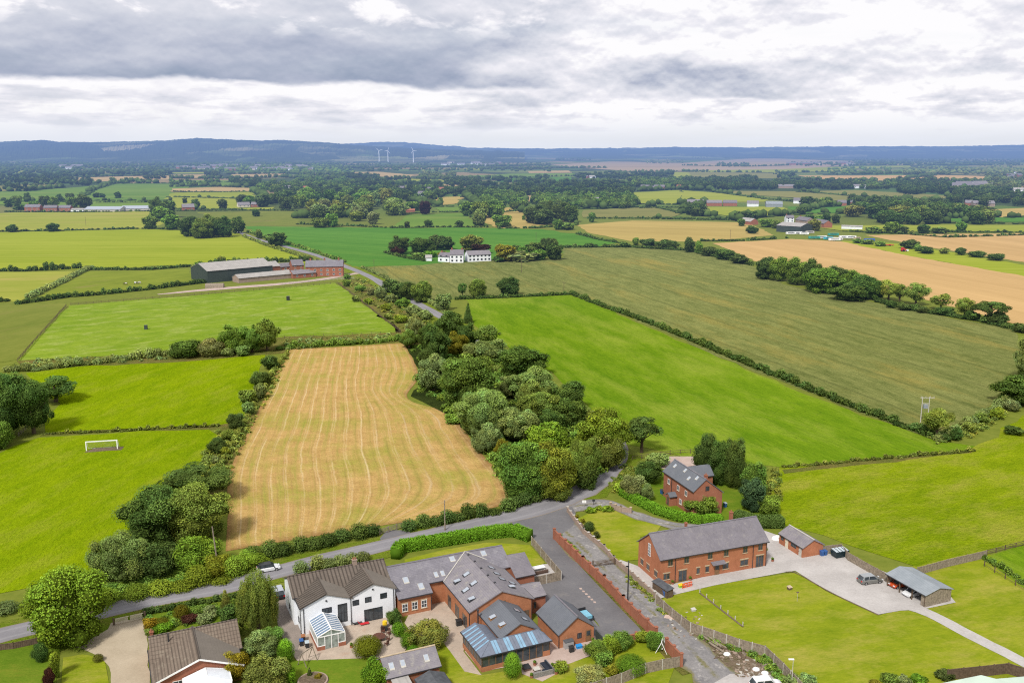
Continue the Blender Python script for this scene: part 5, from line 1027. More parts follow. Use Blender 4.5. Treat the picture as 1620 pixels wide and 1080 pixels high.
    def sky(s, u, v, w, l, ax, a0, eA, Hr, rp, frame='dark', opened=0.):
        """roof window on the slope between eave a0 (height eA) and ridge rp; w along ridge, l down the slope"""
        a = v if ax == 'u' else u; sl = (Hr - eA) / (rp - a0); z = lambda q: eA + sl * (q - a0) + .13
        k = abs(1 / math.sqrt(1 + sl * sl)) * l / 2; lo, hi = a - k, a + k; b = u if ax == 'u' else v; T = (lambda q, bb, zz: (bb, q, zz)) if ax == 'u' else (lambda q, bb, zz: (q, bb, zz))
        m = MB(); e = .10; m.slab([T(lo, b - w / 2, z(lo) + e), T(lo, b + w / 2, z(lo) + e), T(hi, b + w / 2, z(hi) + e), T(hi, b - w / 2, z(hi) + e)], .14); o = s.part(m, 'skylight', M[frame])
        f = .07; e = .125; kk = (hi - lo) * .06; lift = opened
        low_is_lo = z(lo) < z(hi); zl = z(lo) + e + (lift if low_is_lo else 0); zh = z(hi) + e + (0 if low_is_lo else lift)
        p = MB(); p.slab([T(lo + kk, b - w / 2 + f, zl), T(lo + kk, b + w / 2 - f, zl), T(hi - kk, b + w / 2 - f, zh), T(hi - kk, b - w / 2 + f, zh)], .05); p.build('pane', M['sky'], o); return o
    def chimney(s, u, v, z0, z1, w=.6, d=.6, mat='brick2', pots=1):
        m = MB(); m.box(u - w / 2, u + w / 2, v - d / 2, v + d / 2, z0, z1); m.box(u - w / 2 - .07, u + w / 2 + .07, v - d / 2 - .07, v + d / 2 + .07, z1 - .15, z1 - .02); o = s.part(m, 'chimney', M[mat]); p = MB()
        for i in range(pots): x = u + (i - (pots - 1) / 2) * .35; p.tube((x, v, z1 - .02), (x, v, z1 + .35), .13, .11, 8)
        p.build('chimney_pot', M['brick2'], o); return o
    def pipe(s, u, v, z, name='downpipe', mat='dark', r=.06):
        m = MB(); m.tube((u, v, .05), (u, v, z), r, r, 6); return s.part(m, name, M[mat])
UV0 = P(631, 976)[:2]; TH = 24.5
# ---------------------------------------------------------------- white rendered house
A = Bd('house', 'white rendered house with two brown tiled gables and a white conservatory', 'house', UV0, TH, (-15.8, .8))
A.walls(M['render'], -15.8, -7.85, .8, 9.5, 'v', 4.75, 4.75, 6.25); A.walls(M['render'], -7.8, -.3, .75, 9.6, 'v', 5.0, 5.0, 6.5)
A.walls(M['render'], -16.3, -.28, 4.5, 12.0, 'u', 5.0, 5.0, 6.85, 8.1)
A.roof([M['tiled'], M['tiler']], -15.8, -7.8, .8, 8.3, 'v', 4.75, 4.85, 6.3, oh=.28, cap=M['tilex']); A.roof([M['tiled'], M['tiler']], -7.8, -.25, .75, 8.5, 'v', 5.0, 5.0, 6.55, oh=.22, cap=M['tilex'])
A.roof(M['tilex'], -16.3, -.2, 4.5, 12.0, 'u', 5.0, 5.0, 6.9, 8.1, oh=.3, cap=M['tilex'])
A.chimney(-5.1, 8.2, 6.2, 7.9, .75, .6, 'stone', 2)
A.win('f', .8, -11.75, 3.0, 1.6, .95, 'dark', 3); A.win('f', .8, -9.2, .9, 1.55, 3.2, 'dark', 3, 2); A.win('f', .75, -7.0, 3.35, 1.1, .95, 'dark', 2); A.win('f', .75, -4.9, 3.45, 1.1, .95, 'dark', 2); A.win('f', .75, -2.3, 3.6, 1.15, .95, 'dark', 2)
A.win('f', .75, -4.1, .08, 3.1, 2.15, 'dark', 4, 1, name='patio_door')
A.win('l', -15.8, 3.2, 1.1, .9, 1.0, 'dark', 1); A.win('l', -16.3, 8.2, 1.1, .8, 1.0, 'dark', 1)
for u, v, z in ((-7.83, .66, 4.8), (-15.5, .7, 4.6), (-.6, .66, 4.9), (-15.92, 1.3, 4.6)): A.pipe(u, v, z)
m = MB()
for u, v, z in ((-11.8, .74, 5.1), (-4.1, .69, 5.5)): m.box(u - .12, u + .12, v - .1, v + .08, z, z + .2)
A.part(m, 'alarm_box', M['dark'])
# conservatory of the white house
cf = MB(); u0, u1, v0, v1, ue = -14.6, -10.3, -4.9, .75, -12.45
for v in (v0, v1 - .1):
    for u in (u0, u1): cf.box(u - .06, u + .06, v - .06, v + .06, .0, 2.25)
for u in (u0, u1): cf.box(u - .07, u + .07, v0, v1, 2.2, 2.36); cf.box(u - .075, u + .075, v0, v1, .72, .82)
cf.box(u0, u1, v0 - .07, v0 + .07, 2.2, 2.36); cf.box(u0, -13.5, v0 - .075, v0 + .075, .72, .82); cf.box(-11.4, u1, v0 - .075, v0 + .075, .72, .82)
for v in np.linspace(v0, v1, 8)[1:-1]:
    for u in (u0, u1): cf.box(u - .04, u + .04, v - .04, v + .04, .8, 2.2)
for u in (-13.5, -12.45, -11.4): cf.box(u - .06, u + .06, v0 - .06, v0 + .06, .05, 2.2)
for v in np.linspace(v0, v1, 9): cf.bar((u0, v, 2.38), (ue, v, 3.28), .11, .09); cf.bar((u1, v, 2.38), (ue, v, 3.28), .11, .09)
cf.box(ue - .10, ue + .10, v0 - .05, v1, 3.25, 3.40); cf.bar((u0, v0, 2.36), (ue, v0, 3.26), .16, .12); cf.bar((u1, v0, 2.36), (ue, v0, 3.26), .16, .12); cf.box(ue - .05, ue + .05, v0 - .05, v0 + .05, 2.3, 3.25)
con = A.part(cf, 'conservatory', M['white'])
g = MB(); g.slab([(u0, v0, 2.36), (ue, v0, 3.26), (ue, v1, 3.26), (u0, v1, 2.36)], .03); g.slab([(ue, v0, 3.26), (u1, v0, 2.36), (u1, v1, 2.36), (ue, v1, 3.26)], .03); g.build('roof_glazing', plain('conservatory_roof', (.13, .20, .30), .1, .8, var=.3), con)
g = MB(); g.box(u0 - .015, u0 + .015, v0, v1, .8, 2.2); g.box(u1 - .015, u1 + .015, v0, v1, .8, 2.2); g.box(u0, u1, v0 - .015, v0 + .015, .1, 2.2); g.quad((u0, v0, 2.3), (u1, v0, 2.3), (ue, v0, 3.24)); g.build('glazing', plain('conservatory_glass', (.22, .26, .24), .1, .7, var=.5, scale=1.2), con)
g = MB(); g.box(u0 - .1, u0 + .1, v0, v1, 0, .72); g.box(u1 - .1, u1 + .1, v0, v1, 0, .72); g.box(u0 - .1, -13.5, v0 - .1, v0 + .1, 0, .72); g.box(-11.4, u1 + .1, v0 - .1, v0 + .1, 0, .72); g.build('dwarf_wall', M['brick2'], con)
# ---------------------------------------------------------------- brick barn conversion
B = Bd('barn_house', 'sprawling brick barn conversion with slate roofs and a blue glazed sunroom', 'house', UV0, TH, (0, 0))
B.walls(M['brick'], .15, 5.8, 0, 11.0, 'u', 3.4, 4.1, 6.15, 6.2); B.walls(M['brick'], 5.85, 21.2, 1.9, 11.0, 'u', 4.15, 4.1, 6.15, 6.2)
m = MB(); m.slab([(-.1, -.3, 3.39), (5.95, -.3, 3.39), (5.95, 6.2, 6.28), (-.1, 6.2, 6.28)], .16); m.slab([(5.95, 1.6, 4.22), (21.5, 1.6, 4.22), (21.5, 6.2, 6.28), (5.95, 6.2, 6.28)], .16); m.slab([(-.1, 6.2, 6.28), (21.5, 6.2, 6.28), (21.5, 11.3, 4.0), (-.1, 11.3, 4.0)], .16)
r1 = B.part(m, 'roof', M['slate']); m = MB(); m.box(-.1, 21.5, 6.08, 6.32, 6.27, 6.37); m.build('ridge_tile', M['slate2'], r1); m = MB(); m.box(-.1, 5.95, -.42, -.3, 3.2, 3.33); m.box(5.95, 8.4, 1.48, 1.6, 4.03, 4.16); m.build('gutter', M['dark'], r1)
B.part((lambda m: (m.quad((-.13, 1.0, 3.6), (-.13, 6.2, 6.2), (-.13, 5.2, 5.6), (-.13, .9, 3.4)), m)[1])(MB()), 'verge_board', M['cream'])
B.walls(M['brick'], 8.8, 19.7, -10.1, 6.0, 'v', 4.0, 4.0, 6.35, 14.25); B.roof(M['slate3'], 8.8, 19.7, -10.1, 5.6, 'v', 4.0, 4.0, 6.4, 14.25, oh=.3, cap=M['slate2'])
for a, b in (((8.5, 1.4, 4.08), (14.25, 5.95, 6.60)), ((19.9, 2.6, 4.3), (14.25, 5.95, 6.60))): m = MB(); m.bar(a, b, .16, .08); B.part(m, 'valley_flashing', M['conpost'])
m = MB()
for k in range(5): m.box(14.1, 14.4, -7.5 + k * 2.9, -7.2 + k * 2.9, 6.5, 6.78)
B.part(m, 'roof_vent', M['dark'])
B.walls(M['brick2'], 21.2, 24.8, -.5, 8.2, 'u', 3.05, 3.05, 5.15, 3.85); B.roof(M['slate2'], 21.25, 24.8, -.5, 8.2, 'u', 3.05, 3.05, 5.2, 3.85, oh=.2, og=.15)
B.walls(M['brick2'], 19.7, 23.2, -8.1, -3.4, 'u', 3.0, 3.0, 4.0, -5.7); B.roof(M['slate3'], 19.8, 23.1, -8.1, -3.4, 'u', 3.0, 3.0, 4.1, -5.7, oh=.25, og=.2)
for u in (1.1, 2.8, 4.45): B.win('f', 0, u, .85, 1.0, 1.35, 'white', 2, 2, 'stonec', lintel='stonec')
B.win('f', -10.1, 14.3, 3.6, 1.3, 1.1, 'oakf', 2, 2, 'stonec')
for v, w in ((-.6, 1.6), (-4.2, 1.9), (-7.6, 2.0)): B.win('l', 8.8, v, .1, w, 2.2, 'oakf', 3, 1, name='patio_door')
B.win('r', 23.2, -5.6, .9, .9, 1.1, 'oakf'); B.win('f', -8.1, 21.2, .9, .5, 1.2, 'oakf', 1); B.door('f', -10.1, 18.6, 1.1, 2.1, 'woodd')
for u, v in ((2.3, 2.9), (4.4, 1.2)): B.sky(u, v, .95, 1.35, 'u', 0, 3.4, 6.15, 6.2, 'conpost')
for u, v, w in ((7.7, 2.9, .7), (8.9, 2.9, .7), (11.6, 5.3, .95), (17.5, 5.2, .95)): B.sky(u, v, w, 1.15, 'u', 1.9, 4.15, 6.15, 6.2, 'conpost')
for u, v, op in ((10.1, -.9, .35), (11.9, -.5, 0), (10.2, -4.4, 0), (11.8, -4.0, 0), (10.0, -7.6, .35)): B.sky(u, v, .95, 1.3, 'v', 8.8, 4.0, 6.4, 14.25, 'dark', op)
for u, v, op in ((17.3, -7.4, .35), (16.9, -4.4, 0), (16.9, -2.2, 0), (17.0, .4, 0), (18.4, -5.2, 0)): B.sky(u, v, .9, 1.2, 'v', 19.7, 4.0, 6.4, 14.25, 'dark', op)
for u, v, z in ((8.68, -9.9, 3.9), (19.6, -10.22, 3.9), (5.7, -.12, 3.2)): B.pipe(u, v, z)
m = MB(); m.tube((9.6, -11.3, 0), (9.6, -11.3, 4.6), .12, .12, 8); m.tube((9.6, -11.3, 4.6), (9.6, -11.3, 4.75), .2, .2, 8); B.part(m, 'flue', M['dark'])
# kitchen gable and sunroom
B.walls(M['brick'], 10.4, 16.9, -18.4, -10.15, 'v', 3.3, 3.3, 4.95, 13.65); B.roof(M['slated'], 10.4, 16.9, -18.4, -10.3, 'v', 3.3, 3.3, 5.0, 13.65, oh=.2)
for u, v, op in ((11.3, -13.2, .3), (11.6, -16.2, .35)): B.sky(u, v, .95, 1.2, 'v', 10.4, 3.3, 5.0, 13.65, 'oakf', op)
for u, v in ((15.7, -13.0), (15.7, -16.0)): B.sky(u, v, .95, 1.2, 'v', 16.9, 3.3, 5.0, 13.65, 'dark', 0)
sf = MB(); Z = 2.55; zt = 3.75
ring = [(6.3, -13.2), (6.3, -20.8), (17.5, -20.8), (17.5, -18.6)]
for (a, b), (c, d) in zip(ring[:-1], ring[1:]):
    L = math.dist((a, b), (c, d)); k = max(2, int(L / 1.05))
    for i in range(k + 1): t = i / k; x, y = a + (c - a) * t, b + (d - b) * t; sf.box(x - .05, x + .05, y - .05, y + .05, .05, Z)
    sf.bar((a, b, Z - .06), (c, d, Z - .06), .14, .14); sf.bar((a, b, .1), (c, d, .1), .12, .12)
sun_r = B.part(sf, 'sunroom', M['oakf'])
# roof planes: west (outer, inner), south, east hip
def strips(m1, m2, e0, e1, r0, r1, n, pat):
    for i in range(n):
        a, b = i / n, (i + 1) / n; q = lambda p, s_, t: tuple(p[j] + (s_[j] - p[j]) * t for j in range(3)); (m2 if pat(i) else m1).slab([q(e0, e1, a), q(e0, e1, b), q(r0, r1, b), q(r0, r1, a)], .07)
gl, ld, bars = MB(), MB(), MB(); E0, E1, E2, E3 = (6.0, -12.9, Z), (6.0, -21.1, Z), (17.8, -21.1, Z), (17.8, -18.3, Z); R0, R1, R2 = (8.3, -13.2, zt), (8.3, -19.1, zt), (16.4, -19.1, zt)
Em = (6.0, -19.2, Z); strips(ld, gl, E0, Em, R0, R1, 12, lambda i: i % 2 == 1); ld.slab([Em, E1, R1], .07); ld.slab([E1, (8.4, -21.1, Z), R1], .07)
strips(ld, gl, (8.4, -21.1, Z), (16.6, -21.1, Z), R1, R2, 16, lambda i: i % 4 in (0, 1)); ld.slab([(16.6, -21.1, Z), E2, R2], .07); ld.slab([E2, E3, R2], .07); ld.slab([R0, R1, (10.2, -18.5, 2.9), (10.2, -13.2, 2.9)], .07); ld.slab([R1, R2, (16.9, -18.5, 3.35), (10.2, -18.5, 3.05)], .07)
for i in range(13): t = i / 12; bars.bar((6.0, -12.9 - 6.3 * t, Z + .03), (8.3, -13.2 - 5.9 * t, zt + .03), .05, .05)
for i in range(17): t = i / 16; bars.bar((8.4 + 8.2 * t, -21.1, Z + .03), (8.3 + 8.1 * t, -19.1, zt + .03), .05, .05)
for a, b in ((E1, R1), (E2, R2), (R0, R1), (R1, R2), ((10.2, -18.5, 2.95), R1)): bars.bar((a[0], a[1], a[2] + .03), (b[0], b[1], b[2] + .03), .10, .08)
for k in range(9): v = -13.5 - k * .6; bars.bar((8.3, v, zt + .02), (10.15, v, 2.93), .045, .04)
ld.build('roof_panel', M['lead'], sun_r); gl.build('roof_glazing', M['glassb'], sun_r); bars.build('glazing_bar', M['lead'], sun_r)
g = MB(); g.box(6.28, 6.32, -20.8, -13.2, .75, Z - .1); g.box(6.3, 17.5, -20.82, -20.78, .1, Z - .1); g.build('glazing', M['glass'], sun_r)
g = MB(); g.box(6.2, 6.4, -20.8, -13.2, 0, .75); g.box(6.2, 11.0, -20.9, -20.7, 0, .75); g.box(16.4, 17.6, -20.9, -20.6, 0, .9); g.box(17.4, 17.6, -20.6, -18.4, 0, Z); g.build('dwarf_wall', M['brick'], sun_r)
g = MB(); g.bar((5.95, -12.9, Z - .03), (5.95, -21.15, Z - .03), .12, .16); g.bar((5.95, -21.15, Z - .03), (17.85, -21.15, Z - .03), .12, .16); g.build('gutter', M['dark'], sun_r)
# brick garage
G = Bd('garage', 'small brick garage with grey slate roof on the asphalt court', 'garage', UV0, TH, (19.6, -19.8))
G.walls(M['brick'], 19.7, 25.9, -19.8, -12.3, 'v', 2.5, 2.5, 4.7); G.roof(M['slated'], 19.7, 25.9, -19.8, -12.3, 'v', 2.5, 2.5, 4.75, oh=.22, cap=M['slate2'])
G.win('f', -19.8, 23.3, 1.0, .75, .9, 'dark', 2); G.door('f', -19.8, 24.9, .95, 2.05, 'oakf', True); G.pipe(19.62, -19.9, 2.4)
# slate shed and felt shed at the bottom
S = Bd('outhouse', 'long slate roofed brick outhouse with three skylights at the bottom of the photo', 'outbuilding', UV0, TH, (-8.1, -20))
S.walls(M['brick2'], -8, -.1, -20, -14.9, 'u', 2.3, 2.3, 3.95, -17.45); S.roof(M['slate3'], -8.0, -.1, -20, -14.9, 'u', 2.3, 2.3, 4.0, -17.45, oh=.25, cap=M['stonec'])
for u in (-7.0, -5.3, -1.7): S.sky(u, -18.9, .75, 1.15, 'u', -20, 2.3, 4.0, -17.45, 'conpost')
m = MB(); m.slab([(-7.6, -20.3, 2.1), (-5.0, -20.3, 2.1), (-5.0, -22.6, 1.9), (-7.6, -22.6, 1.9)], .1); S.part(m, 'lean_to_roof', M['fibre'])
T_ = Bd('garden_shed', 'dark felt roofed shed in front of the brick outhouse', 'shed', UV0, TH, (-4.3, -26))
T_.walls(M['woodd'], -4.3, -.3, -26.6, -22, 'v', 2.15, 2.15, 2.85); T_.roof(M['felt'], -4.3, -.3, -26.6, -22, 'v', 2.15, 2.15, 2.88, oh=.2, t=.08)
# ---------------------------------------------------------------- bungalow bottom left
Gb = Bd('bungalow', 'brown tiled bungalow with a white glazed conservatory at the bottom left', 'bungalow', UV0, TH, (-38.3, -8))
Gb.walls(M['brick2'], -38.3, -25.9, -3.2, 5.4, 'u', 2.6, 2.6, 4.75, 1.1); Gb.walls(M['brick2'], -38.25, -26.6, -8.0, 1, 'v', 2.6, 2.6, 4.7, -32.2)
Gb.roof(M['tileb'], -38.3, -25.9, -3.2, 5.4, 'u', 2.6, 2.6, 4.8, 1.1, oh=.35, cap=M['tilex']); Gb.roof([M['tileb'], M['tiler']], -38.3, -26.6, -8.0, 1.3, 'v', 2.6, 2.6, 4.83, -32.2, oh=.4, og=.35, cap=M['tilex'])
m = MB(); m.bar((-38.75, -8.42, 2.42), (-32.2, -8.42, 4.82), .08, .24); m.bar((-26.15, -8.42, 2.42), (-32.2, -8.42, 4.82), .08, .24); Gb.part(m, 'barge_board', M['white'])
m = MB(); m.tube((-35.8, -.2, 4.0), (-35.8, -.2, 5.6), .11, .11, 8); Gb.part(m, 'flue', M['dark']); Gb.chimney(-38.0, 2.6, 3.5, 5.0, .5, .5)
Gb.win('f', -8, -35.2, 1.0, 1.6, 1.1, 'white', 2)
m = MB(); cu, cv, R = -31.5, -11.6, 2.9; pts = [(cu + R * math.cos(a) * 1.1, cv + R * math.sin(a) * .95) for a in [math.radians(180 + k * 30) for k in range(7)]]; pts = [(cu - R * 1.1, -8.3)] + pts + [(cu + R * 1.1, -8.3)]
for p in pts: m.box(p[0] - .06, p[0] + .06, p[1] - .06, p[1] + .06, 0, 2.35)
for p, q in zip(pts[:-1], pts[1:]): m.bar((*p, 2.35), (*q, 2.35), .14, .12); m.bar((*p, .7), (*q, .7), .1, .1)
top = (cu, cv + .9, 3.35); rt = (cu, -8.3, 3.35)
for p in pts: m.bar((*p, 2.4), top if p[1] < -9 else (cu, p[1], 3.33), .09, .08)
m.bar(top, rt, .14, .1); bc = Gb.part(m, 'conservatory', M['white'])
m = MB()
for p, q in zip(pts[:-1], pts[1:]): m.quad((*p, 2.38), (*q, 2.38), top)
m.quad((*pts[0], 2.38), top, rt); m.quad((*pts[-1], 2.38), rt, top)
m.build('roof_glazing', plain('pale_polycarbonate', (.70, .74, .80), .3, .5, var=.06), bc); m = MB()
for p, q in zip(pts[:-1], pts[1:]): m.quad((*p, .7), (*q, .7), (*q, 2.3), (*p, 2.3))
m.build('glazing', M['glass'], bc); m = MB()
for p, q in zip(pts[:-1], pts[1:]): m.bar((*p, .34), (*q, .34), .18, .68)
m.build('dwarf_wall', M['brick2'], bc)
# ---------------------------------------------------------------- long brick house
C = Bd('long_house', 'long two storey brick house with a plain slate roof above the big lawn', 'house', (26.4, 151.4), 20.4)
CL, CW, CE, CR = 22.5, 8.2, 5.05, 8.1
C.walls(M['brickc'], 0, CL, 0, CW, 'u', CE, CE, CR); C.roof(M['slate2'], 0, CL, 0, CW, 'u', CE, CE, CR + .05, oh=.3, og=.25, cap=M['slate'])
C.chimney(17.9, 5.3, 7.0, 9.4, .55, .55); C.chimney(8.1, 5.2, 7.1, 8.7, .4, .4, pots=0)
for u in (2.0, 5.3, 10.2, 13.6, 17.7, 21.0): C.win('f', 0, u, 3.45, 1.0, 1.25, 'oakf', 2, 1, 'stonec', lintel='stonec')
for u, w in ((1.3, 1.3), (7.8, .7), (9.7, .8), (13.6, 1.3), (17.6, 1.7)): C.win('f', 0, u, .95, w, 1.15, 'oakf', 2 if w > 1 else 1, 1, 'stonec', lintel='stonec')
C.win('f', 0, 4.6, .08, 1.7, 2.1, 'oakf', 2, 1, name='patio_door', lintel='stonec'); C.win('f', 0, 21.0, .08, 1.7, 2.3, 'oakf', 3, 1, name='patio_door', lintel='stonec'); C.door('f', 0, 11.8, 1.0, 2.1, 'oakf', True)
m = MB(); m.slab([(10.4, -.9, 2.45), (13.2, -.9, 2.45), (13.2, 0, 2.8), (10.4, 0, 2.8)], .08); C.part(m, 'canopy', M['slate2'])
C.win('l', 0, CW / 2, 3.9, .9, 2.4, 'white', 2, 4)
for v in (1.5, 4.4, 6.7): C.win('l', 0, v, 1.1, 1.1, 1.0, 'oakf', 2, 1, 'stonec', lintel='stonec')
for u in (3.0, 19.4, 22.3): C.pipe(u, -.12, CE - .1)
# ---------------------------------------------------------------- house with porch
D0 = P(1046.7, 787.8)[:2]
D = Bd('porch_house', 'brick house with a blue slate roof and small porch behind a clipped hedge', 'house', D0, -71, (0, 1))
D.walls(M['brick2'], -1.2, 12.0, 1.0, 7.9, 'u', 5.9, 4.9, 8.1, 3.7); D.roof(M['slated'], -1.2, 12.0, 1.0, 7.9, 'u', 5.9, 4.9, 8.15, 3.7, oh=.25, og=.2, cap=M['slate'])
D.walls(M['brick2'], -4.2, .0, 7.9, 13.0, 'u', 4.0, 4.0, 5.75, -2.1) if False else None
D.walls(M['brick2'], -4.1, .0, 7.8, 12.9, 'v', 4.0, 4.0, 5.7, -2.05); D.roof(M['slated'], -4.1, .0, 7.0, 12.9, 'v', 4.0, 4.0, 5.75, -2.05, oh=.25, og=.2)
D.chimney(11.2, 4.2, 7.6, 8.9, .6, .6)
for u in (1.2, 5.4, 8.8): D.win('f', 1.0, u, 3.7, .95, 1.15, 'white', 2, 1, 'stonec')
for u in (6.6, 9.6): D.win('f', 1.0, u, 1.0, 1.0, 1.15, 'white', 2, 1, 'stonec')
D.win('r', 12.0, 4.2, 5.6, .9, 1.0, 'dark', 2)
for u, v in ((.6, 2.7), (4.6, 3.0), (7.6, 2.2), (9.6, 3.0)): D.sky(u, v, .75, .9, 'u', 1.0, 5.9, 8.15, 3.7, 'conpost')
D.walls(M['brick2'], 3.2, 5.0, -.7, .95, 'v', 2.2, 2.2, 2.8, 4.1); D.roof(M['slated'], 3.2, 5.0, -.7, .9, 'v', 2.2, 2.2, 2.85, 4.1, oh=.15, og=.15, name='porch_roof'); D.door('f', -.7, 4.1, .9, 2.0, 'woodd'); D.pipe(2.6, .9, 5.7)
# ---------------------------------------------------------------- small brick shed, carport
Es = Bd('brick_shed', 'low brick shed with an old slate roof beside the concrete yard', 'outbuilding', (59.7, 164.2), 110.5)
Es.walls(M['brickc'], 0, 7.2, 0, 4.7, 'u', 2.1, 2.1, 3.3); Es.roof(M['slate3'], 0, 7.2, 0, 4.7, 'u', 2.1, 2.1, 3.35, oh=.2, og=.2, cap=M['conpost'])
Es.door('b', 4.7, 4.8, .9, 1.95, 'cream'); Es.door('b', 4.7, .7, .8, 1.95, 'conpost'); Es.win('b', 4.7, 2.7, 1.1, 1.6, .7, 'dark', 3); Es.win('b', 4.7, 6.2, 1.1, .8, .7, 'dark', 1)
Fc = Bd('carport', 'open fronted timber carport with grey metal roof beside the long path', 'carport', (75.5, 145.5), 112.5)
FL, FW = 8.6, 5.8; m = MB(); m.box(-.05, .05, 0, FW, 0, 2.25); m.loft([[(u, 0, 2.25), (u, FW, 2.25), (u, FW / 2, 3.0)] for u in (-.05, .05)]); m.box(FL - .05, FL + .05, 0, FW, 0, 2.25); m.box(0, FL, -.05, .05, 0, 2.2); m.box(0, .9, FW - .05, FW + .05, 0, 2.2)
Fc.part(m, 'wall', M['wood']); Fc.roof(M['metalr'], 0, FL, 0, FW, 'u', 2.3, 2.3, 3.05, oh=.3, og=.25, t=.08)
for u in (.12, 2.9, 5.7, 8.45): m = MB(); m.box(u - .08, u + .08, FW - .09, FW + .07, 0, 2.25); Fc.part(m, 'post', M['woodd'])
# ---------------------------------------------------------------- farm, white farmhouses, far buildings
def simple(name, label, cat, a, b, W, He, Hr, wall, roof, wins=0, group=None, zb=0., floors=2, chim=0, hip=False, flip=False):
    """gabled building whose front foot runs from survey point a to b"""
    p, q = P(*a)[:2], P(*b)[:2]; th = math.degrees(math.atan2(q[1] - p[1], q[0] - p[0])); L = math.dist(p, q); h = Bd(name, label, cat, p, th, group=group)
    h.walls(M[wall], 0, L, 0, W, 'u', He, He, Hr); h.roof(M[roof], 0, L, 0, W, 'u', He, He, Hr + .05, oh=.3, og=.2)
    if wins:
        for i in range(wins):
            u = L * (i + .5) / wins
            for f in range(floors): h.win('f', 0, u, .9 + 2.5 * f, 1.3, 1.3, 'white' if wall != 'render' else 'dark', 2, 1)
    for i in range(chim): h.chimney(L * (.12 + .76 * i / max(1, chim - 1)) if chim > 1 else L * .12, W / 2, Hr - .5, Hr + 1.2, .9, .7)
    return h
simple('cattle_shed', 'large dark green cattle shed with pale grey roof', 'barn', (329, 448), (432, 438), 24, 7.0, 10.5, 'gclad', 'fibre')
simple('low_barn', 'long low barn with grey roof in front of the green cattle shed', 'barn', (378, 448), (462, 440), 9, 2.8, 4.6, 'stone', 'fibre')
simple('brick_barn', 'brick end barn joining the green cattle shed to the farmyard', 'barn', (424, 435), (444, 433), 12, 5, 7.5, 'brick2', 'fibre')
simple('stable', 'low stable with a purple slate roof in the middle of the farmyard', 'stable', (440, 430), (464, 428.5), 8, 3, 5, 'brick2', 'slate2', 3, floors=1)
simple('brick_cottage', 'small brick gable behind the farmyard stables', 'house', (463, 431), (481, 430), 9, 4.5, 7.5, 'brick2', 'slate2', 2)
simple('stable', 'low brick stable with pale slate roof in front of the farmhouse', 'stable', (464, 441), (500, 438), 7, 2.8, 4.6, 'brick2', 'slate3', 3, floors=1)
simple('farmhouse', 'long red brick farmhouse with a slate roof at the lane', 'house', (484, 438), (543, 437), 10, 6.2, 9.5, 'brick2', 'slate', 6, chim=3)
simple('white_farmhouse', 'white farmhouse with dark windows and slate roof beside the long white house', 'house', (712, 415.8), (733, 415.8), 9, 5.6, 8.6, 'render', 'slate2', 3, chim=2)
simple('white_wing', 'lower white wing at the left of the white farmhouse', 'house', (693, 414), (711, 415), 8, 3.8, 6.2, 'render', 'slate2', 2, chim=1)
simple('white_barn_house', 'long white building right of the white farmhouse', 'house', (741, 414.5), (777, 413.0), 9, 4.8, 7.2, 'render', 'slate3', 6, chim=0)
simple('white_shed', 'tiny white gabled shed in the farmhouse garden', 'shed', (673, 413), (683, 413), 5, 2.4, 4, 'render', 'fibre')
simple('workshop', 'large grey workshop with pale shallow roof at the caravan yard', 'barn', (1228, 366.5), (1266, 369), 24, 6.0, 8.5, 'gclad', 'fibre')
simple('barn', 'small pale roofed barn left of the grey workshop', 'barn', (1170, 354), (1187, 356), 10, 3.5, 6.5, 'brick2', 'fibre')
simple('house', 'white house just behind the grey workshop', 'house', (1244, 352), (1256, 352), 8, 5, 7.5, 'render', 'slate2', 2, chim=1)
simple('house', 'slate roofed house with grey walls right of the white house', 'house', (1258, 354.5), (1276, 357), 9, 5, 8, 'stone', 'slate2', 2, chim=1)
simple('house', 'brick house with grey roof between the workshop and the caravans', 'house', (1286, 358), (1303, 361), 9, 4.5, 7.5, 'brick2', 'slate2', 2)
simple('bungalow_row', 'long white static building beyond the caravan yard', 'building', (1331, 362.5), (1364, 363.5), 6, 3, 3.8, 'render', 'fibre')
simple('house', 'brick house with slate roof at the left end of the greenhouses', 'house', (39, 334.5), (63, 334.5), 9, 5.5, 8.5, 'brick2', 'slate', 3, chim=2)
simple('house', 'pair of brick cottages next to the greenhouses', 'house', (69, 334.5), (90, 334.3), 9, 4.5, 7.5, 'brick2', 'slate2', 4, floors=1)
simple('house', 'brick cottage with long slate roof touching the greenhouses', 'house', (92, 334), (111, 334), 9, 4.2, 7.2, 'brick2', 'slate', 3, floors=1)
simple('greenhouse', 'long glass greenhouse nearest the brick cottages', 'greenhouse', (133, 335), (190, 335), 24, 3.0, 6.0, 'conpost', 'sky')
simple('greenhouse', 'second greenhouse farther along the hedge', 'greenhouse', (191, 334), (238, 333.5), 24, 3.0, 6.0, 'conpost', 'sky')
simple('store', 'white tarpaulined store between cottages and greenhouses', 'building', (112, 335), (132, 335), 10, 2.6, 4, 'render', 'fibre')
simple('house', 'brick house with skylights right of the greenhouses', 'house', (289, 333), (308, 332.5), 10, 4, 8, 'brick2', 'slate3', 2, floors=1)
simple('house', 'long pale bungalow with brick gable on the road beyond the meadows', 'house', (377, 328), (396, 327.5), 11, 3, 6.5, 'cream', 'slate3', 3, floors=1)
simple('house', 'small brick and white house right of the pale bungalow', 'house', (397, 327.5), (411, 327.5), 9, 3.5, 6.5, 'brick2', 'slate3', 2, floors=1)
simple('barn', 'orange roofed barn beyond the small bright field', 'barn', (642, 337), (656, 337), 8, 3, 5, 'brick2', 'brick2')
simple('house', 'tall brick house at the right edge of the mixed wood', 'house', (532, 338), (541, 338), 8, 6, 9, 'brick2', 'slate2', 2, chim=1)
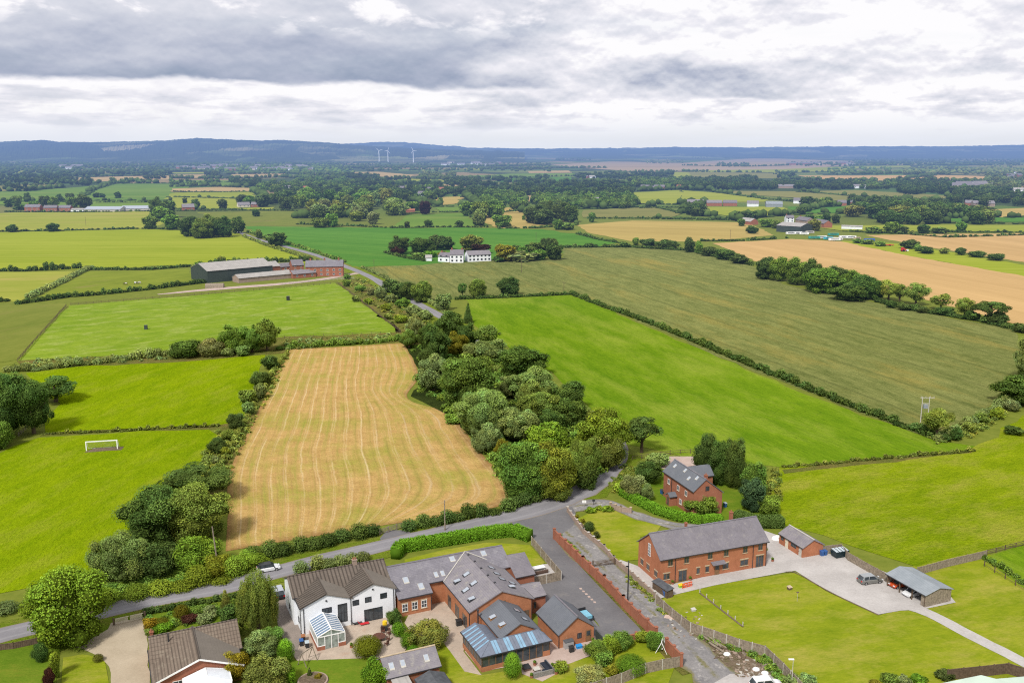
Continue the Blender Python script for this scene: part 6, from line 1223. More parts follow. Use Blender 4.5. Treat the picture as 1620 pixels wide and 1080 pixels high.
for i, (x, y, w, lb, wl, rf) in enumerate([(1087, 325, 26, 'row of pale brick bungalows at the left of the far hamlet', 'brick2', 'slate3'), (1118, 326, 24, 'second row of pale brick bungalows in the far hamlet', 'brick2', 'slate3'), (1144, 326, 22, 'brick bungalow in the middle of the far hamlet', 'brick2', 'slate2'), (1182, 327, 18, 'low white bungalow left of the blue barn', 'render', 'slate3'),
        (1212, 328, 26, 'blue-grey metal barn in the far hamlet', 'metalr', 'metalr'), (1255, 322, 12, 'white cottage right of the blue-grey barn', 'render', 'slate2'), (1325, 326, 14, 'brick cottage right of the round trees', 'brick2', 'slate2'), (1345, 325, 12, 'small red brick house left of the dark wood', 'brick2', 'slate2'),
        (1527, 326, 12, 'small brick house beside the grey domed barn', 'brick2', 'slate3'), (1540, 327, 34, 'large grey roofed barn beyond the dark wood', 'stone', 'slate3'), (1486, 297, 18, 'red brick farmhouse in the right hand village', 'brick2', 'brick2'), (1506, 298, 14, 'white house beside the red brick farmhouse', 'render', 'slate2'),
        (1522, 299, 22, 'brick terrace right of the white village house', 'brick2', 'slate2'), (1600, 304, 26, 'long white building at the right edge of the plain', 'render', 'fibre'), (1152, 298, 18, 'cream country house among the trees', 'cream', 'slate2'), (1176, 297, 12, 'smaller cream house right of the country house', 'cream', 'slate2'),
        (1231, 298, 28, 'pale stone hall among dark trees', 'stone', 'slate3'), (1350, 298, 20, 'pale roofed barn at the end of the dark trees', 'render', 'slate3'), (1013, 299, 14, 'white gabled cottage left of the long brick range', 'render', 'slate2'), (1022, 301, 20, 'white barn joined to the long brick range', 'render', 'slate2'),
        (1034, 299, 17, 'long brick range with white end by the yellow field', 'brick2', 'slate2'), (1070, 299, 14, 'brick barn at the right end of the yellow field', 'brick2', 'brick2'), (624, 301, 14, 'slate roofed cottage on the left of the wooded village', 'stone', 'slate2'), (645, 302, 14, 'long slate roofed cottage in the wooded village', 'stone', 'slate2'),
        (674, 303, 14, 'grey gabled house in the wooded village', 'stone', 'slate2'), (691, 303, 10, 'orange brick house in the wooded village', 'brick2', 'brick2'), (660, 310, 9, 'white ended cottage below the wooded village', 'render', 'slate2'), (449, 300, 10, 'white house in the hamlet beyond the tan field', 'render', 'slate2'), (462, 301, 12, 'brick house in the hamlet beyond the tan field', 'brick2', 'slate2'),
        (477, 301, 9, 'red roofed house at the right of that hamlet', 'brick2', 'brick2'), (920, 282, 9, 'pink brick farmhouse in the far trees', 'brick2', 'slate2'), (931, 282, 8, 'white barn beside the pink brick farmhouse', 'render', 'fibre'), (925, 321, 22, 'low grey shed beside the middle trees', 'stone', 'slate3')]):
    simple('house' if 'barn' not in lb else 'barn', lb, 'house' if 'barn' not in lb else 'barn', (x, y), (x + w, y + .2), 11, 4.5, 8, wl, rf, 0)
# the far town: houses repeated
proto = None; rr = random.Random(5)
def town(n, x0, x1, y0, y1, lb, grp, h=8):
    for i in range(n):
        x = rr.uniform(x0, x1); y = rr.uniform(y0, y1); X, Y, _ = P(x, y); key = rr.randrange(3)
        o = bpy.data.objects.new('house', TOWN[key]); COL.objects.link(o); o.location = (X, Y, 0); s = rr.uniform(.8, 1.5) * h / 8; o.scale = (s * rr.uniform(.8, 2.2), s, s); o.rotation_euler = (0, 0, rr.uniform(-.5, .5)); tag(o, lb, 'house', grp)
TOWN = []
for wl, rf in (('brick2', 'slate2'), ('render', 'slate3'), ('cream', 'slate2')):
    m = MB(); m.mi = 0; m.loft([[(u, -5, 0), (u, 5, 0), (u, 5, 5.5), (u, 0, 9), (u, -5, 5.5)] for u in (-9, 9)]); m.mi = 1; m.slab([(-9.5, -5.6, 5.3), (9.5, -5.6, 5.3), (9.5, 0, 9.3), (-9.5, 0, 9.3)], .3); m.slab([(-9.5, 0, 9.3), (9.5, 0, 9.3), (9.5, 5.6, 5.3), (-9.5, 5.6, 5.3)], .3)
    o = m.build('house', [M[wl], M[rf]]); TOWN.append(o.data); bpy.data.objects.remove(o)
town(16, 285, 345, 264, 270, 'house in the far town below the hills', 'houses of the far town', 8); town(22, 345, 500, 263, 270, 'house at the right end of the far town', 'houses at the right of the far town', 8)
town(8, 100, 125, 264, 268, 'house in the far left village', 'houses of the far left village', 7); town(14, 700, 800, 258, 263, 'pale building on the far business park', 'buildings of the far business park', 8); town(10, 1250, 1350, 259, 262, 'house in the village on the far right plain', 'houses on the far right plain', 9)
town(8, 1520, 1560, 294, 299, 'house in the right hand village terrace', 'terrace of the right hand village', 8); town(5, 1585, 1620, 276, 282, 'house in the trees at the right edge', 'houses in the trees at the right edge', 8)
# ================================================================ walls, fences, poles
def frame(p, q):
    d = Vector((q[0] - p[0], q[1] - p[1])); return d.length, math.atan2(d.y, d.x)
def line_thing(name, label, cat, pts, z=0., group=None):
    W = [P(x, y, z)[:2] for x, y in pts]; e = empty(name, label, cat, (*W[0], 0), 0, group); return e, [(x - W[0][0], y - W[0][1]) for x, y in W]
def panel_fence(label, pts, h=1.8, mat='wood', post='conpost', gap=2.4, z=None, slats=True, name='panel_fence', cap=False):
    e, W = line_thing(name, label, 'fence', pts, h if z is None else z)
    for a, b in zip(W[:-1], W[1:]):
        L, t = frame(a, b); n = max(1, round(L / gap))
        for i in range(n):
            u0, u1 = L * i / n + .06, L * (i + 1) / n - .06; m = MB(); M4 = Matrix.Translation((a[0], a[1], 0)) @ Matrix.Rotation(t, 4, 'Z')
            m.box(u0, u1, -.025, .025, .06, h - .05, M4)
            if slats:
                for k in range(int((u1 - u0) / .3)): m.box(u0 + k * .3, u0 + k * .3 + .05, -.045, .045, .08, h - .08, M4)
            m.box(u0, u1, -.05, .05, h - .1, h - .02, M4); m.build('panel', M[mat], e)
            p = MB(); p.box(u0 - .12, u0, -.07, .07, 0, h + .08, M4); p.build('post', M[post], e)
        p = MB(); p.box(L - .06, L + .06, -.07, .07, 0, h + .08, M4); p.build('post', M[post], e)
    return e
def pier_wall(label, pts, h, mat, n, z=None, th=.22, pw=.4, ph=.25, capm='brick2', name='garden_wall', step=0.):
    e, W = line_thing(name, label, 'wall', pts, h if z is None else z); tot = sum(math.dist(a, b) for a, b in zip(W[:-1], W[1:]))
    for a, b in zip(W[:-1], W[1:]):
        L, t = frame(a, b); k = max(1, round(n * L / tot)); M4 = Matrix.Translation((a[0], a[1], 0)) @ Matrix.Rotation(t, 4, 'Z')
        for i in range(k):
            m = MB(); u0, u1 = L * i / k, L * (i + 1) / k; m.box(u0 + pw / 2, u1 - pw / 2, -th / 2, th / 2, 0, h, M4); m.box(u0 + pw / 2, u1 - pw / 2, -th / 2 - .04, th / 2 + .04, h, h + .07, M4); m.build('wall_panel', M[mat], e)
            for u in ([u0, u1] if i == k - 1 else [u0]):
                p = MB(); p.box(u - pw / 2, u + pw / 2, -pw / 2, pw / 2, 0, h + ph, M4); o = p.build('pier', M[mat], e)
                c = MB(); c.box(u - pw / 2 - .06, u + pw / 2 + .06, -pw / 2 - .06, pw / 2 + .06, h + ph, h + ph + .09, M4); c.build('cap', M[capm], o)
    return e
def post_fence(label, pts, h=1.1, gap=3., rails=2, z=0., mat='woodd', name='post_and_rail_fence', rw=.09):
    e, W = line_thing(name, label, 'fence', pts, z); posts = 0
    for a, b in zip(W[:-1], W[1:]):
        L, t = frame(a, b); n = max(1, round(L / gap)); M4 = Matrix.Translation((a[0], a[1], 0)) @ Matrix.Rotation(t, 4, 'Z')
        for i in range(n + 1):
            p = MB(); p.box(L * i / n - .06, L * i / n + .06, -.06, .06, 0, h, M4); p.build('post', M[mat], e)
        m = MB()
        for k in range(rails): zz = h * (k + 1) / (rails + .3); m.box(0, L, -.03, .03, zz - rw / 2, zz + rw / 2, M4)
        if rails: m.build('rail', M[mat], e)
    return e
pier_wall('tall red brick boundary wall with piers between the asphalt court and the track', [(877, 838), (922, 882), (956, 912), (986, 944), (1038, 994)], 1.95, 'brick2', 15, ph=.3, th=.26, pw=.46)
pier_wall('low red brick wall closing the bottom of the asphalt court', [(979, 1008), (1034, 996)], 1.0, 'brick2', 2, pw=.34)
pier_wall('short red brick wall beside the garden swing', [(1055, 1011), (1078, 1035)], 2.0, 'brick2', 2, pw=.42)
pier_wall('crumbling stone wall with white capped piers beside the front lawn', [(898, 803), (923, 837), (956, 863), (971, 881), (992, 898), (1036, 937)], 1.0, 'stone', 19, capm='conpost', ph=.25, pw=.36)
pier_wall('short curved stone wall at the mouth of the porch house drive', [(966, 796), (982, 802), (998, 804)], 1.1, 'stone', 3, pw=.4, capm='stonec')
pier_wall('low stone kerb wall beside the patio of the white house', [(640, 1000), (652, 1018), (664, 1036)], .5, 'stone', 3, pw=.25, ph=.02)
panel_fence('weathered panel fence with concrete posts from the stone wall to the bottom edge', [(1038, 939), (1064, 962), (1093, 984), (1130, 996), (1170, 1010), (1211, 1021), (1240, 1048), (1275, 1085)])
panel_fence('grey panel fence below the brick garage garden', [(1078, 1037), (1048, 1042), (1021, 1048), (983, 1064), (935, 1080)])
panel_fence('slatted fence with concrete posts around the seating corner of the asphalt court', [(841, 848), (864, 875), (888, 903), (841, 913)])
panel_fence('boarded fence along the meadow behind the grey car', [(1303, 863), (1331, 860), (1342, 873), (1372, 890), (1404, 907)], 1.7, post='wood')
panel_fence('boarded fence running right from the carport', [(1452, 897), (1500, 884), (1561, 870)], 1.6, post='wood')
panel_fence('dark timber fence at the bottom right corner', [(1500, 1058), (1550, 1053), (1596, 1048), (1635, 1060)], 1.8, 'woodd', 'woodd')
panel_fence('dark green panel fence at the corner of the brick garage', [(943, 996), (957, 1010)], 1.8, 'gclad', 'gclad')
panel_fence('low timber fence under the big yellow-green tree', [(-20, 1020), (20, 1016), (58, 1008)], 1.1, 'woodd', 'woodd')
post_fence('row of short concrete posts across the big lawn', [(1107, 937), (1140, 963), (1175, 990)], .8, 2.1, 0, mat='conpost', name='lawn_fence', rw=.03)
post_fence('post and wire fence between lawn and dark green field at the right', [(1557, 896), (1590, 916), (1640, 948)], 1.2, 2.4, 2, rw=.03)
post_fence('short post and rail fence at the right end of the boarded fence', [(1561, 878), (1590, 870), (1640, 858)], 1.1, 2.6, 3)
post_fence('post and rail fence along the farm drive', [(112, 483), (230, 474), (330, 466), (440, 457), (532, 449)], 1.3, 3.4, 3)
post_fence('timber fence dividing the olive pasture from the farm pasture', [(28, 572), (60, 535), (105, 485)], 1.3, 3.2, 3, rw=.12)
post_fence('post and rail fence slanting down from the farm to the wood', [(534, 449), (560, 468), (600, 500), (634, 526)], 1.3, 3.2, 3, rw=.12)
post_fence('thin post fence along the bottom of the farm pasture', [(300, 555), (450, 535), (632, 527)], 1.2, 4, 2)
post_fence('white railings in front of the brick farmhouse', [(446, 450), (500, 445), (560, 441)], 1.1, 2.5, 3, mat='conpost')
post_fence('short timber fence below the dark willows at the left', [(30, 690), (44, 677)], 1.2, 1.8, 3, mat='wood')
post_fence('post fence behind the sand yard of the porch house', [(1000, 728), (1060, 719), (1108, 716)], 1.2, 2.6, 2)
# gates
e = empty('field_gate', 'timber field gate between the mown stubble and the lane', 'gate', P(601, 846)); L_, t_ = frame(P(601, 846), P(641, 834)); e.rotation_euler[2] = t_
for k in range(4):
    m = MB(); m.box(L_ * k / 3 - .08, L_ * k / 3 + .08, -.08, .08, 0, 1.4); m.build('post', M['wood'], e)
m = MB()
for k in range(5): m.box(.1, L_ - .1, -.03, .03, .25 + k * .24, .33 + k * .24)
m.bar((.1, 0, .3), (L_ / 3, 0, 1.25), .05, .08); m.bar((L_ / 3, 0, .3), (2 * L_ / 3, 0, 1.25), .05, .08); m.build('rail', M['wood'], e)
e = empty('field_gate', 'timber gate across the track between the brick wall and the stone wall', 'gate', P(938, 897)); L_, t_ = frame(P(938, 897), P(972, 893)); e.rotation_euler[2] = t_
for u in (0, L_): m = MB(); m.box(u - .1, u + .1, -.1, .1, 0, 1.4); m.build('post', M['woodd'], e)
m = MB()
for k in range(5): m.box(.1, L_ - .1, -.03, .03, .25 + k * .22, .32 + k * .22)
m.bar((.1, 0, .3), (L_ - .1, 0, 1.2), .05, .08); m.build('rail', M['woodd'], e)
e = empty('driveway_gate', 'cream painted double gate across the gravel drive', 'gate', P(182, 988)); L_, t_ = frame(P(182, 988), P(228, 978)); e.rotation_euler[2] = t_
for k in range(2):
    m = MB(); u0, u1 = L_ * k / 2 + .1, L_ * (k + 1) / 2 - .05; m.box(u0, u1, -.03, .03, 1.0, 1.1); m.box(u0, u1, -.03, .03, .15, .25)
    for i in range(int((u1 - u0) / .16)): m.box(u0 + i * .16, u0 + i * .16 + .11, -.02, .02, .2, 1.05)
    m.build('gate_leaf', M['cream'], e)
for u in (-.15, L_ + .15): m = MB(); m.box(u - .14, u + .14, -.14, .14, 0, 1.25); m.build('post', M['woodd'], e)
# poles
def pole(x, y, h, label, arm=False, r=.14, name='telegraph_pole', lean=0., mat='woodd'):
    e = empty(name, label, 'pole', P(x, y)); m = MB(); m.tube((0, 0, 0), (lean, 0, h), r, r * .7, 8); m.build('pole', M[mat], e)
    if arm:
        m = MB(); m.bar((lean - .8, 0, h - .5), (lean + .8, 0, h - .5), .1, .12)
        for k in (-.7, 0, .7): m.tube((lean + k, 0, h - .42), (lean + k, 0, h - .2), .05, .04, 6)
        m.build('crossarm', M[mat], e)
    return e
pole(346, 905, 9.0, 'pale leaning pole in front of the roadside tree clump', r=.17, lean=-.6, mat='wood')
pole(704, 839, 6.6, 'grey pole on the verge right of the stubble gateway', mat='wood'); pole(993, 950, 7.4, 'black pole on the track beside the long brick house', mat='dark', r=.13)
pole(825, 431, 9, 'pole standing in the bean field below the white farmhouses', True); pole(848, 385, 9, 'pole standing in the root crop', True); pole(136, 357, 9, 'pole in the upper yellow meadow at the left', True)
pole(1155, 380, 9, 'pole on the barley hedge', True); pole(987, 757, 3.6, 'thin lane post by the shrubs at the bend', r=.06, mat='dark'); pole(592, 430, 8, 'pole by the straight lane near the farmhouse', True); pole(892, 466, 7, 'pole at the corner of the clover pasture', True)
e = empty('transformer_pole', 'twin pole transformer beside the open crowned ash', 'pole', P(1456, 668))
for u in (0, 2.0): m = MB(); m.tube((u, 0, 0), (u, 0, 7.6), .13, .11, 8); m.build('pole', M['conpost'], e)
m = MB(); m.bar((-.6, 0, 7.3), (3.4, 0, 7.3), .12, .14); m.bar((0, 0, 5.6), (2.0, 0, 5.6), .12, .14)
for u in (-.4, .9, 2.2, 3.2): m.tube((u, 0, 7.38), (u, 0, 7.75), .07, .05, 6)
m.build('crossarm', M['conpost'], e); m = MB(); m.box(.5, 1.6, -.4, .4, 4.2, 5.3); m.box(.42, .5, -.3, .3, 4.3, 5.2); m.tube((1, 0, 5.3), (1, 0, 5.6), .1, .06, 6); m.build('transformer', M['metalr'], e)
e = empty('street_lamp', 'slim grey street lamp beside the panel fence at the bottom', 'lamp', P(1252, 1088)); m = MB(); m.tube((0, 0, 0), (0, 0, 4.6), .06, .045, 8); m.build('pole', M['conpost'], e); m = MB(); m.box(-.7, .1, -.12, .12, 4.55, 4.68); m.build('lamp_head', M['white'], e)
# football goal
e = empty('football_goal', 'white football goal in the lower left paddock', 'goal', P(137, 713)); L_, t_ = frame(P(137, 713), P(186, 710)); e.rotation_euler[2] = t_
for u in (0, L_): m = MB(); m.box(u - .12, u + .12, -.12, .12, 0, 2.3); m.build('goal_post', M['white'], e)
m = MB(); m.box(-.12, L_ + .12, -.12, .12, 2.3, 2.52); m.build('crossbar', M['white'], e)
m = MB()
for u in (0, L_): m.bar((u, 0, 2.3), (u, 1.0, 2.1), .07); m.bar((u, 1.0, 2.1), (u, 1.9, .05), .07)
m.bar((0, 1.9, .05), (L_, 1.9, .05), .07); m.build('back_frame', M['white'], e)
m = MB()
for k in range(25): u = L_ * k / 24; m.bar((u, 0.02, 2.3), (u, 1.0, 2.1), .022); m.bar((u, 1.0, 2.1), (u, 1.9, .05), .022)
for k in range(7): t = k / 6; m.bar((0, 1 + .9 * t, 2.1 - 2.05 * t), (L_, 1 + .9 * t, 2.1 - 2.05 * t), .022)
m.build('net', plain('pale_net', (.42, .45, .25), .9, .1), e)
ground('worn_patch', [(132, 716), (192, 712), (196, 706), (150, 709)], M['dirt'], .085, .15, 1.5)
# ================================================================ vehicles
M['tyre'] = plain('tyre', (.02, .02, .021), .8, .2); M['rim'] = plain('rim', (.35, .35, .36), .35, .5, .6); M['redl'] = plain('tail_lamp', (.45, .02, .02), .3, .5); M['headl'] = plain('head_lamp', (.7, .72, .75), .15, .7)
def paint(nm, c): return plain('paint_' + nm, c, .22, .6, .1, var=.05)
def car(label, x, y, rot, col, L=4.4, Wd=1.85, H=1.6, roofc=None, group=None, name='parked_car', suv=True):
    e = empty(name, label, 'car', P(x, y), math.radians(rot), group); m = MB(); h = Wd / 2; bl = .95 * H / 1.6 * 1.0; R = []
    # stations: x, half width, bottom z, belt z
    for sx, hw, zb, zt in ((-.5, .80, .42, .62), (-.485, .93, .30, .90), (-.40, 1, .24, bl + .02), (-.1, 1, .24, bl + .03), (.14, 1, .24, bl), (.26, .99, .24, bl - .04), (.40, .95, .26, bl - .14), (.475, .88, .30, bl - .28), (.5, .76, .42, .55)):
        q = hw * h; x0 = sx * L; R.append([(x0, -q * .9, zb), (x0, -q, zb + .12), (x0, -q, zt - .12), (x0, -q * .88, zt), (x0, q * .88, zt), (x0, q, zt - .12), (x0, q, zb + .12), (x0, q * .9, zb)])
    m.loft(R); body = m.build('body', col, e, smooth=False)
    g = MB(); r0, r1, f0, f1 = (-.47, -.38, .26, .08) if suv else (-.42, -.28, .27, .06)
    zz = [(r0, .86, bl), (r1, .74, H - .05), (f1, .74, H - .05), (f0, .86, bl - .03)]
    b = [(r0 * L, -h * .88, bl - .02), (f0 * L, -h * .88, bl - .06), (f0 * L, h * .88, bl - .06), (r0 * L, h * .88, bl - .02)]; t = [(r1 * L, -h * .72, H - .05), (f1 * L, -h * .72, H - .05), (f1 * L, h * .72, H - .05), (r1 * L, h * .72, H - .05)]
    g.loft([b, t]); g.build('windows', M['glass'], e)
    g = MB(); g.box(r1 * L - .12, f1 * L + .1, -h * .73, h * .73, H - .06, H); 
    for s in (-1, 1):
        for q in (r1 * L, (r1 + f1) / 2 * L - .1): g.bar((q - .1, s * h * .885, bl - .05), (q + .12, s * h * .735, H - .04), .09, .05)
        g.bar((f0 * L, s * h * .86, bl - .06), (f1 * L, s * h * .72, H - .04), .07, .07); g.bar((r0 * L, s * h * .86, bl - .03), (r1 * L, s * h * .72, H - .04), .09, .09)
    g.build('roof', roofc or col, e)
    for sx in (-.31, .31):
        for s in (-1, 1):
            w = MB(); w.tube((sx * L, s * (h - .22), .34), (sx * L, s * (h + .01), .34), .34, .34, 16); o = w.build('wheel', M['tyre'], e); q = MB(); q.tube((sx * L, s * (h - .05), .34), (sx * L, s * (h + .025), .34), .21, .2, 12); q.build('rim', M['rim'], o)
    for s in (-1, 1):
        q = MB(); q.box(-.502 * L, -.47 * L, s * h * .7 - .16, s * h * .7 + .16, .68, .88); q.build('tail_light', M['redl'], e); q = MB(); q.box(.455 * L, .495 * L, s * h * .66 - .2, s * h * .66 + .2, .60, .72); q.build('headlight', M['headl'], e); q = MB(); q.box(.2 * L, .24 * L, s * (h + .1) - .1, s * (h + .1) + .1, bl - .02, bl + .12); q.build('mirror', M['dark'], e)
    return e
car('silver grey sports utility car standing on the concrete yard', 1376, 921, 14, paint('silver', (.16, .16, .15)), 4.45, 1.88, 1.58, paint('roof_silver', (.30, .32, .34)))
car('white car with black roof on the lane', 425, 902, 24, paint('white', (.72, .73, .75)), 4.2, 1.8, 1.55, M['dark'])
car('black car with pale roof parked beside the white house', 440, 941, 115, paint('black', (.02, .02, .024)), 4.6, 1.9, 1.7, paint('grey_roof', (.42, .45, .5)))
car('white car parked under the carport', 1445, 941, 202, paint('white', (.72, .73, .75)), 4.1, 1.75, 1.5, suv=False)
car('orange red car in the far bay of the carport', 1423, 927, 202, paint('orange', (.55, .08, .02)), 4.0, 1.7, 1.45, suv=False)
car('white van roof just showing in the builders yard at the bottom', 1212, 1090, 10, paint('white', (.72, .73, .75)), 4.9, 1.95, 1.9)
# ================================================================ bins, furniture
def bin_(x, y, body, lid, label, rot=20, group=None, name='wheelie_bin'):
    e = empty(name, label, 'bin', P(x, y), math.radians(rot), group); m = MB(); m.loft([[(-.24, -.28, .05), (.24, -.28, .05), (.24, .28, .05), (-.24, .28, .05)], [(-.3, -.36, .95), (.3, -.36, .95), (.3, .36, .95), (-.3, .36, .95)]]); m.build('body', body, e)
    m = MB(); m.slab([(-.32, -.4, 1.02), (.32, -.4, 1.02), (.32, .4, 1.1), (-.32, .4, 1.1)], .07); m.build('lid', lid, e); m = MB()
    for s in (-1, 1): m.tube((s * .3, .3, .1), (s * .24, .3, .1), .1, .1, 10)
    m.build('wheel', M['tyre'], e)
BL = plain('blue_plastic', (.03, .10, .30), .4, .4); BK = plain('black_plastic', (.025, .027, .03), .4, .4); GRY = plain('grey_lid', (.42, .48, .52), .4, .4)
bin_(477, 1021, BK, BL, 'black wheelie bin with blue lid by the white house'); bin_(486, 1024, BK, GRY, 'black wheelie bin with grey lid by the white house'); bin_(480, 1014, BK, plain('brown_lid', (.30, .12, .05), .5, .3), 'wheelie bin with brown lid behind the blue lidded one')
bin_(1047, 781, BL, BK, 'blue wheelie bin beside the porch'); bin_(1051, 784, BK, BK, 'black wheelie bin beside the porch'); bin_(1147, 802, BL, GRY, 'blue wheelie bin at the gable of the porch house')
bin_(1300, 879, BL, BL, 'left blue drum bin beside the brick shed'); bin_(1305, 878, BL, BL, 'right blue drum bin beside the brick shed'); bin_(1052, 943, BL, BL, 'blue bin at the end of the slatted bin store')
e = empty('bin_store', 'dark slatted bin store beside the long brick house', 'bin store', P(1032, 931), math.radians(-62)); m = MB(); m.box(0, 4.2, 0, .06, 0, 1.5); m.box(0, .06, 0, 1.3, 0, 1.5); m.box(4.14, 4.2, 0, 1.3, 0, 1.5)
for k in range(9): m.box(.1 + k * .45, .16 + k * .45, 1.24, 1.3, 0, 1.4)
m.build('frame', M['woodd'], e); m = MB(); m.slab([(-.15, -.15, 1.5), (4.35, -.15, 1.5), (4.35, 1.45, 1.75), (-.15, 1.45, 1.75)], .06); m.build('roof', M['felt'], e)
e = empty('waste_skip', 'dark green waste container with pale slatted lid on the yard', 'skip', P(1328, 880), math.radians(20)); m = MB(); m.loft([[(-1.3, -.7, .15), (1.3, -.7, .15), (1.3, .7, .15), (-1.3, .7, .15)], [(-1.6, -.85, 1.35), (1.6, -.85, 1.35), (1.6, .85, 1.35), (-1.6, .85, 1.35)]]); m.build('body', plain('dark_green_paint', (.008, .024, .032), .4, .4), e)
m = MB()
for k in range(4): m.slab([(-1.4 + k * .75, -.75, 1.42), (-.85 + k * .75, -.75, 1.42), (-.85 + k * .75, .75, 1.62), (-1.4 + k * .75, .75, 1.62)], .05)
m.build('lid', GRY, e)
def chair(x, y, rot, label, mat, grp):
    e = empty('garden_chair', label, 'chair', P(x, y), math.radians(rot), grp); m = MB(); m.box(-.26, .26, -.26, .26, .40, .46); m.build('seat', mat, e); m = MB()
    for k in range(5): m.box(-.24 + k * .11, -.2 + k * .11, .24, .29, .46, 1.0)
    m.box(-.26, .26, .23, .3, .96, 1.05); m.build('backrest', mat, e)
    for a in (-.23, .23):
        for b in (-.23, .23): m = MB(); m.box(a - .03, a + .03, b - .03, b + .03, 0, .42); m.build('leg', mat, e)
    m = MB()
    for a in (-.27, .27): m.box(a - .03, a + .03, -.26, .26, .64, .68); m.box(a - .03, a + .03, -.24, -.2, .46, .64)
    m.build('armrest', mat, e)
HW = plain('hardwood', (.11, .045, .03), .6, .3, var=.25)
for i, (x, y, r) in enumerate([(606, 1001, 20), (615, 1004, -30), (614, 1013, -80), (612, 1021, -120), (601, 1023, 180)]): chair(x, y, r, 'dark wooden garden chair around the round patio table', HW, 'chairs round the patio table')
e = empty('patio_table', 'round dark wooden table on the patio of the white house', 'table', P(600, 1012)); m = MB(); m.tube((0, 0, .7), (0, 0, .76), 1.05, 1.05, 24); m.build('tabletop', HW, e)
for k in range(4): a = .8 + k * 1.571; m = MB(); m.box(math.cos(a) * .6 - .04, math.cos(a) * .6 + .04, math.sin(a) * .6 - .04, math.sin(a) * .6 + .04, 0, .7); m.build('leg', HW, e)
e = empty('barbecue', 'black barbecue with yellow cover on the patio of the white house', 'barbecue', P(608, 997)); m = MB(); m.box(-.55, .55, -.3, .3, .1, .8); m.build('cart', BK, e); m = MB(); m.tube((0, .7, .1), (0, .7, 1.3), .42, .36, 12); m.build('cover', plain('yellow_cover', (.75, .50, .02), .6, .3), e)
RD = plain('red_fabric', (.50, .03, .04), .7, .2)
for x, y, mt, lb in ((566, 987, BK, 'black folding chair against the white house wall'), (577, 988, RD, 'red sun lounger against the white house wall')):
    e = empty('lounger', lb, 'chair', P(x, y), math.radians(24)); m = MB(); m.box(-.7, .7, -.3, .3, .28, .36); m.build('seat', mt, e); m = MB(); m.bar((-.7, 0, .32), (-1.1, 0, .85), .6, .07); m.build('backrest', mt, e)
    for a in (-.6, .6):
        for b in (-.25, .25): m = MB(); m.box(a - .02, a + .02, b - .02, b + .02, 0, .3); m.build('leg', M['dark'], e)
def storage(x, y, name, label, cat, sx, sy, sz, mat, lidm, rot=24.5):
    e = empty(name, label, cat, P(x, y), math.radians(rot)); m = MB(); m.box(-sx / 2, sx / 2, -sy / 2, sy / 2, 0, sz); m.build('box', mat, e); m = MB(); m.slab([(-sx / 2 - .06, -sy / 2 - .06, sz + .05), (sx / 2 + .06, -sy / 2 - .06, sz + .05), (sx / 2 + .06, sy / 2 + .06, sz + .2), (-sx / 2 - .06, sy / 2 + .06, sz + .2)], .06); m.build('lid', lidm, e)
storage(899, 1024, 'storage_box', 'grey storage box against the brick garage gable', 'storage box', 1.5, .8, 1.2, plain('pale_grey_plastic', (.35, .34, .34), .6, .3), M['felt'])
storage(904, 1031, 'barbecue', 'small black barbecue in front of the grey storage box', 'barbecue', .7, .5, .85, BK, BK); storage(726, 989, 'courtyard_barbecue', 'black barbecue against the courtyard doors', 'barbecue', .9, .6, .9, BK, BK)  # both boxes here are plain black barbecues
storage(916, 1025, 'toy_table', 'bright blue play table on the garage patio', 'toy', .9, .5, .45, plain('bright_blue', (.02, .25, .60), .4, .4), plain('bright_blue', (.02, .25, .60), .4, .4))
e = empty('trailer', 'small trailer with blue load behind the garage', 'trailer', P(926, 978), math.radians(115)); m = MB(); m.box(-1.4, 1.4, -.8, .8, .45, .55)
for s in (-.8, .8): m.box(-1.4, 1.4, s - .03, s + .03, .55, .95)
m.box(1.37, 1.43, -.8, .8, .55, 1.3); m.bar((-1.4, 0, .5), (-2.4, 0, .45), .08); m.build('body', M['dark'], e); m = MB(); m.box(-1.2, .9, -.65, .65, .56, 1.05); m.build('load', plain('pale_blue_sheet', (.18, .42, .55), .5, .3), e)
for s in (-.9, .9): m = MB(); m.tube((0, s - .08, .3), (0, s + .08, .3), .3, .3, 14); m.build('wheel', M['tyre'], e)
# corner seating on the court, sofa set on the terrace
ground('seating_paving', [(838, 899), (858, 893), (866, 892), (884, 905), (845, 914)], M['conc'], .108)
RT = plain('rattan', (.13, .085, .07), .8, .2, var=.3, scale=8); CU = plain('charcoal_cushion', (.03, .036, .05), .9, .1, var=.25)
e = empty('outdoor_sofa', 'brown rattan corner sofa in the fenced seating corner', 'sofa', P(853, 907), math.radians(24)); m = MB(); m.box(-1.6, 1.6, -.5, .3, 0, .4); m.box(-1.6, 1.6, -.6, -.4, .4, .8); m.build('frame', RT, e)
e = empty('outdoor_table', 'white topped table behind the brown rattan sofa', 'table', P(852, 902), math.radians(24)); m = MB(); m.box(-1.2, 1.2, -.6, .6, .66, .74); m.build('tabletop', M['white'], e)
for a in (-1, 1):
    for b in (-.45, .45): m = MB(); m.box(a - .04, a + .04, b - .04, b + .04, 0, .66); m.build('leg', M['conpost'], e)
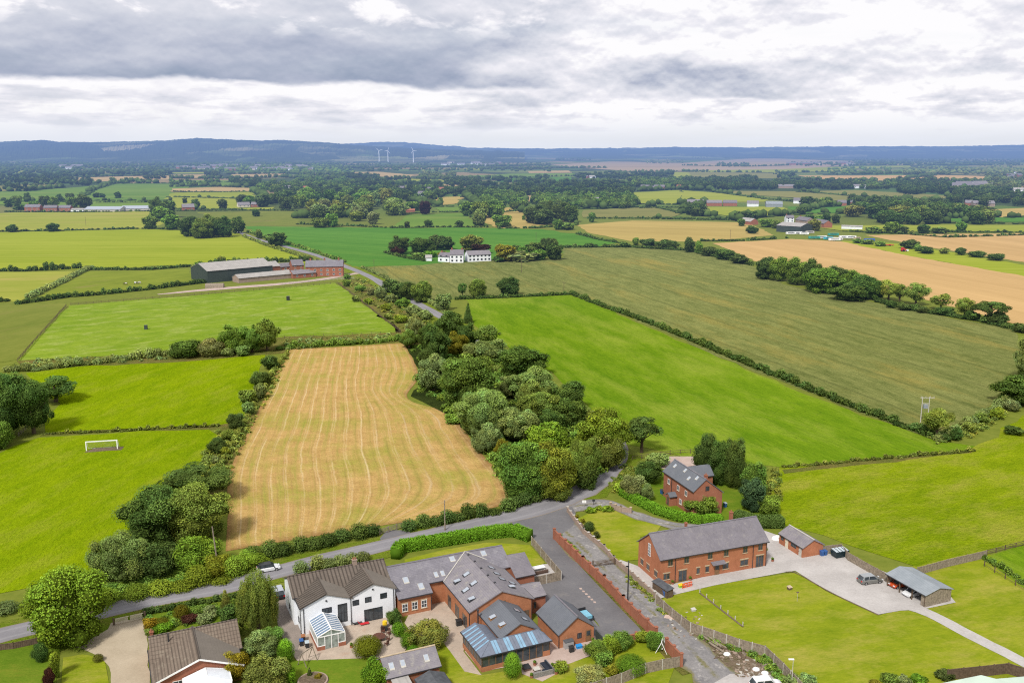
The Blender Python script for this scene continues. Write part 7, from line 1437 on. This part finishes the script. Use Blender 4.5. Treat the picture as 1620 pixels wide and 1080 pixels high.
e = empty('outdoor_sofa', 'L-shaped sofa with charcoal cushions on the lower terrace', 'sofa', P(857, 1066), math.radians(24)); m = MB(); m.box(-1.6, 1.7, -.55, .35, 0, .45); m.box(-1.6, 1.7, -.7, -.5, 0, .85); m.box(.7, 1.7, .35, 2.2, 0, .45); m.box(1.6, 1.8, -.7, 2.2, 0, .85); m.build('frame', plain('grey_rattan', (.20, .19, .18), .8, .2, var=.3, scale=8), e); m = MB(); m.box(.75, 1.6, -.4, 2.1, .45, .6); m.box(1.45, 1.62, -.4, 2.1, .6, .9); m.box(.2, .75, -.45, .3, .45, .6); m.build('cushion', CU, e)
storage(833, 1059, 'fire_pit_table', 'square fire pit table left of the charcoal sofa', 'table', 1.0, 1.0, .5, RT, BK); storage(849, 1061, 'coffee_table', 'low table in the angle of the charcoal sofa', 'table', .9, .6, .35, RT, M['conpost'])
def pot(x, y, label, mat=None, plant='md', s=1.):
    e = empty('plant_pot', label, 'plant pot', P(x, y)); e.scale = (s, s, s); m = MB(); m.tube((0, 0, 0), (0, 0, .42), .2, .28, 12); m.build('pot', mat or M['brick2'], e)
    k = bpy.data.objects.new('foliage', crown_mesh('bush', 0, 1)); COL.objects.link(k); k.parent = e; k.location = (0, 0, .38); k.scale = (.6, .6, .6); k.color = (*GREEN[plant], 1)
for x, y, lb in ((846, 1052, 'terracotta pot beside the coffee table'), (841, 1072, 'terracotta pot at the front edge of the lower terrace'), (874, 1056, 'terracotta pot right of the charcoal sofa'), (1222, 888, 'orange terracotta pot alone on the concrete yard'), (556, 1024, 'small pot at the corner of the white conservatory'), (880, 1066, 'dark potted plant beside the round shrub'), (1064, 924, 'pot beside the patio door of the long brick house'), (1092, 918, 'pot right of the patio door of the long brick house'), (938, 1016, 'pot beside the garage door')): pot(x, y, lb)
# swing frames, odd garden things
def swing(x, y, rot, L, h, mat, label):
    e = empty('swing_frame', label, 'swing', P(x, y), math.radians(rot))
    for u in (0, L):
        m = MB(); m.bar((u, 0, h), (u, -.9, 0), .09); m.bar((u, 0, h), (u, .9, 0), .09); m.build('leg', mat, e)
    m = MB(); m.bar((-.1, 0, h), (L + .1, 0, h), .1); m.build('crossbar', mat, e); m = MB(); m.bar((L / 2 - .2, 0, h), (L / 2 - .2, 0, .5), .02); m.bar((L / 2 + .2, 0, h), (L / 2 + .2, 0, .5), .02); m.box(L / 2 - .25, L / 2 + .25, -.12, .12, .47, .5); m.build('swing_seat', mat, e)
swing(478, 1054, 60, 2.4, 2.1, M['wood'], 'weathered wooden swing frame on the darker lawn'); swing(1046, 1034, 75, 1.6, 2.0, M['white'], 'white A-shaped swing beside the short brick wall')
e = empty('raised_bed', 'round stone edged bed at the bottom of the darker lawn', 'flower bed', P(495, 1078)); m = MB(); m.tube((0, 0, 0), (0, 0, .35), 2.3, 2.2, 24); m.build('edging', M['stone'], e); m = MB(); m.tube((0, 0, .3), (0, 0, .4), 1.95, 1.95, 24); m.build('soil', M['dirt'], e)
tree(485, 1054, 495, 1072, 'cone', 'dk', 'tiny dark conifer in the round stone edged bed', name='dwarf_conifer'); tree(497, 1062, 510, 1076, 'bush', 'yl', 'small yellow shrub in the round stone edged bed', name='shrub', cat='shrub')
e = empty('safety_barrier', 'orange plastic barrier on the patio of the long brick house', 'barrier', P(1087, 929), math.radians(28)); OR = plain('orange_plastic', (.75, .10, .02), .5, .4)
for k in range(2):
    m = MB(); m.box(-1.1 + k * 1.15, -.05 + k * 1.15, -.03, .03, .1, .22); m.box(-1.1 + k * 1.15, -.05 + k * 1.15, -.03, .03, .8, 1.0); m.box(-1.1 + k * 1.15, -.05 + k * 1.15, -.03, .03, .45, .6)
    for q in (-1.1, -.62, -.13): m.box(q + k * 1.15, q + .08 + k * 1.15, -.03, .03, .1, 1.0)
    m.build('panel', OR, e)
storage(1077, 929, 'toy_slide', 'green and yellow toy beside the orange barrier', 'toy', .8, .5, .5, plain('lime_plastic', (.25, .5, .05), .5, .4), plain('yellow_cover', (.75, .50, .02)))
storage(1097, 966, 'stone_block', 'pale stone block on the small lawn', 'stone', .7, .5, .3, M['conpost'], M['conpost']); storage(1249, 932, 'wooden_tub', 'dark wooden tub on the big lawn', 'planter', .7, .6, .45, M['woodd'], M['stonec'])
e = empty('bird_table', 'thin bird table on the pale patch of the big lawn', 'bird table', P(1261, 951)); m = MB(); m.tube((0, 0, 0), (0, 0, 1.7), .03, .03, 6); m.build('pole', M['conpost'], e); m = MB(); m.box(-.2, .2, -.2, .2, 1.7, 1.76); m.build('tray', M['woodd'], e)
e = empty('white_cover', 'white dish shaped cover beside the brick shed', 'cover', P(1230, 853)); m = MB(); m.loft([[(r * math.cos(a * .5236), r * math.sin(a * .5236) * .7, z) for a in range(12)] for r, z in ((1.2, .1), (1.1, .5), (.5, .8))]); m.build('cover', M['white'], e)  # white thing of unclear kind, drawn as a low round cover
e = empty('road_sign', 'white road sign with black post in the junction flower bed', 'sign', P(924, 802)); m = MB(); m.tube((0, 0, 0), (0, 0, 1.5), .05, .05, 6); m.build('post', M['conpost'], e); m = MB(); m.box(-.45, .45, -.03, .03, 1.0, 1.6); m.build('sign_board', M['white'], e)
e = empty('notice_board', 'small black board right of the white road sign', 'sign', P(939, 799)); m = MB(); m.tube((0, 0, 0), (0, 0, 1.4), .05, .05, 6); m.build('post', M['dark'], e); m = MB(); m.box(-.3, .3, -.03, .03, .9, 1.4); m.build('sign_board', M['dark'], e)
for x, y, lb in ((943, 852, 'first'), (956, 866, 'second'), (969, 884, 'third')): pass
# logs and rubble beside the track
_rr = random.Random(9)
for i in range(9):
    e = empty('log', 'weathered log on the heap inside the panel fence', 'log', P(1122 + _rr.uniform(0, 22), 1014 + _rr.uniform(-2, 14)), math.radians(-62 + _rr.uniform(-14, 14)), 'logs beside the track'); m = MB(); h = _rr.uniform(.15, .5); m.tube((-1.6, 0, h), (1.6, 0, h * .9), _rr.uniform(.14, .24), _rr.uniform(.1, .2), 9); m.build('trunk_log', M['wood'], e)
def heap(name, label, x0, x1, y0, y1, n, mats, s, seed, kind='stuff'):
    r = random.Random(seed); m = MB(); C0 = P((x0 + x1) / 2, (y0 + y1) / 2)
    for i in range(n):
        X, Y, _ = P(r.uniform(x0, x1), r.uniform(y0, y1)); k = r.uniform(.3, 1) * s; M4 = Matrix.Translation((X, Y, k * .35)) @ Matrix.Rotation(r.uniform(0, 3), 4, 'Z') @ Matrix.Rotation(r.uniform(-.5, .5), 4, 'X'); m.mi = r.randrange(len(mats)); m.box(-k, k, -k * r.uniform(.3, .8), k * r.uniform(.3, .8), -k * .4, k * r.uniform(.2, .6), M4)
    o = m.build(name, mats); tag(o, label, 'rubble', None, kind); return o
heap('rubble', 'heap of broken stone and timber beside the track', 1128, 1180, 1022, 1044, 130, [M['stone'], M['wood'], M['dirt'], M['woodd']], .30, 1); heap('rubble', 'heap of rubble and bags at the builders yard', 1165, 1228, 1044, 1072, 190, [M['stone'], M['wood'], M['conpost'], M['dirt'], M['dirt']], .30, 2)
heap('rubble', 'loose stones along the edge of the track', 1052, 1112, 968, 1012, 60, [M['stone'], M['dirt'], M['conpost']], .25, 3)
for x, y, lb in ((1150, 1036, 'large white sack on the upper rubble heap'), (1196, 1060, 'white sack on the lower rubble heap'), (1210, 1066, 'blue white sack at the right of the lower rubble heap')):
    e = empty('sack', lb, 'sack', P(x, y)); m = MB(); m.loft([[(r * math.cos(a * .6283) * 1.2, r * math.sin(a * .6283), z) for a in range(10)] for r, z in ((.4, 0), (.5, .2), (.38, .4), (.15, .5))]); m.build('sack', M['white'], e, smooth=True)
e = empty('board', 'pale board lying by the panel fence next to the track', 'board', P(1062, 976), math.radians(-20)); m = MB(); m.box(-1.1, 1.1, -.7, .7, .02, .12); m.build('board', plain('pink_board', (.55, .42, .36), .8), e)
def weeds(name, label, pp, n, g, s, seed):
    W = [P(*q)[:2] for q in pp]; xs = [q[0] for q in W]; ys = [q[1] for q in W]; r = np.random.default_rng(seed); B = []
    def inside(x, y):
        c = False
        for i in range(len(W)):
            x1, y1 = W[i]; x2, y2 = W[i - 1]
            if (y1 > y) != (y2 > y) and x < (x2 - x1) * (y - y1) / (y2 - y1) + x1: c = not c
        return c
    while len(B) < n:
        x, y = r.uniform(min(xs), max(xs)), r.uniform(min(ys), max(ys))
        if inside(x, y): k = s * r.uniform(.4, 1.3); B.append((x, y, k * .3, k, k, k * .8))
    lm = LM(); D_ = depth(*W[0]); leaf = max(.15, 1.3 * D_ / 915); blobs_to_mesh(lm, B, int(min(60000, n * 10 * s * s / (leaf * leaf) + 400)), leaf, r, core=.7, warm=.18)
    o = bpy.data.objects.new(name, lm.mesh(name)); COL.objects.link(o); o.color = (*GREEN[g], 1); tag(o, label, 'undergrowth', None, 'stuff')
weeds('undergrowth', 'weeds growing against the panel fence beside the rubble', [(1100, 1005), (1215, 1030), (1262, 1085), (1235, 1085), (1205, 1048), (1130, 1020)], 90, 'md', .55, 21)
weeds('undergrowth', 'weeds on the verge of the track below the stone wall', [(990, 905), (1040, 945), (1060, 975), (1048, 972), (985, 915)], 60, 'ol', .35, 22)
weeds('undergrowth', 'weeds in the strip behind the tall brick wall', [(884, 844), (905, 862), (932, 890), (924, 890), (880, 852)], 50, 'ol', .4, 23)
weeds('undergrowth', 'rough herbage on the triangle left of the straight lane', [(540, 447), (575, 440), (640, 475), (705, 518), (640, 530), (600, 492)], 260, 'ol', .9, 24)
weeds('undergrowth', 'brambles and saplings on the bank above the stubble', [(450, 537), (630, 529), (640, 540), (520, 548), (445, 556)], 160, 'gy', .8, 25)
weeds('undergrowth', 'scrub on the bank between farm pasture and upper paddock', [(35, 572), (300, 556), (300, 566), (140, 578), (30, 584)], 170, 'gy', .9, 26)
weeds('undergrowth', 'weeds along the stubble side margin', [(450, 558), (458, 566), (372, 735), (358, 760), (350, 740)], 150, 'ol', .6, 27)
weeds('undergrowth', 'brambles along the foot of the roadside wood', [(640, 545), (665, 580), (660, 622), (700, 645), (760, 705), (815, 790), (905, 775), (960, 740), (950, 690), (860, 620), (760, 560)], 330, 'md', 1.6, 28)
weeds('undergrowth', 'thick herbage below the roadside tree clump', [(150, 935), (360, 893), (372, 905), (160, 955)], 130, 'md', 1.1, 29)
weeds('undergrowth', 'scrub at the corner of the lower paddock by the stubble', [(300, 762), (345, 680), (368, 700), (356, 780), (330, 775)], 80, 'ol', .9, 30)
weeds('undergrowth', 'rank grass around the transformer poles', [(1440, 672), (1480, 690), (1520, 675), (1600, 632), (1612, 645), (1540, 692), (1484, 704)], 140, 'ol', .8, 31)
weeds('undergrowth', 'scrub between the conifers and the right meadow', [(1178, 735), (1232, 742), (1236, 800), (1218, 800)], 60, 'ol', .9, 32)
weeds('undergrowth', 'verge plants on the bank of the lane bend', [(955, 770), (985, 735), (1010, 735), (1000, 790), (975, 785)], 60, 'ol', .6, 33)
weeds('undergrowth', 'border plants in the bungalow garden', [(230, 975), (370, 945), (375, 965), (300, 990), (240, 1000)], 90, 'md', .5, 34)
# ================================================================ animals
def horse(x, y, rot, col, label, blanket=None):
    e = empty('horse', label, 'horse', P(x, y), math.radians(rot)); J = [(0, 0, 1.15, .30), (-.55, 0, 1.2, .30), (.5, 0, 1.15, .31), (.85, 0, 1.3, .2), (1.2, 0, .95, .14), (1.45, 0, .55, .11), (1.62, 0, .3, .08)]; E_ = [(0, 1), (0, 2), (2, 3), (3, 4), (4, 5), (5, 6)]
    def leg(x0, s, hind, k):
        n = len(J); J.extend([(x0, s * .17, .85, .13), (x0 + (.1 if hind else 0) + k, s * .18, .62, .09), (x0 - (.12 if hind else 0) + k, s * .18, .42, .06), (x0 + k, s * .18, .06, .06)]); E_.extend([(1 if hind else 2, n), (n, n + 1), (n + 1, n + 2), (n + 2, n + 3)])
    leg(.55, -1, 0, .05); leg(.55, 1, 0, -.06); leg(-.65, -1, 1, 0.06); leg(-.65, 1, 1, -.08); n = len(J); J.extend([(-.85, 0, 1.2, .08), (-.98, 0, .6, .05)]); E_.extend([(1, n), (n, n + 1)])
    me = bpy.data.meshes.new('body'); me.from_pydata([j[:3] for j in J], E_, []); o = bpy.data.objects.new('body', me); COL.objects.link(o); o.parent = e; s = o.modifiers.new('Skin', 'SKIN')
    for v, j in zip(me.skin_vertices[0].data, J): v.radius = (j[3], j[3])
    me.skin_vertices[0].data[0].use_root = True; ss_ = o.modifiers.new('Sub', 'SUBSURF'); ss_.levels = 1; ss_.render_levels = 1; me.materials.append(col)
    if blanket: m = MB(); m.loft([[(u, .36 * math.sin(a), 1.18 + .34 * math.cos(a)) for a in (-1.9, -1.2, -.6, 0, .6, 1.2, 1.9)] for u in (-.8, -.2, .35)], False); m.build('rug', blanket, e)
    return e
BR = plain('bay_coat', (.05, .03, .022), .7, .2); horse(199, 451, 190, BR, 'dark grazing horse at the left in the horse paddock', M['conpost']); horse(215, 450, 10, BR, 'dark grazing horse with pale rug in the middle of the horse paddock', M['white']); horse(221, 449, 170, plain('grey_coat', (.4, .38, .36), .7, .2), 'pale grey horse at the right of the grazing horses')
storage(456, 475, 'feed_bin', 'dark feed bin standing in the farm pasture', 'feed bin', 1.5, 1.2, 2.0, BK, BK, 0); storage(231, 521, 'feed_bin', 'small dark green feed bin in the left part of the farm pasture', 'feed bin', 1.2, 1, 1.7, M['gclad'], M['gclad'], 0)
e = empty('log_stack', 'grey covered stack at the left end of the farm drive', 'stack', P(340, 455), .1); m = MB(); m.loft([[(u, -2 * math.cos(a * .6), 2.6 * math.sin(a * .6)) for a in range(6)] for u in (-5, 5)]); m.build('stack', M['wood'], e)
# ================================================================ caravans, machinery
def caravan(x, y, rot, L, mat, label, h=2.4):
    e = empty('caravan', label, 'caravan', P(x, y), math.radians(rot)); m = MB(); m.loft([[(a, -1.1, .5), (a, -1.15, 1.2), (a, -1.0, h), (a, 1.0, h), (a, 1.15, 1.2), (a, 1.1, .5)] for a in (-L / 2, -L / 2 + .4, L / 2 - .4, L / 2)]); m.build('body', mat, e)
    m = MB(); m.box(-L * .35, L * .35, -1.17, -1.1, 1.3, 1.9); m.build('window', M['glass'], e)
    for s in (-1.1, 1.1): m = MB(); m.tube((0, s - .1, .35), (0, s + .1, .35), .35, .35, 12); m.build('wheel', M['tyre'], e)
TQ = plain('turquoise', (.05, .38, .48), .4, .4); GNP = plain('teal_sheet', (.04, .28, .22), .5, .3); BLT = plain('blue_tarp', (.03, .10, .42), .6, .3)
for x, y, r, L, mt, lb in [(1251, 371, 5, 9, 'white', 'white caravan nearest the grey workshop'), (1262, 370.5, 20, 8, 'white', 'second white caravan from the grey workshop'), (1272, 371.5, -10, 8, 'white', 'third white caravan from the grey workshop'), (1281, 369.5, 10, 8, 'conpost', 'grey caravan at the end of the white row'),
        (1288, 378, 0, 10, GNP, 'dark teal covered trailer in the caravan yard'), (1300, 377.5, 15, 9, 'white', 'white caravan left of the turquoise one'), (1310, 379, 25, 9, TQ, 'turquoise caravan in the yard'), (1320, 381, 5, 10, 'white', 'white caravan in front of the turquoise one'), (1326, 380, -30, 8, 'conpost', 'grey caravan right of the turquoise one'),
        (1318, 373, 10, 10, GNP, 'green covered boat trailer behind the turquoise caravan'), (1337, 377, 5, 11, 'white', 'long white caravan at the right of the yard'), (1346, 377.5, 5, 9, 'white', 'last white caravan of the yard'), (1356, 379.5, 20, 6, 'stonec', 'cream trailer between the yard and the blue sheet'), (1375, 382, 5, 9, BLT, 'bright blue sheeted load beside the grass track')]:
    caravan(x, y, r, L, M[mt] if isinstance(mt, str) else mt, lb)
e = empty('tractor', 'red and white farm machine parked on the grass track', 'tractor', P(1430, 398), .3); m = MB(); m.box(-2.2, 2.0, -.9, .9, .8, 1.9); m.box(-2.2, -.4, -.8, .8, 1.9, 3.0); m.build('body', RD, e); m = MB(); m.box(1.0, 3.4, -1.1, 1.1, .4, 1.6); m.build('hopper', M['white'], e)
for s in (-1, 1):
    m = MB(); m.tube((-1.3, s * 1.1 - .2, .85), (-1.3, s * 1.1 + .2, .85), .85, .85, 14); m.build('wheel', M['tyre'], e); m = MB(); m.tube((1.4, s * 1.0 - .15, .5), (1.4, s * 1.0 + .15, .5), .5, .5, 12); m.build('wheel', M['tyre'], e)
e = empty('farm_trailer', 'low red flat trailer beside the grass track', 'trailer', P(1404, 389), .1); m = MB(); m.box(-5, 5, -1.2, 1.2, .8, 1.2); m.box(-5, -4.8, -1.2, 1.2, 1.2, 2.2); m.build('bed', RD, e)
for k in (-2, 2): m = MB(); m.tube((k, -1.2, .4), (k, 1.2, .4), .4, .4, 12); m.build('wheel', M['tyre'], e)
# pale green roofed building at the bottom right corner
a_ = P(1425, 1092, 3.0); b_ = P(1556, 1068, 3.6); e = empty('workshop_building', 'pale green metal roofed building cut by the bottom edge', 'building', (a_[0], a_[1], 0))
m = MB(); q = [P(1415, 1095, 3.), P(1552, 1067, 3.6), P(1600, 1079, 3.6), P(1640, 1130, 3.4), P(1440, 1150, 3.)]; m.slab([(x - a_[0], y - a_[1], z) for x, y, z in q], .15); m.build('roof', M['green_roof'], e)
m = MB(); c_ = (sum(x for x, y, z in q) / 5 - a_[0], sum(y for x, y, z in q) / 5 - a_[1]); m.loft([[((x - a_[0] - c_[0]) * .95 + c_[0], (y - a_[1] - c_[1]) * .95 + c_[1], zz if zz == 0 else z - .15) for x, y, z in q] for zz in (0, 1)]); m.build('wall', M['metalr'], e)
e = empty('workshop_building', 'second pale metal roof at the bottom right corner', 'building', (P(1600, 1085)[0], P(1600, 1085)[1], 0)); m = MB(); q = [P(1575, 1073, 3.2), P(1660, 1066, 3.2), P(1700, 1130, 3.2), P(1625, 1130, 3.2)]; o_ = e.location; m.slab([(x - o_[0], y - o_[1], z) for x, y, z in q], .15); m.build('roof', M['green_roof'], e)
m = MB(); c_ = (sum(x for x, y, z in q) / 4 - o_[0], sum(y for x, y, z in q) / 4 - o_[1]); m.loft([[((x - o_[0] - c_[0]) * .95 + c_[0], (y - o_[1] - c_[1]) * .95 + c_[1], zz) for x, y, z in q] for zz in (0, 3.0)]); m.build('wall', M['metalr'], e)
# court drain line
for i in range(6): x, y = 916 + i * 4.4, 930 + i * 4.3; ground('drain_cover', [(x, y), (x + 4, y), (x + 5.4, y + 2.6), (x + 1.4, y + 2.6)], M['pave2'], .112)
# wind turbines
for x, y, lb, ph in ((600, 258, 'left one of the three white wind turbines', .3), (614, 257.6, 'middle one of the three white wind turbines', 1.2), (654, 257.5, 'right one of the three white wind turbines', 2.0)):
    e = empty('wind_turbine', lb, 'wind turbine', P(x, y)); WT = plain('turbine_white', (.9, .9, .9), .5, .3, var=.02); m = MB(); m.tube((0, 0, 0), (0, 0, 74), 2.7, 1.8, 12); m.build('tower', WT, e); m = MB(); m.box(-2, 2, -5, 4, 72.5, 76.5); m.build('nacelle', WT, e)
    for k in range(3):
        a = ph + k * 2.0944; m = MB(); c, s = math.cos(a), math.sin(a); m.loft([[(r * c - w * s, -6, 74.5 + r * s + w * c), (r * c + w * s, -6, 74.5 + r * s - w * c), (r * c + w * s, -5.3, 74.5 + r * s - w * c), (r * c - w * s, -5.3, 74.5 + r * s + w * c)] for r, w in ((1, .8), (8, 1.2), (24, .3))]); m.build('blade', WT, e)
